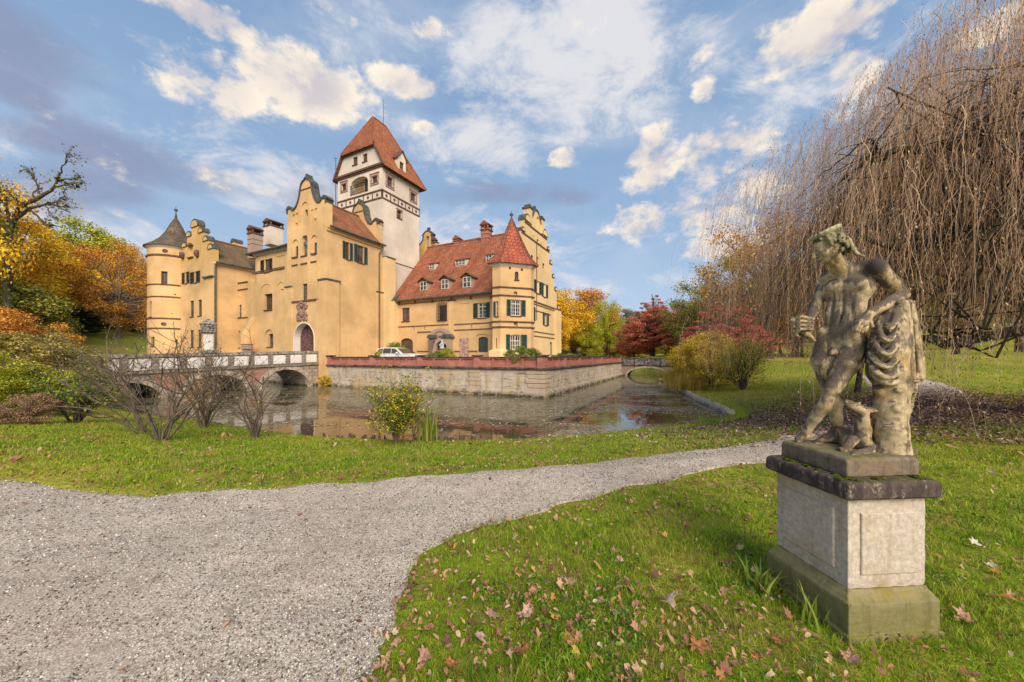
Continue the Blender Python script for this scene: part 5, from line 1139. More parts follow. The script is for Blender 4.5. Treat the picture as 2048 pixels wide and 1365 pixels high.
def round_tower():
    a, b, r = -49.0, .46, 2.5; c = AB(a, b); z1 = Zat(494, a, b - 1.6); zt = Zat(436, a, b)
    m = MB(); m.lathe(c[0], c[1], [(r, -1.6), (r, z1)], 48); body = m.build('round_tower_wall', M_YEL, castle, smooth=True, angle=40)
    cu = TMB(); v = Vector((-c[0], -c[1])).normalized()
    def tang(px):
        # tangent plane of the wall at the ray through px
        k = (px - 1024) / F; best = None
        for i in range(400):
            th = 6.283 * i / 400; x, y = c[0] + r * math.cos(th), c[1] + r * math.sin(th)
            if x * math.cos(th) + y * math.sin(th) > 0: continue
            e = abs(x / y - k)
            if best is None or e < best[0]: best = (e, x, y, th)
        _, x, y, th = best; aa, bb_ = ab2((x, y)); nx, ny = math.cos(th), math.sin(th); na, nb = nx * E1[0] + ny * E1[1], nx * E2[0] + ny * E2[1]
        return Plane(aa, bb_, -nb, na)
    for px0, px1, y0, y1 in ((322, 334.8, 543, 569), (298.6, 303, 603, 634), (302, 308.6, 674, 693), (352, 355, 679, 694)):
        window(tang((px0 + px1) / 2), px0, px1, y0, y1, cu, cols=2, rows=4, depth=.28, sill=True)
    cut(body, cu)
    for px, py in ((330, 502), (327.5, 648.5)):
        p = tang(px); u = p.u(px); z = p.z(py, u); q = p.mb(); q.rings([[(u + k * math.cos(6.283 * j / 12), d, z + k * .8 * math.sin(6.283 * j / 12)) for j in range(12)] for k, d in ((.26, -.02), (.26, .05), (.17, .06), (.15, .01))]); q.build('oval_window', M_BAND, castle)
    bd = MB(); p = tang(325)
    for py, k in ((510, .12), (569, .08), (593.5, .08), (637, .09), (657, .09)):
        z = p.z(py, 0); bd.lathe(c[0], c[1], [(r, z - k), (r + .09, z - k + .03), (r + .09, z + k - .03), (r, z + k)], 48)
    bd.build('string_course', M_BAND, castle)
    cn = MB(); cn.lathe(c[0], c[1], [(r, z1 - .35), (r + .14, z1 - .2), (r + .25, z1)], 48); cn.build('cornice', M_FRW, castle, smooth=True, angle=40)
    h = zt - z1; rf = MB(); rf.lathe(c[0], c[1], [(r + .36, z1 - .08), (r + .36, z1), (r * .86, z1 + h * .13), (r * .60, z1 + h * .30), (r * .40, z1 + h * .5), (r * .24, z1 + h * .75), (.2, zt - .2), (.12, zt)], 40); ro = rf.build('conical_roof', M_SLATE, castle, smooth=True, angle=60)
    f = MB(); f.lathe(c[0], c[1], [(.14, zt - .1), (.10, zt + .3), (.06, zt + .55), (.05, zt + .75), (.2, zt + .9), (.2, zt + 1.0), (.05, zt + 1.15), (.01, zt + 1.4)], 10); f.build('finial', M_GUT, ro, smooth=True)
round_tower()
chimney(473.5, 477, 505, 9, 15, 2); chimney(510.5, 457, 505, 3.5, 20, 3); chimney(547, 444, 480, 6.2, 26, 1)
# ---------------------------------------------------------------- moat wall, courtyard, bridges
ZC = .78
m = TMB(); m.box(-51.4, -.5, .5, 26.6, -1.8, ZC + .07); tag(m.build('courtyard', M_COURT), 'gravel courtyard in front of the castle', 'ground', kind='structure')
mw = empty('moat_wall', AB(-10, .2, -1.6), 'weathered stone moat wall with red brick parapet round the castle terrace', 'wall')
m = TMB(); m.box(-52, 0, 0, .5, -1.8, ZC); m.box(-.5, 0, .501, 27, -1.8, ZC); m.box(-52, -51.4, .501, 27, -1.8, ZC); m.build('masonry', M_MOATWALL, mw)
# plinth step at the waterline
m = TMB(); m.box(-19.7, .14, -.14, .05, -1.8, -.55); m.box(-.05, .14, .051, 27, -1.8, -.55); m.build('footing', M_MOATWALL, mw)
# quoins at the corner and beside
q = TMB()
for i in range(6):
    z0 = -.88 + i * .275; q.box(-1.25 if i % 2 else -1.05, .05, -.05, .04, z0 + .015, z0 + .262); q.box(-.04, .052, .041, .9 if i % 2 else 1.1, z0 + .015, z0 + .262)
for i in range(6):
    z0 = -.88 + i * .275; q.box(-5.4 - .12 * (i % 2), -4.5, -.035, .04, z0 + .01, z0 + .265); q.box(-.04, .035, 3.6, 4.3 + .15 * (i % 2), z0 + .01, z0 + .265)
q.build('quoins', brickmat('quoin_stone', (.50, .40, .29), (.40, .31, .22), (.2, .15, .1), 3, 3, .01, stain=(.16, .11, .07), sa=.5), mw, bevel=.02)
m = TMB(); m.box(-19.75, .16, -.16, .6, ZC, ZC + .13); m.box(-.6, .16, .601, 27, ZC, ZC + .13); m.build('coping', M_COPE, mw, bevel=.03)
z0, z1 = ZC + .13, 1.5
FP = [-19.45, -14.4, -9.6, -4.75, -.16]; RP = [.0, 4.0, 7.6, 11.5, 15.4, 20.0, 25.9]
def bay(axis, c0, c1, n):
    """one bay of the parapet: back plate, rails and posts so the panels are sunk"""
    m = TMB(); o0, o1 = (-.02, .22)
    def bx(s0, s1, d0, d1, za, zb):
        if axis == 0: m.box(s0, s1, d0, d1, za, zb)
        else: m.box(-d1, -d0, s0, s1, za, zb)
    bx(c0, c1, .06, .22, z0, z1); bx(c0, c1, -.02, .059, z0, z0 + .14); bx(c0, c1, -.02, .059, z1 - .09, z1)
    for i in range(n + 1):
        x = c0 + (c1 - c0) * i / n; k = .07; a, b = max(c0, x - k), min(c1, x + k); bx(a, b, -.018, .058, z0 + .14, z1 - .09)
    m.build('parapet', M_REDBRICK, mw)
    m = TMB(); 
    if axis == 0: m.box(c0, c1, -.09, .3, z1, z1 + .07)
    else: m.box(-.3, .09, c0, c1, z1, z1 + .07)
    m.build('parapet_cap', M_COPE, mw, bevel=.02)
for i in range(4): bay(0, FP[i] + .2, FP[i + 1] - .2, 4)
for i in range(6): bay(1, RP[i] + (.36 if i == 0 else .2), RP[i + 1] - .2, 3)
def pier(a, b, w=.2):
    m = TMB(); m.box(a - w, a + w, b - w, b + w, z0, z1 + .09); p = m.build('pier', M_REDBRICK, mw); m = TMB(); m.box(a - w - .1, a + w + .1, b - w - .1, b + w + .1, z1 + .09, z1 + .19); m.build('pier_cap', M_COPE, p, bevel=.03)
for a in FP[:-1]: pier(a, .12)
pier(-.16, .14, .24)
for b in RP[1:]: pier(-.12, b)
m = MB(); c = AB(-.12, RP[2]); m.lathe(c[0], c[1], [(.08, 1.69), (.07, 1.8), (.16, 1.9), (.19, 2.0), (.14, 2.12), (.03, 2.2)], 10); m.build('finial', M_COPE, mw, smooth=True)

def stone_bridge():
    br = empty('stone_bridge', AB(-22.6, -8, -1.6), 'arched stone bridge with white parapet panels leading to the castle gate', 'bridge')
    aR, aL = -20.8, -24.4; L = 18.5
    top = lambda t: 2.06 - .03 * t
    arches = [(.94, 4.64, .56), (5.6, 9.2, .34), (10.2, 13.6, .13)]
    # the arched body: side profile in (b,z) with openings cut
    n = 12; prof = [(0, top(0) - 1.1), (0, -1.8), (-L, -1.8), (-L, top(L) - 1.1)]
    m = TMB(); m.prism(prof, 0, aL, aR); body = m.build('arch_wall', M_BRSTONE, br)
    c = TMB()
    for t0, t1, zc in arches:
        tc, h = (t0 + t1) / 2, (t1 - t0) / 2; zs = -.95; c.prism([(-t0, -2), (-t0, zs)] + [(-(tc - h * math.cos(math.pi * i / 16)), zs + (zc - zs) * math.sin(math.pi * i / 16)) for i in range(17)] + [(-t1, -2)], 0, aL - .5, aR + .5)
    cut(body, c)
    rg = TMB()
    for t0, t1, zc in arches:
        tc, h = (t0 + t1) / 2, (t1 - t0) / 2; zs = -.95
        for i in range(15):
            P = []
            for k, (dh, dz) in ((i, (0, 0)), (i + 1, (0, 0)), (i + 1, (.34, .34)), (i, (.34, .34))):
                P.append((-(tc - (h + dh) * math.cos(math.pi * k / 15)), zs + (zc - zs + dz) * math.sin(math.pi * k / 15)))
            rg.prism(P, 0, aR - .2, aR + .05 + .012 * (i % 2))
    rg.build('arch_ring', plain('pale_voussoir', (.42, .34, .27), .95, .35, 3, b=.4), br)
    sp = TMB()
    for t0, t1 in ((4.95, 5.35), (9.5, 9.95)): sp.prism([(-t0 + .1, -.6), (-t1 - .1, -.6), (-t1 - .75, .68), (-t0 + .8, .7)], 0, aR - .1, aR + .03)
    build_split(sp, 'brick_spandrel', M_PINKBR, br)
    # mouldings and parapets in steps along the fall
    pt = 1.3; nb = 14
    for side in (0, 1):
        aa = aR if side == 0 else aL; s = 1 if side == 0 else -1
        mo = TMB(); pi = TMB(); cap = TMB()
        mo.prism([(-.02, top(0) - 1.16), (-L, top(L) - 1.16), (-L, top(L) - 1.0), (-.02, top(0) - 1.0)], 0, aa - s * .3, aa + s * .13)
        pi.prism([(-.02, top(0) - 1.0), (-L, top(L) - 1.0), (-L, top(L) - .22), (-.02, top(0) - .22)], 0, aa - s * .3, aa - s * .06)
        cap.prism([(-.0, top(0) - .2), (-L, top(L) - .2), (-L, top(L)), (-.0, top(0))], 0, aa - s * .4, aa + s * .08)
        for i in range(nb + 1):
            t = .07 + i * pt; w = .15; pi.prism([(-max(0.0, t - w), top(t) - 1.0), (-t - w, top(t) - 1.0), (-t - w, top(t) - .205), (-max(0.0, t - w), top(t) - .205)], 0, aa - s * .33, aa + s * .06)
        mo.build('moulding', M_BRPIER, br); pi.build('parapet_pier', M_BRPIER, br); cap.build('parapet_cap', plain('lichen_cap', (.30, .27, .22), .95, .45, 5, b=.5), br)
        for i in range(nb):
            t0, t1 = .07 + i * pt + .18, .07 + (i + 1) * pt - .18
            p = TMB(); p.prism([(-t0, top(t0) - .95), (-t1, top(t1) - .95), (-t1, top(t1) - .27), (-t0, top(t0) - .27)], 0, aa - s * .1, aa + s * .01)
            k = .09; p.prism([(-t0 - k, top(t0) - .95 + k), (-t1 + k, top(t1) - .95 + k), (-t1 + k, top(t1) - .27 - k), (-t0 - k, top(t0) - .27 - k)], 0, aa + s * .01, aa + s * .03); p.build('parapet_panel', M_WHT2, br)
    d = TMB(); d.prism([(0, top(0) - 1.1), (-L, top(L) - 1.1), (-L, top(L) - 1.0), (0, top(0) - 1.0)], 0, aL + .3, aR - .3); d.build('deck', M_COURT, br)
    return top
btop = stone_bridge()
def shrine():
    t = 7.8; zb = btop(t); c = AB(-20.95, -t); x, y = c[0], c[1]; r = empty('wayside_shrine', (x, y, zb), 'white pillar with carved grey stone head standing on the bridge parapet', 'pillar')
    st = plain('shrine_stone', (.28, .25, .21), .95, .5, 8, b=.5); wh = M_WHT2
    def sq(prof, name, m_):
        b = TMB(); a_, b_ = ab2((x, y)); b.rings([[(a_ - h, b_ - h, z), (a_ + h, b_ - h, z), (a_ + h, b_ + h, z), (a_ - h, b_ + h, z)] for h, z in prof]); return b.build(name, m_, r, bevel=.015)
    sq([(.32, zb), (.32, zb + .12), (.25, zb + .16), (.25, zb + .2)], 'base', st); sq([(.2, zb + .2), (.19, zb + 1.28)], 'shaft', wh)
    sq([(.2, zb + 1.28), (.33, zb + 1.36), (.33, zb + 1.42), (.3, zb + 1.45), (.31, zb + 1.85), (.36, zb + 1.9), (.36, zb + 1.95), (.24, zb + 2.08), (.1, zb + 2.2), (.06, zb + 2.3)], 'lantern_head', st)
    b = MB(); rg = random.Random(2)
    for k in range(26):
        an = rg.uniform(0, 6.28); h = rg.uniform(1.48, 1.85); rr = .33
        b.lathe(x + rr * math.cos(an), y + rr * math.sin(an), [(.01, zb + h - .07), (.07, zb + h - .03), (.07, zb + h + .03), (.01, zb + h + .07)], 6)
    b.build('carving', st, r)
shrine()
def far_bridge():
    br = empty('footbridge', AB(4, 28.5, -1.5), 'low grey stone footbridge with one flat arch at the far end of the moat', 'bridge')
    b0, b1 = 27.05, 29.6; P = FRONT(b0); a0, a1 = -.0, 9.6
    zt, zd = Zat(716.5, 3, b0), Zat(730, 3, b0); m = TMB(); m.box(a0, a1, b0, b1, -1.8, zd - .1); body = m.build('arch_wall', brickmat('footbridge_wall', (.36, .22, .18), (.32, .26, .2), (.2, .15, .12), .3, .12, .02, stain=(.12, .1, .06)), br)
    o0, o1 = P.u(1254), P.u(1336); zc = Zat(736, 3, b0); c = TMB(); c.prism([(o0, -2), (o0, -.9)] + [(o0 + (o1 - o0) * (1 - math.cos(math.pi * i / 16)) / 2, -.9 + (zc + .9) * math.sin(math.pi * i / 16)) for i in range(17)] + [(o1, -2)], 1, b0 - .5, b1 + .5); cut(body, c)
    rg = TMB()
    for i in range(15):
        Q = []
        for k, d in ((i, 0), (i + 1, 0), (i + 1, .22), (i, .22)): Q.append(((o0 + o1) / 2 - ((o1 - o0) / 2 + d) * math.cos(math.pi * k / 15), -.9 + (zc + .9 + d) * math.sin(math.pi * k / 15)))
        rg.prism(Q, 1, b0 - .04 - .01 * (i % 2), b0 + .1)
    rg.build('arch_ring', plain('pale_arch_ring', (.45, .38, .31), .95, .3, 4), br)
    st = plain('grey_parapet', (.17, .155, .15), .95, .5, 3, b=.4)
    for bb in (b0, b1):
        m = TMB(); s = 1 if bb == b1 else -1; m.box(a0, a1, bb - .12, bb + .12, zd, zt - .1); m.build('parapet', st, br); m = TMB(); m.box(a0 - .05, a1, bb - .2, bb + .2, zt - .1, zt); m.build('parapet_cap', M_COPE, br)
        for i in range(7):
            a = a0 + .3 + i * 1.5; m = TMB(); m.box(a - .18, a + .18, bb - .2, bb + .2, zd - .1, zt + .05); m.build('pier', st, br)
    m = TMB(); m.box(a0, a1, b0 - .14, b1 + .14, zd - .1, zd); m.build('deck', M_COPE, br)
far_bridge()
# ---------------------------------------------------------------- pedestal and statue
def sdf_grid(lo, hi, h):
    lo = np.array(lo, float); n = np.ceil((np.array(hi) - lo) / h).astype(int) + 1
    return dict(lo=lo, h=h, n=n, f=np.full(n, .2, np.float32), ax=[(lo[i] + h * np.arange(n[i])).astype(np.float32) for i in range(3)])
def sub(g, a, b, pad):
    i0 = np.maximum(np.floor((np.minimum(a, b) - pad - g['lo']) / g['h']).astype(int), 0); i1 = np.minimum(np.ceil((np.maximum(a, b) + pad - g['lo']) / g['h']).astype(int) + 1, g['n'])
    if (i1 <= i0).any(): return None
    s = tuple(slice(i0[i], i1[i]) for i in range(3))
    X, Y, Z = np.meshgrid(*[g['ax'][i][s[i]] for i in range(3)], indexing='ij', sparse=True)
    return s, X, Y, Z
def blend(g, s, d, k, op):
    f = g['f'][s]
    if op == 'sub':
        h = np.clip(.5 - .5 * (f + d) / k, 0, 1); g['f'][s] = f * (1 - h) + (-d) * h + k * h * (1 - h)
    else:
        h = np.clip(.5 + .5 * (f - d) / k, 0, 1); g['f'][s] = f * (1 - h) + d * h - k * h * (1 - h)
def cap_(g, a, b, ra, rb, k=.012, op='add'):
    a, b = np.array(a, float), np.array(b, float); r = sub(g, a, b, max(ra, rb) + k * 2 + .01)
    if r is None: return
    s, X, Y, Z = r; ba = b - a; L = max(float(ba @ ba), 1e-9)
    t = np.clip(((X - a[0]) * ba[0] + (Y - a[1]) * ba[1] + (Z - a[2]) * ba[2]) / L, 0, 1)
    d = np.sqrt((X - a[0] - t * ba[0]) ** 2 + (Y - a[1] - t * ba[1]) ** 2 + (Z - a[2] - t * ba[2]) ** 2) - (ra + (rb - ra) * t)
    blend(g, s, d, k, op)
def chain_(g, pts, rs, k=.012, op='add'):
    for i in range(len(pts) - 1): cap_(g, pts[i], pts[i + 1], rs[i], rs[i + 1], k, op)
def ell_(g, c, r, ax=None, k=.015, op='add'):
    c = np.array(c, float); R_ = max(r); q = sub(g, c, c, R_ + 2 * k + .01)
    if q is None: return
    s, X, Y, Z = q; ax = ax if ax is not None else np.eye(3); d2 = 0
    for i in range(3): d2 = d2 + (((X - c[0]) * ax[i][0] + (Y - c[1]) * ax[i][1] + (Z - c[2]) * ax[i][2]) / r[i]) ** 2
    blend(g, s, (np.sqrt(d2 + 1e-9) - 1) * min(r), k, op)
def nets(g):
    """surface nets: quads round the zero level"""
    f = g['f'].copy(); f[0], f[-1] = .1, .1; f[:, 0] = .1; f[:, -1] = .1; f[:, :, 0] = .1; f[:, :, -1] = .1
    neg = f < 0; nx, ny, nz = f.shape
    c = np.zeros((nx - 1, ny - 1, nz - 1), np.int8)
    for i in (0, 1):
        for j in (0, 1):
            for k in (0, 1): c += neg[i:nx - 1 + i, j:ny - 1 + j, k:nz - 1 + k]
    act = (c > 0) & (c < 8); idx = np.argwhere(act); vid = np.full(act.shape, -1, np.int64); vid[act] = np.arange(len(idx))
    acc = np.zeros((len(idx), 3)); cnt = np.zeros(len(idx)); cr = [(i, j, k) for i in (0, 1) for j in (0, 1) for k in (0, 1)]
    vals = {q: f[idx[:, 0] + q[0], idx[:, 1] + q[1], idx[:, 2] + q[2]] for q in cr}
    for q in cr:
        for ax in range(3):
            if q[ax]: continue
            p = list(q); p[ax] = 1; p = tuple(p); a, b = vals[q], vals[p]; m = (a < 0) != (b < 0)
            t = np.where(m, a / np.where(m, a - b, 1), 0); pt = np.array(q, float)[None] + t[:, None] * (np.array(p) - np.array(q))[None]
            acc += pt * m[:, None]; cnt += m
    V = g['lo'] + g['h'] * (idx + acc / cnt[:, None]); Q = []
    for ax in range(3):
        o = [slice(None)] * 3; o[ax] = slice(0, -1); o2 = [slice(None)] * 3; o2[ax] = slice(1, None)
        ch = neg[tuple(o)] != neg[tuple(o2)]; e = np.argwhere(ch); u, v = [(1, 2), (2, 0), (0, 1)][ax]
        e = e[(e[:, u] > 0) & (e[:, v] > 0)]; fl = neg[tuple(e.T)]
        def cell(du, dv): q = e.copy(); q[:, u] -= du; q[:, v] -= dv; return vid[tuple(q.T)]
        q = np.stack([cell(1, 1), cell(0, 1), cell(0, 0), cell(1, 0)], 1); q[~fl] = q[~fl][:, ::-1]; Q.append(q)
    return V, np.concatenate(Q)
def relief(V, amp, scales, seed=0):
    """weathering along the normal is left to the shader; this shifts points by smooth noise"""
    rg = np.random.default_rng(seed); d = 0
    for s in scales:
        for _ in range(5):
            k = rg.normal(0, 1, 3); k = k / np.linalg.norm(k) * s; d = d + np.sin(V @ k + rg.uniform(0, 6.28)) / len(scales) / 5
    return d

def _statstone(N):
    s = N.new('ShaderNodeSeparateXYZ'); N.put(s.inputs[0], N.co); g = N.new('ShaderNodeNewGeometry'); nz = N.new('ShaderNodeSeparateXYZ'); N.put(nz.inputs[0], g.outputs['Normal'])
    n = N.noise(N.co, 4.5, 7, .62, .4); f = N.noise(N.co, 26, 6, .65); st = N.noise(N.scale(N.co, (16, 16, 1.6)), 1.6, 6, .6, .3); ff = N.noise(N.co, 110, 4, .7)
    c = N.mix(N.mr(f, .3, .7), (.31, .235, .135), (.60, .475, .30))
    c = N.mix(N.math('MULTIPLY', N.mr(n, .48, .62), .55), c, (.50, .33, .12))                       # ochre iron tint
    c = N.mix(N.math('MULTIPLY', N.mr(N.noise(N.co, 7, 5, .6), .58, .68), .55), c, (.47, .24, .05))     # orange lichen
    c = N.mix(N.math('MULTIPLY', N.mr(N.noise(N.co, 5.5, 6, .62, .6), .55, .68), .4), c, (.20, .18, .06))  # algae
    up = N.mr(nz.outputs[2], -.25, .75)
    dk = N.math('ADD', N.math('MULTIPLY', n, .55), N.math('ADD', N.math('MULTIPLY', st, .5), N.math('MULTIPLY', up, .16)))
    c = N.mix(N.math('MULTIPLY', N.mr(dk, .525, .62), .88), c, N.mix(N.mr(ff, .35, .6), (.035, .028, .026), (.12, .095, .08)))
    c = N.mix(N.math('MULTIPLY', N.mr(ff, .52, .6), .35), c, (.12, .10, .07))
    # the black crust over the left shoulder and upper chest, and down the thigh
    for ctr, r, a in (((2.33, 2.26, 2.235), .125, .92), ((2.28, 2.22, 2.17), .09, .9), ((2.235, 2.23, 2.02), .05, .7), ((2.26, 2.24, 1.62), .085, .75), ((2.18, 2.28, 1.5), .06, .7), ((2.42, 2.15, 1.92), .05, .7), ((2.09, 2.40, 1.87), .085, .7), ((2.24, 2.13, 1.15), .09, .5)):
        d = N.vmath('DISTANCE', N.co, ctr, out=1); m = N.mr(N.math('ADD', d, N.math('MULTIPLY', N.math('SUBTRACT', N.noise(N.co, 12, 6, .65), .5), .16)), r * .55, r * 1.15, 1, 0)
        c = N.mix(N.math('MULTIPLY', m, N.math('MULTIPLY', N.mr(f, .2, .6, .75, 1.0), a)), c, (.060, .050, .044))
    m = N.mr(N.math('MULTIPLY', N.mr(ff, .62, .75), N.mr(f, .5, .7)), .2, .6); c = N.mix(N.math('MULTIPLY', m, .5), c, (.60, .57, .50))
    N.put(N.b.inputs['Base Color'], c); bump(N, N.math('ADD', N.math('MULTIPLY', f, .4), N.math('MULTIPLY', ff, .7)), .8, .005)
M_STAT = mat('statue_sandstone', _statstone, .92, .15)
def stonemat(name, base, dark, moss, mh=None, wet=0, hor=0, mossamt=.7, da=.5, dr=(.5, .66), lime=0, ring=0):
    def fn(N):
        s = N.new('ShaderNodeSeparateXYZ'); N.put(s.inputs[0], N.co); g = N.new('ShaderNodeNewGeometry'); nz = N.new('ShaderNodeSeparateXYZ'); N.put(nz.inputs[0], g.outputs['Normal'])
        n = N.noise(N.co, 5, 7, .62); f = N.noise(N.co, 38, 6, .7); st = N.noise(N.scale(N.co, (14, 14, 1.4)), 1.3, 6, .62); ff = N.noise(N.scale(N.co, (1, 1, 1 + hor)), 120, 4, .7)
        c = N.mix(N.mr(f, .3, .72), tuple(x * .72 for x in base), tuple(min(1, x * 1.16) for x in base))
        c = N.mix(N.math('MULTIPLY', N.mr(n, .5, .68), .5), c, tuple(x * y for x, y in zip(base, (.82, .68, .48))))
        c = N.mix(N.math('MULTIPLY', N.mr(st, *dr), da), c, dark)
        if mh:
            hz = N.mr(N.math('ADD', s.outputs[2], N.math('MULTIPLY', N.math('SUBTRACT', n, .5), .5)), mh[0], mh[1], 1, 0)
            c = N.mix(N.math('MULTIPLY', N.math('MULTIPLY', hz, N.mr(f, .25, .6)), mossamt), c, moss)
        up = N.math('MULTIPLY', N.mr(nz.outputs[2], .25, .8), N.mr(n, .42, .60)); c = N.mix(N.math('MULTIPLY', up, mossamt), c, tuple(x * 1.1 for x in moss))
        if lime: c = N.mix(N.math('MULTIPLY', N.mr(N.noise(N.scale(N.co, (1, 1, .5)), 22, 7, .75), .55, .66), lime), c, (.50, .45, .36))
        if ring: c = N.mix(N.math('MULTIPLY', N.math('MULTIPLY', N.mr(s.outputs[2], ring - .035, ring - .01), N.mr(n, .46, .64)), .5), c, (.30, .22, .04))
        N.put(N.b.inputs['Base Color'], c); bump(N, N.math('ADD', f, N.math('MULTIPLY', ff, .8)), .55, .007)
    return mat(name, fn, .95, .12)
M_DADO = stonemat('pedestal_dado', (.56, .48, .40), (.30, .22, .13), (.30, .22, .06), None, hor=2, mossamt=.2, da=.35)
M_BASE = stonemat('pedestal_foot', (.33, .28, .17), (.10, .09, .045), (.135, .13, .025), (.10, .34), mossamt=.8, ring=.235)
M_CAP = stonemat('pedestal_cap', (.115, .085, .078), (.035, .026, .026), (.10, .11, .02), None, mossamt=.45, da=.6, dr=(.42, .6), lime=.5)
M_SLABM = stonemat('statue_plinth', (.21, .165, .12), (.07, .055, .045), (.11, .13, .02), None, mossamt=.55, da=.5)
PA = R(4.5)
def PT(u, v, z, c=(1.888, 1.97)):             # pedestal frame: u along the right face, v back
    return (c[0] + u * math.cos(PA) - v * math.sin(PA), c[1] + u * math.sin(PA) + v * math.cos(PA), z)
def build_pedestal():
    r = empty('pedestal', PT(.285, .285, 0), 'square weathered stone pedestal with sunk panels, mossy foot and dark slab on top', 'pedestal')
    def stack(prof, name, m_, S_=.57, bev=.01, sub_=0):
        b = MB(PT); b.rings([[(i, i, z), (S_ - i, i, z), (S_ - i, S_ - i, z), (i, S_ - i, z)] for i, z in prof])
        o = b.build(name, m_, r, smooth=True, angle=35)
        md = o.modifiers.new('bevel', 'BEVEL'); md.width = bev; md.segments = 3; md.limit_method = 'ANGLE'
        md = o.modifiers.new('sub', 'SUBSURF'); md.subdivision_type = 'SIMPLE'; md.levels = 5; md.render_levels = 5
        tx = bpy.data.textures.new('wear', 'CLOUDS'); tx.noise_scale = .05; tx.noise_depth = 3; dm = o.modifiers.new('wear', 'DISPLACE'); dm.texture = tx; dm.texture_coords = 'GLOBAL'; dm.strength = .009; dm.mid_level = .5
        return o
    stack([(-.012, -.2), (-.012, .028), (-.001, .034), (0, .2), (.012, .215), (.03, .245), (.036, .262)], 'foot', M_BASE)
    d = stack([(.045, .262), (.04, .3), (.04, .765), (.03, .785)], 'dado', M_DADO, bev=.004)
    # raised fields set in sunk frames on the two faces seen, and the two behind
    for k in range(4):
        b = MB(PT)
        def Q(t, d_, z): return {0: (t, .04 - d_, z), 1: (.04 - d_, t, z), 2: (.53 + d_, t, z), 3: (t, .53 + d_, z)}[k]
        for (t0, t1, z0, z1, d0, d1) in ((.115, .475, .345, .70, -.01, .012),):
            b.rings([[Q(t0, d0, z0), Q(t1, d0, z0), Q(t1, d0, z1), Q(t0, d0, z1)], [Q(t0, d1 * .6, z0), Q(t1, d1 * .6, z0), Q(t1, d1 * .6, z1), Q(t0, d1 * .6, z1)], [Q(t0 + .006, d1, z0 + .006), Q(t1 - .006, d1, z0 + .006), Q(t1 - .006, d1, z1 - .006), Q(t0 + .006, d1, z1 - .006)]])
        o = b.build('raised_panel', M_DADO, r); md = o.modifiers.new('bevel', 'BEVEL'); md.width = .003; md.segments = 2
    c = stack([(.012, .785), (-.004, .792), (-.008, .80), (-.008, .868), (.001, .882), (.012, .888)], 'cap', M_CAP, bev=.012)
    # low moss cushions on the ledge
    mm = plain('moss', (.09, .11, .015), 1, .6, 60, .05, b=.8); rg = random.Random(3)
    for i in range(26):
        side = rg.random() < .75; t = rg.uniform(.04, .5); u, v = (rg.uniform(.02, .075), t) if side else (t, rg.uniform(.02, .07)); x, y, _ = PT(u, v, 0); s = rg.uniform(.012, .03)
        b = MB(); b.lathe(x, y, [(s, .884), (s * .9, .889 + s * .2), (s * .5, .889 + s * .42), (.001, .889 + s * .5)], 9); b.build('moss_patch', mm, r, smooth=True)
build_pedestal()

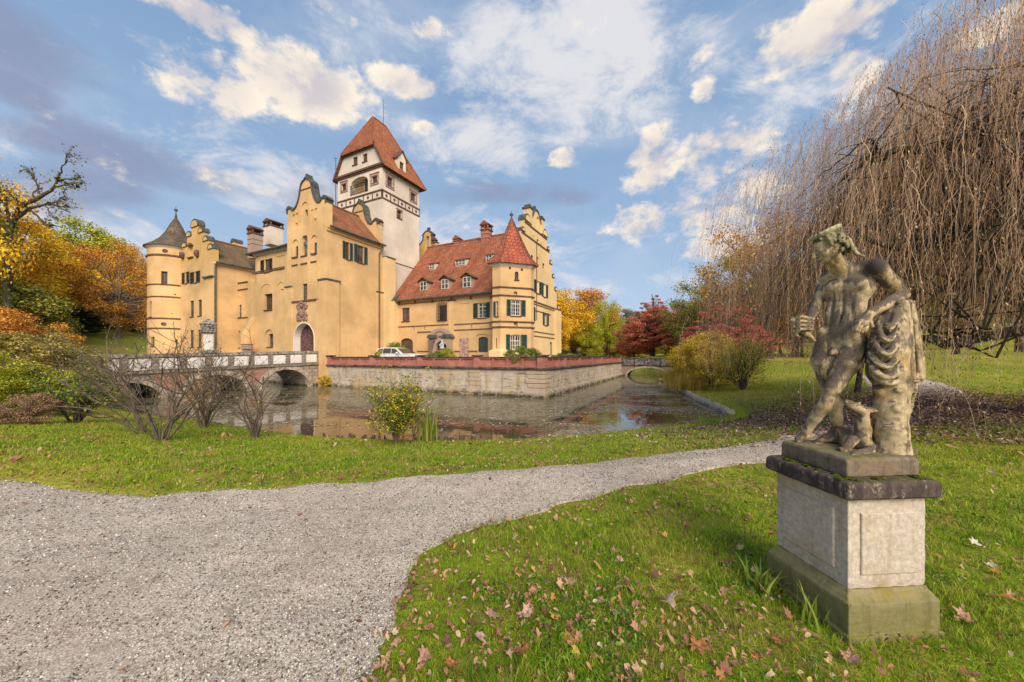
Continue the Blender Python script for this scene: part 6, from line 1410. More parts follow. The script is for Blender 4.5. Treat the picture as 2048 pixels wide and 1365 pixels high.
def build_statue():
    ROOT = PT(.3, .34, .888)
    r = empty('statue', ROOT, 'weathered sandstone statue of a young hunter leaning on a draped tree stump beside his dog', 'statue')
    def P(zx, zy, dd, Y0=2.38):
        px, py = 1540 + zx / 2.729, 430 + zy / 2.729; Y = Y0 + dd
        return np.array([(px - 1024) / F * Y, Y, EYE + (HZ - py) / F * Y])
    SR, SL = P(312, 350, .12), P(588, 292, -.12); lr = SL - SR; lr[2] = 0; lr /= np.linalg.norm(lr)
    fw = np.array([lr[1], -lr[0], 0]);  fw = fw if fw @ np.array([-.69, -.72, 0]) > 0 else -fw; up = np.array([0, 0, 1.]); AXB = np.stack([lr, fw, up])
    g = sdf_grid((1.90, 2.02, .99), (2.66, 2.70, 2.47), .0042)
    pel = P(385, 690, 0); wst = P(412, 560, -.005); chs = P(432, 420, 0)
    hipR, hipL = P(318, 712, .045), P(452, 705, -.045)
    # trunk
    ell_(g, chs + up * .015, (.128, .082, .115), AXB, .03); ell_(g, P(415, 520, 0), (.098, .070, .10), AXB, .04); ell_(g, pel + up * .012, (.112, .078, .095), AXB, .04); ell_(g, P(398, 615, 0), (.095, .068, .085), AXB, .04); ell_(g, P(408, 570, 0), (.093, .066, .085), AXB, .04)
    ell_(g, P(470, 345, .0), (.12, .06, .06), AXB, .03)                                         # shoulder girdle
    for s in (-1, 1): ell_(g, chs + lr * .056 * s + fw * .058 + up * .035, (.062, .036, .050), AXB, .012)      # chest muscles
    for s in (-1, 1):
        for j, z in enumerate((-.075, -.115, -.155)): ell_(g, chs + lr * .024 * s + fw * (.064 - .004 * j) + up * z + np.array([0, 0, 0]), (.022, .016, .020), AXB, .007)
        ell_(g, pel + lr * .083 * s + fw * .045 + up * .055, (.03, .026, .05), AXB, .02); ell_(g, P(415, 520, 0) + lr * .075 * s + fw * .02, (.022, .05, .07), AXB, .02)
        ell_(g, pel + lr * .058 * s - fw * .062 - up * .03, (.055, .045, .06), AXB, .02)            # buttocks
    cap_(g, chs + fw * .094 + up * .07, chs + fw * .092 - up * .16, .010, .008, .010, 'sub'); cap_(g, chs + fw * .09 - up * .16, pel + fw * .088 + up * .04, .006, .005, .010, 'sub'); ell_(g, pel + fw * .083 + up * .072, (.006, .008, .006), AXB, .006, 'sub')
    for s in (-1, 1): cap_(g, pel + lr * .095 * s + fw * .072 + up * .045, pel + lr * .012 * s + fw * .098 - up * .055, .010, .008, .012, 'sub')
    for s in (-1, 1): cap_(g, chs + lr * .1 * s + fw * .075 - up * .018, chs + lr * .01 * s + fw * .1 - up * .012, .004, .005, .01, 'sub')
    # neck
    nb = P(410, 300, 0); hc = P(318, 180, -.01)
    cap_(g, nb - up * .03, hc - up * .02 + fw * 0, .052, .042, .022); cap_(g, P(400, 285, -.01), P(300, 352, .1), .03, .032, .03); cap_(g, P(440, 290, 0), P(575, 275, -.1), .034, .042, .03)
    cap_(g, nb + fw * .042 - up * .02, hc + fw * .02 - up * .055, .012, .016, .012)
    # left arm (resting on the drapery)
    eL, wL = P(722, 438, -.13), P(548, 538, -.19)
    ell_(g, SL + np.array([0, 0, .0]), (.05, .052, .056), AXB, .02); chain_(g, [SL, SL * .45 + eL * .55, eL], [.047, .043, .034], .014); chain_(g, [eL, eL * .65 + wL * .35, wL], [.035, .037, .024], .012)
    hL = P(505, 585, -.2); chain_(g, [wL, hL], [.024, .03], .01); ell_(g, hL, (.03, .022, .032), AXB, .01)
    for i, (a, b) in enumerate((((492, 575), (468, 628)), ((505, 590), (484, 636)), ((520, 598), (500, 640)), ((535, 600), (518, 636)))):
        k0, k1 = P(*a, -.215 + .008 * i), P(*b, -.205 + .006 * i); km = (k0 + k1) / 2 + fw * .006; chain_(g, [k0, km, k1, k1 * .9 + hL * .1 - up * .004], [.0115, .011, .0095, .008], .003)
    cap_(g, P(540, 560, -.2), P(560, 610, -.21), .011, .009, .005)
    # right arm
    eR = P(242, 520, .13); wR = P(205, 585, .02)
    ell_(g, SR, (.044, .046, .05), AXB, .02); chain_(g, [SR, SR * .5 + eR * .5, eR], [.043, .039, .032], .014); chain_(g, [eR, wR], [.033, .023], .012)
    hR = P(185, 605, -.01); ell_(g, hR, (.028, .028, .03), AXB, .01)
    for i in range(4):
        y = 556 + i * 19; a = P(232 - i * 2, y + 10, -.03); b = P(165 - i * 2, y - 2 + i * 4, -.045); c = P(118 + i * 6, y + 20 + i * 6, -.025); d = P(128 + i * 9, y + 40 + i * 4, .01)
        chain_(g, [a, b, c, d], [.0125, .0118, .0105, .009], .003)
    cap_(g, P(215, 565, 0), P(150, 556, -.01), .012, .009, .005)
    # standing leg (his right)
    kR, aR_ = P(318, 940, .04), P(364, 1172, .055)
    chain_(g, [hipR, P(292, 800, .04), kR], [.078, .066, .044], .02); ell_(g, kR - fw * -.008, (.036, .04, .042), AXB, .015)
    chain_(g, [kR, P(345, 1030, .055) - fw * .012, P(362, 1110, .06), aR_], [.040, .046, .034, .027], .015)
    cap_(g, P(386, 1222, .055), P(300, 1222, .065), .030, .026, .014); chain_(g, [aR_, P(330, 1212, .06), P(262, 1234, .075)], [.028, .026, .016], .014)
    for i in range(5): b0 = P(262, 1238, .075) + np.array([0, -.030 + .0145 * i, 0]); cap_(g, b0, b0 + np.array([-.038 + .004 * i, 0, -.004]), .0095 - .0008 * i, .0085 - .0006 * i, .003)
    # free leg (his left) crossing in front
    kL, aL_ = P(342, 948, -.07), P(205, 1172, .07)
    chain_(g, [hipL, P(418, 815, -.065), kL], [.080, .066, .045], .02); ell_(g, kL, (.036, .042, .044), AXB, .014)
    chain_(g, [kL, P(295, 1040, -.02), P(245, 1110, .03), aL_], [.040, .046, .033, .026], .015); cap_(g, kL + fw * .03 - up * .03, P(240, 1110, .02), .012, .01, .016)
    chain_(g, [aL_, P(190, 1205, .08), P(150, 1222, .095)], [.027, .026, .017], .014); cap_(g, P(222, 1200, .085), P(180, 1215, .09), .026, .022, .012)
    for i in range(5): b0 = P(152, 1226, .095) + np.array([.004 * i, -.030 + .0145 * i, 0]); cap_(g, b0, b0 + np.array([-.034 + .004 * i, -.006, -.005]), .0095 - .0008 * i, .0085 - .0006 * i, .003)
    ell_(g, pel + fw * .092 - up * .07, (.021, .02, .024), AXB, .008); cap_(g, pel + fw * .1 - up * .055, pel + fw * .112 - up * .085, .010, .008, .005)
    # head: a frame that looks down to the viewer's left
    v2 = np.array([-.69, -.72, 0]); vl = np.array([-.72, .69, 0]); f = vl * .90 + v2 * .46; f /= np.linalg.norm(f); f = f * math.cos(.44) - up * math.sin(.44)
    s_ = np.cross(f, up); s_ /= np.linalg.norm(s_); u_ = np.cross(s_, f); AH = np.stack([s_, f, u_]); H = lambda s, ff, uu: hc + s_ * s + f * ff + u_ * uu
    ell_(g, H(0, -.012, .022), (.064, .078, .072), AH, .01); ell_(g, H(0, .018, -.02), (.052, .058, .066), AH, .02); ell_(g, H(0, .052, -.070), (.024, .024, .018), AH, .012)
    chain_(g, [H(0, .070, .020), H(0, .088, -.004), H(0, .101, -.021)], [.008, .0095, .0125], .005); 
    for s in (-1, 1):
        ell_(g, H(.011 * s, .083, -.022), (.007, .009, .006), AH, .004); ell_(g, H(.027 * s, .082, .010), (.019, .016, .012), AH, .006, 'sub'); ell_(g, H(.027 * s, .0625, .008), (.014, .011, .0095), AH, .002)
        cap_(g, H(.012 * s, .076, .025), H(.044 * s, .060, .024), .0075, .006, .005); ell_(g, H(.036 * s, .052, -.022), (.018, .018, .02), AH, .014); cap_(g, H(.05 * s, .01, -.04), H(.02 * s, .045, -.07), .018, .016, .014)
        ell_(g, H(.064 * s, -.012, -.002), (.008, .016, .024), AH, .006); cap_(g, H(.015 * s, .0705, .0045), H(.037 * s, .063, .0045), .0022, .002, .003)
    cap_(g, H(-.014, .078, -.0375), H(.014, .078, -.0375), .0062, .0062, .003); cap_(g, H(-.011, .075, -.0500), H(.011, .075, -.0500), .0070, .0070, .003); cap_(g, H(-.018, .086, -.0438), H(.018, .086, -.0438), .003, .003, .003, 'sub'); cap_(g, H(-.012, .074, -.057), H(.012, .074, -.057), .004, .004, .006, 'sub')
    V, Q = nets(g); V = V + relief(V, 1, (60, 120), 3)[:, None] * .0006
    mesh_np('body', V, Q, M_STAT, r, smooth=True)
    # hair: a mass of carved curls
    gh = sdf_grid(hc - .17, hc + .17, .0036); rg = random.Random(8)
    ell_(gh, H(0, -.030, .040), (.074, .080, .064), AH, .01); 
    for i in range(190):
        th, ph = rg.uniform(0, 6.283), rg.uniform(-.15, 1.25); d = np.array([math.cos(th) * math.cos(ph), math.sin(th) * math.cos(ph), math.sin(ph)])
        if d[1] > .4 and d[2] < .62: continue
        c = hc + s_ * d[0] * .080 + f * (d[1] * .088 - .018) + u_ * (d[2] * .078 + .022); r1 = rg.uniform(.008, .0145); e = c + np.array([rg.uniform(-.012, .012) for _ in range(3)]) + u_ * -.004
        cap_(gh, c, e, r1, r1 * .7, .003)
    for i in range(34):
        s = rg.choice((-1, 1)); c = H(.062 * s + rg.uniform(-.008, .012), rg.uniform(-.075, .004), rg.uniform(-.05, .03)); cap_(gh, c, c + np.array([0, 0, -.012]), .011, .008, .003)
    for i in range(22): c = H(rg.uniform(-.05, .05), -.085 + rg.uniform(-.012, .01), rg.uniform(-.075, .02)); cap_(gh, c, c + up * -.014, .014, .010, .003)
    V, Q = nets(gh); mesh_np('hair', V, Q, stonemat('mossy_hair_stone', (.30, .26, .15), (.05, .045, .035), (.20, .20, .08), None, mossamt=.6, da=.8, dr=(.46, .56)), r, smooth=True)
    # cap: shallow brimmed hat with a flap falling to the shoulder
    gc = sdf_grid(hc - .2, hc + .26, .0042); a2 = np.stack([s_, f, u_])
    ell_(gc, H(0, -.03, .094), (.074, .082, .024), a2, .01); ell_(gc, H(0, -.03, .120), (.06, .066, .02), a2, .008, 'sub'); chain_(gc, [H(0, -.1, .06), H(.02, -.13, -.01), P(470, 212, -.03), P(515, 228, -.05)], [.014, .012, .012, .006], .01)
    for k in range(16):
        a, b = 6.283 * k / 16, 6.283 * (k + 1) / 16; cap_(gc, H(math.sin(a) * .068, -.03 + math.cos(a) * .076, .104), H(math.sin(b) * .068, -.03 + math.cos(b) * .076, .104), .010, .010, .006)
    V, Q = nets(gc); mesh_np('cap', V, Q, stonemat('pale_cap_stone', (.46, .42, .26), (.07, .06, .045), (.40, .40, .20), None, mossamt=.5, da=.6), r, smooth=True)
    # the bundle held in his right hand
    gb = sdf_grid(P(190, 640, 0) - .14, P(190, 640, 0) + .14, .0045)
    chain_(gb, [P(135, 590, .0), P(180, 640, .0), P(238, 685, .015)], [.016, .027, .014], .01); cap_(gb, P(125, 575, 0), P(210, 625, .0), .02, .026, .01)
    for i in range(4): cap_(gb, P(128 + i * 8, 605 + i * 8, -.022), P(225 + i * 4, 668 + i * 3, -.012), .004, .004, .004)
    V, Q = nets(gb); mesh_np('broken_horn', V, Q, M_STAT, r, smooth=True)
    # tree stump
    gs = sdf_grid((2.18, 2.0, .99), (2.66, 2.48, 2.0), .0052); sc = lambda zx, zy, dd=-.16: P(zx, zy, dd)
    chain_(gs, [sc(668, 1330), sc(655, 1180), sc(655, 1050), sc(668, 930), sc(690, 700), sc(700, 500)], [.094, .079, .082, .083, .07, .05], .03)
    for (zx, zy, r1) in ((750, 1310, .05), (600, 1305, .045), (700, 1325, .055)): cap_(gs, sc(zx, zy), sc(660, 1180), r1, .03, .03)
    ell_(gs, sc(590, 955, -.17), (.022, .022, .03), None, .02); ell_(gs, sc(690, 1060, -.235), (.022, .014, .02), None, .014); ell_(gs, sc(700, 960, -.235), (.02, .014, .014), None, .012); ell_(gs, sc(640, 1150, -.235), (.03, .012, .012), None, .012); ell_(gs, sc(690, 1015, -.24), (.018, .012, .009), None, .008, 'sub')
    V, Q = nets(gs); V = V + relief(V, 1, (35, 80, 160), 5)[:, None] * np.array([[1, 1, .3]]) * .006; mesh_np('tree_stump', V, Q, M_STAT, r, smooth=True)
    # drapery hanging over the stump
    gd = sdf_grid((2.16, 1.96, 1.15), (2.72, 2.50, 2.12), .0042); D = lambda zx, zy, dd=-.16: P(zx, zy, dd)
    chain_(gd, [D(690, 492), D(662, 610), D(638, 740), D(640, 860), D(650, 905)], [.040, .078, .100, .095, .075], .02); chain_(gd, [D(760, 492, -.15), D(775, 640, -.14), D(785, 780, -.13), D(800, 880, -.13)], [.026, .036, .042, .04], .016)
    chain_(gd, [D(770, 880, -.14), D(772, 960, -.15), D(765, 1030, -.16), D(762, 1078, -.16)], [.034, .024, .014, .01], .01)
    Cc = lambda zy: np.interp(zy, [492, 610, 740, 860, 905, 930], [.040, .078, .100, .095, .075, .07])
    def fr(zx, zy, e=0.0):
        # a point on the front of the drapery
        c = np.interp(zy, [492, 610, 740, 860, 905], [690, 662, 638, 640, 650]); w = Cc(zy) / .000906 * .96; t = np.clip((zx - c) / w, -1, 1)
        return P(zx, zy, -.16 - (Cc(zy) / .73) * math.sqrt(max(0, 1 - t * t)) * .72 - e)
    folds = [[(600, 560), (590, 620), (612, 680), (655, 690), (688, 620), (700, 520)], [(560, 620), (566, 700), (600, 755), (655, 762), (698, 690), (712, 560)], [(540, 680), (552, 770), (596, 825), (655, 832), (706, 760), (724, 600)], [(532, 760), (560, 845), (612, 886), (668, 886), (716, 820), (735, 640)],
             [(545, 840), (590, 905), (650, 925), (700, 905), (732, 850), (742, 700)], [(630, 590), (652, 628), (680, 585), (696, 500)], [(580, 770), (625, 790), (672, 772)], [(590, 850), (645, 846), (692, 800)]][:6]
    for i, F_ in enumerate(folds):
        n_ = 13; tt = np.linspace(0, 1, len(F_)); t2 = np.linspace(0, 1, n_); q = np.c_[np.interp(t2, tt, [p[0] for p in F_]), np.interp(t2, tt, [p[1] for p in F_])]; q[1:-1] = (q[:-2] + q[1:-1] * 2 + q[2:]) / 4
        e = -.014 * (np.abs(t2 - .5) * 2) ** 2; amp = 1 - .3 * (i > 4); rr = (.007 + .0065 * np.sin(np.pi * t2)) * amp
        chain_(gd, [fr(a, b, e_) for (a, b), e_ in zip(q, e)], list(rr), .020); chain_(gd, [fr(a, b + 24, .001 + e_) for (a, b), e_ in zip(q, e)], list(rr * .38), .016, 'sub')
    for x0, x1, x2, dd in ((742, 748, 742, -.215), (762, 772, 782, -.2), (782, 800, 822, -.175)):
        chain_(gd, [P(x0, 486, dd + .02), P((x0 + x1) / 2, 600, dd), P(x1, 740, dd), P(x2, 890, dd + .01)], [.008, .011, .013, .014], .008); chain_(gd, [P(x0 + 11, 500, dd - .012), P(x1 + 14, 740, dd - .02), P(x2 + 15, 890, dd - .012)], [.004, .007, .007], .006, 'sub')
    for k, (zx, zy) in enumerate(((790, 905), (772, 935), (780, 965), (765, 1000), (758, 1050))): ell_(gd, P(zx, zy, -.175), (.03 - .003 * k, .02, .013), None, .006)
    chain_(gd, [P(700, 478, -.2), P(760, 470, -.17), P(782, 476, -.12)], [.010, .011, .011], .006)
    V, Q = nets(gd); mesh_np('drapery', V, Q, M_STAT, r, smooth=True)
    # the dog sitting at his feet
    dg = sdf_grid((2.06, 1.98, .985), (2.50, 2.52, 1.42), .004); E = lambda zx, zy, dd=-.16: P(zx, zy, dd); dm = r
    ell_(dg, E(455, 1225, -.06), (.055, .075, .062), None, .02); chain_(dg, [E(500, 1230, -.1), E(505, 1170, -.12), E(505, 1085, -.14)], [.05, .040, .030], .02); ell_(dg, E(430, 1245, -.03), (.045, .05, .045), None, .02)
    chain_(dg, [E(505, 1070, -.14), E(470, 1048, -.14), E(435, 1030, -.14), E(416, 1017, -.14)], [.034, .027, .018, .012], .012); chain_(dg, [E(478, 1068, -.14), E(440, 1046, -.14), E(424, 1034, -.14)], [.018, .012, .009], .008)
    cap_(dg, E(422, 1030, -.16), E(468, 1058, -.17), .003, .003, .004, 'sub'); ell_(dg, E(478, 1038, -.165), (.008, .008, .006), None, .004); cap_(dg, E(455, 1034, -.16), E(490, 1024, -.16), .006, .006, .006)
    chain_(dg, [E(530, 1062, -.16), E(560, 1066, -.17), E(585, 1070, -.175)], [.018, .014, .006], .008); ell_(dg, E(562, 1072, -.185), (.012, .008, .006), None, .005, 'sub')
    chain_(dg, [E(500, 1210, -.13), E(540, 1262, -.14), E(548, 1285, -.17), E(500, 1296, -.2), E(462, 1306, -.215)], [.036, .030, .022, .019, .017], .010)
    for i in range(4): a = E(458 - i * 5, 1306 + i * 2, -.225 + .016 * i - .01); cap_(dg, a, a + np.array([-.020, -.004, -.003]), .0085, .0075, .003)
    chain_(dg, [E(450, 1230, -.12), E(420, 1270, -.15), E(395, 1288, -.15)], [.03, .022, .017], .01); chain_(dg, [E(380, 1285, -.12), E(375, 1288, -.12)], [.02, .018], .01); chain_(dg, [E(380, 1170, -.0), E(420, 1200, -.03)], [.02, .03], .02)
    for k in range(2): ell_(dg, E(385 - k * 25, 1282 + 12 * k, -.16), (.02, .016, .016), None, .004)
    dg['f'][:, :, dg['ax'][2] < .995] = .05
    V, Q = nets(dg); mesh_np('dog', V, Q, M_STAT, r, smooth=True)
    # the slab they stand on
    b = MB(PT); S0 = .085; b.rings([[(S0 + i, S0 + .0 + i, z), (S0 + .47 - i, S0 + i, z), (S0 + .47 - i, S0 + .46 - i, z), (S0 + i, S0 + .46 - i, z)] for i, z in ((0, .889), (0, .985), (.012, 1.0))])
    o = b.build('plinth_slab', M_SLABM, r, smooth=True, angle=35); md = o.modifiers.new('bevel', 'BEVEL'); md.width = .008; md.segments = 3; md.limit_method = 'ANGLE'
    md = o.modifiers.new('sub', 'SUBSURF'); md.subdivision_type = 'SIMPLE'; md.levels = 5; md.render_levels = 5; dm_ = o.modifiers.new('wear', 'DISPLACE'); dm_.texture = bpy.data.textures['wear']; dm_.texture_coords = 'GLOBAL'; dm_.strength = .008
build_statue()
# ---------------------------------------------------------------- trees and shrubs
def bark(name, col, moss=.3):
    def fn(N):
        n = N.noise(N.scale(N.co, (1, 1, .3)), 6, 6, .65); f = N.noise(N.co, 1.2, 4, .6)
        c = N.mix(N.mr(n, .35, .7), tuple(x * .5 for x in col), col); c = N.mix(N.math('MULTIPLY', N.mr(f, .5, .65), moss), c, (.07, .085, .02))
        N.put(N.b.inputs['Base Color'], c); bump(N, n, .7, .03)
    return mat(name, fn, .95, .1)
M_BARK = bark('bark', (.13, .10, .075)); M_BARKP = bark('pale_bark', (.30, .25, .19), .2); M_TWIG = bark('twig', (.19, .145, .11), .25); M_BARKD = bark('dark_bark', (.055, .045, .035), .35)
LM = {
 'gold': leafmat('golden_leaves', [(0, (0.405, 0.176, 0.0108)), (.3, (0.702, 0.351, 0.0162)), (.65, (0.92, 0.567, 0.027)), (1, (0.92, 0.756, 0.081))], .6, .3),
 'orange': leafmat('orange_leaves', [(0, (0.297, 0.101, 0.0203)), (.4, (0.594, 0.243, 0.0405)), (.75, (0.81, 0.405, 0.0607)), (1, (0.918, 0.567, 0.0945))], .6, .3),
 'rust': leafmat('rust_leaves', [(0, (0.216, 0.0945, 0.0405)), (.4, (0.446, 0.203, 0.081)), (.75, (0.608, 0.324, 0.121)), (1, (0.702, 0.459, 0.162))], .6, .25),
 'red': leafmat('red_leaves', [(0, (0.23, 0.0473, 0.027)), (.4, (0.459, 0.115, 0.0607)), (.75, (0.648, 0.203, 0.101)), (1, (0.743, 0.324, 0.162))], .6, .25),
 'crimson': leafmat('crimson_leaves', [(0, (0.203, 0.027, 0.0338)), (.4, (0.432, 0.0675, 0.0675)), (.75, (0.621, 0.135, 0.121)), (1, (0.743, 0.243, 0.176))], .6, .25),
 'olive': leafmat('olive_leaves', [(0, (0.0945, 0.108, 0.0162)), (.4, (0.23, 0.23, 0.0338)), (.75, (0.405, 0.365, 0.054)), (1, (0.567, 0.486, 0.0945))], .6, .3),
 'lime': leafmat('lime_leaves', [(0, (0.121, 0.162, 0.0135)), (.4, (0.324, 0.365, 0.0243)), (.75, (0.594, 0.567, 0.0405)), (1, (0.81, 0.702, 0.0675))], .6, .35),
 'green': leafmat('green_leaves', [(0, (0.0473, 0.081, 0.0135)), (.4, (0.121, 0.189, 0.027)), (.75, (0.257, 0.324, 0.0405)), (1, (0.459, 0.459, 0.054))], .6, .3),
 'dark': leafmat('dark_needles', [(0, (.012, .028, .010)), (.5, (.03, .06, .018)), (1, (.08, .115, .03))], .6, .1),
 'brown': leafmat('brown_leaves', [(0, (0.121, 0.0675, 0.0405)), (.4, (0.27, 0.162, 0.0945)), (.75, (0.432, 0.27, 0.149)), (1, (0.567, 0.378, 0.203))], .6, .2),
 'mix': leafmat('turning_leaves', [(0, (0.0405, 0.0945, 0.0203)), (.3, (0.121, 0.23, 0.027)), (.55, (0.351, 0.405, 0.0338)), (.8, (0.743, 0.567, 0.027)), (1, (0.891, 0.446, 0.0405))], .45, .35, .35),
 'yellow': leafmat('yellow_shrub_leaves', [(0, (0.27, 0.23, 0.0203)), (.35, (0.567, 0.446, 0.027)), (.7, (0.837, 0.621, 0.0405)), (1, (0.891, 0.486, 0.081))], .6, .35),
 'tan': leafmat('tan_olive_leaves', [(0, (.14, .12, .02)), (.4, (.30, .25, .045)), (.75, (.46, .36, .08)), (1, (.58, .44, .15))], .6, .3),
 'hazy': leafmat('hazy_leaves', [(0, (.13, .14, .12)), (.5, (.24, .22, .16)), (1, (.36, .28, .17))], .8, .1),  # haze of distance painted into greyed leaf colours
}
def quads(c, s, rng, nrm=None, asp=.62, jit=1.0):
    """leaf blades: diamonds at points c"""
    m = len(c); n = rng.normal(0, 1, (m, 3)) if nrm is None else nrm + rng.normal(0, .55 * jit, (m, 3)); n /= np.linalg.norm(n, axis=1, keepdims=True) + 1e-9
    t = np.cross(n, rng.normal(0, 1, (m, 3))); t /= np.linalg.norm(t, axis=1, keepdims=True) + 1e-9; b = np.cross(n, t); s = s[:, None]
    V = np.stack([c - t * s, c + b * s * asp + n * s * .12, c + t * s, c - b * s * asp + n * s * .12], 1)
    return V.reshape(-1, 3), (np.arange(m)[:, None] * 4 + np.arange(4)[None]).astype(np.int64)
def tube_np(pts, rads, n=5):
    pts = np.asarray(pts, float); d = np.gradient(pts, axis=0); d /= np.linalg.norm(d, axis=1, keepdims=True) + 1e-9
    ref = np.cross(d, [0.3, .5, .81]); ref /= np.linalg.norm(ref, axis=1, keepdims=True) + 1e-9; b = np.cross(d, ref); a = np.arange(n) / n * 6.28318
    V = pts[:, None] + (ref[:, None] * np.cos(a)[None, :, None] + b[:, None] * np.sin(a)[None, :, None]) * np.asarray(rads)[:, None, None]
    i = np.arange(len(pts) - 1)[:, None] * n; j = np.arange(n)[None]; k = (j + 1) % n
    return V.reshape(-1, 3), np.stack([i + j, i + k, i + k + n, i + j + n], -1).reshape(-1, 4)
def bez(p0, p1, p2, n, rng=None, w=0):
    t = np.linspace(0, 1, n)[:, None]; P = (1 - t) ** 2 * p0 + 2 * t * (1 - t) * p1 + t ** 2 * p2
    if rng is not None and w: P[1:-1] += rng.normal(0, w, (n - 2, 3))
    return P
def proto(name, seed, rx=.34, zc=.62, rz=.38, clumps=46, leaves=17000, ls=.0105, tr=.022, fork=.18, clr=(.07, .13), bare=0.0, cone=0, hollow=.35, twigs=0, droop=0, flat=1.0):
    """unit-height tree: (trunk mesh, crown mesh)"""
    rng = np.random.default_rng(seed); wood = []
    C = []
    while len(C) < clumps:
        p = rng.uniform(-1, 1, 3); r = np.linalg.norm(p)
        if r > 1 or r < hollow: continue
        z = zc + p[2] * rz; k = 1.0
        if cone: k = np.clip((1.02 - z) / (1.02 - (zc - rz)), .04, 1) ** cone * 1.25
        C.append([p[0] * rx * k, p[1] * rx * k, z])
    C = np.array(C); R_ = rng.uniform(clr[0], clr[1], len(C))
    if cone: R_ *= np.clip((1.1 - C[:, 2]) * 1.3, .35, 1)
    top = np.array([rng.normal(0, .012), rng.normal(0, .012), zc + rz * (.35 if not cone else .9)])
    tp = bez(np.zeros(3), np.array([rng.normal(0, .02), rng.normal(0, .02), top[2] * .5]), top, 9, rng, .004); wood.append(tube_np(tp, np.linspace(tr, tr * .25, 9) * np.r_[1.5, 1.1, np.ones(7)], 8))
    for c in C:
        h = np.clip(rng.uniform(fork, max(fork + .05, c[2] * .8)), fork, top[2] * .95); i = np.searchsorted(tp[:, 2], h); b = tp[min(i, 8)]
        mid = b * .5 + c * .5 + np.array([0, 0, rng.uniform(-.03, .06) - droop]); P = bez(b, mid, c, 7, rng, .006); rad = tr * .36 * np.linspace(1, .22, 7); wood.append(tube_np(P, rad, 5))
        for _ in range(twigs):
            e = c + rng.normal(0, 1, 3) * [.06, .06, .045] + [0, 0, .02]; s_ = P[rng.integers(3, 7)]; wood.append(tube_np(bez(s_, (s_ + e) / 2 + rng.normal(0, .01, 3), e, 5), np.linspace(tr * .10, tr * .035, 5), 3))
    V, o, Fs = [], 0, []
    for v, f in wood: V.append(v); Fs.append(f + o); o += len(v)
    wm = mesh_data(name + '_wood', np.concatenate(V), np.concatenate(Fs))
    n = int(leaves); ci = rng.choice(len(C), n, p=R_ ** 2 / (R_ ** 2).sum()); d = rng.normal(0, 1, (n, 3)); d /= np.linalg.norm(d, axis=1, keepdims=True)
    rad = rng.random(n) ** .45 * (1 + .35 * (rng.random(n) ** 4)); c = C[ci] + d * (R_[ci] * rad)[:, None] * np.array([1, 1, .72 * flat]); nr = d.copy(); nr[:, 2] += .5
    if bare: k = rng.random(n) > bare; c, nr = c[k], nr[k]
    LV, LF = quads(c, rng.uniform(.6, 1.3, len(c)) * ls, rng, nr)
    return wm, mesh_data(name + '_crown', LV, LF)
def mesh_data(name, V, Fq):
    o = mesh_np(name, V, Fq); me = o.data; bpy.data.objects.remove(o); me.materials.append(M_BARK); return me
PROT = {
 'full': [proto('full', 21, rx=.40, zc=.52, rz=.47, clumps=80, leaves=22000, fork=.1, clr=(.07, .13), hollow=.2), proto('full', 22, rx=.46, zc=.50, rz=.46, clumps=90, leaves=22000, fork=.08, clr=(.07, .14), hollow=.2)],
 'round': [proto('round', 1), proto('round', 2, rx=.40, clumps=54), proto('round', 3, rx=.30, zc=.6, rz=.40)],
 'wide': [proto('wide', 4, rx=.52, zc=.58, rz=.42, clumps=90, leaves=26000, ls=.0085, clr=(.07, .14)), proto('wide', 5, rx=.56, zc=.55, rz=.45, clumps=90, leaves=26000, ls=.0085, hollow=.3)],
 'airy': [proto('airy', 6, rx=.42, zc=.62, rz=.36, clumps=46, leaves=5200, ls=.0105, twigs=7, clr=(.08, .14), tr=.018), proto('airy', 7, rx=.46, zc=.6, rz=.38, clumps=52, leaves=6000, ls=.010, twigs=8, clr=(.08, .14), tr=.018)],
 'layered': [proto('layered', 8, rx=.50, zc=.52, rz=.47, clumps=130, leaves=30000, ls=.0095, cone=.62, clr=(.06, .12), hollow=.25, flat=.55), proto('layered', 9, rx=.56, zc=.50, rz=.48, clumps=140, leaves=30000, ls=.0095, cone=.5, clr=(.06, .13), hollow=.25, flat=.5)],
 'conifer': [proto('conifer', 10, rx=.34, zc=.5, rz=.48, clumps=90, leaves=12000, cone=.9, clr=(.05, .1), hollow=.15, droop=.03, flat=.5)],
 'shrub': [proto('shrub', 12, rx=.55, zc=.56, rz=.42, clumps=60, leaves=16000, ls=.016, fork=.03, tr=.014, clr=(.09, .16), twigs=4, hollow=.2), proto('shrub', 13, rx=.66, zc=.54, rz=.44, clumps=70, leaves=18000, ls=.0145, fork=.03, tr=.014, clr=(.09, .17), twigs=4, hollow=.2)],
}
def plant(kind, v, loc, h, leafm, label, cat='tree', name='tree', rot=0, wide=1.0, group=None, barkm=None, sink=.1):
    wm, cm = PROT[kind][v % len(PROT[kind])]
    r = empty(name, (loc[0], loc[1], loc[2] - sink), label, cat, group); r.scale = (h * wide, h * wide, h); r.rotation_euler = (0, 0, rot)
    for nm, me, m_ in (('trunk' if cat == 'tree' else 'stems', wm, barkm or M_BARK), ('crown' if cat == 'tree' else 'foliage', cm, LM[leafm])):
        o = bpy.data.objects.new(nm, me); COL.objects.link(o); o.parent = r; o.material_slots[0].link = 'OBJECT'; o.material_slots[0].material = m_
    return r
def at(px, Y):
    x = (px - 1024) / F * Y; return (x, Y, float(ground(np.array([x]), np.array([Y]))[0]))
def tall(px, Y, py):                           # height that puts the top at photo row py
    return EYE + (HZ - py) / F * Y - at(px, Y)[2]
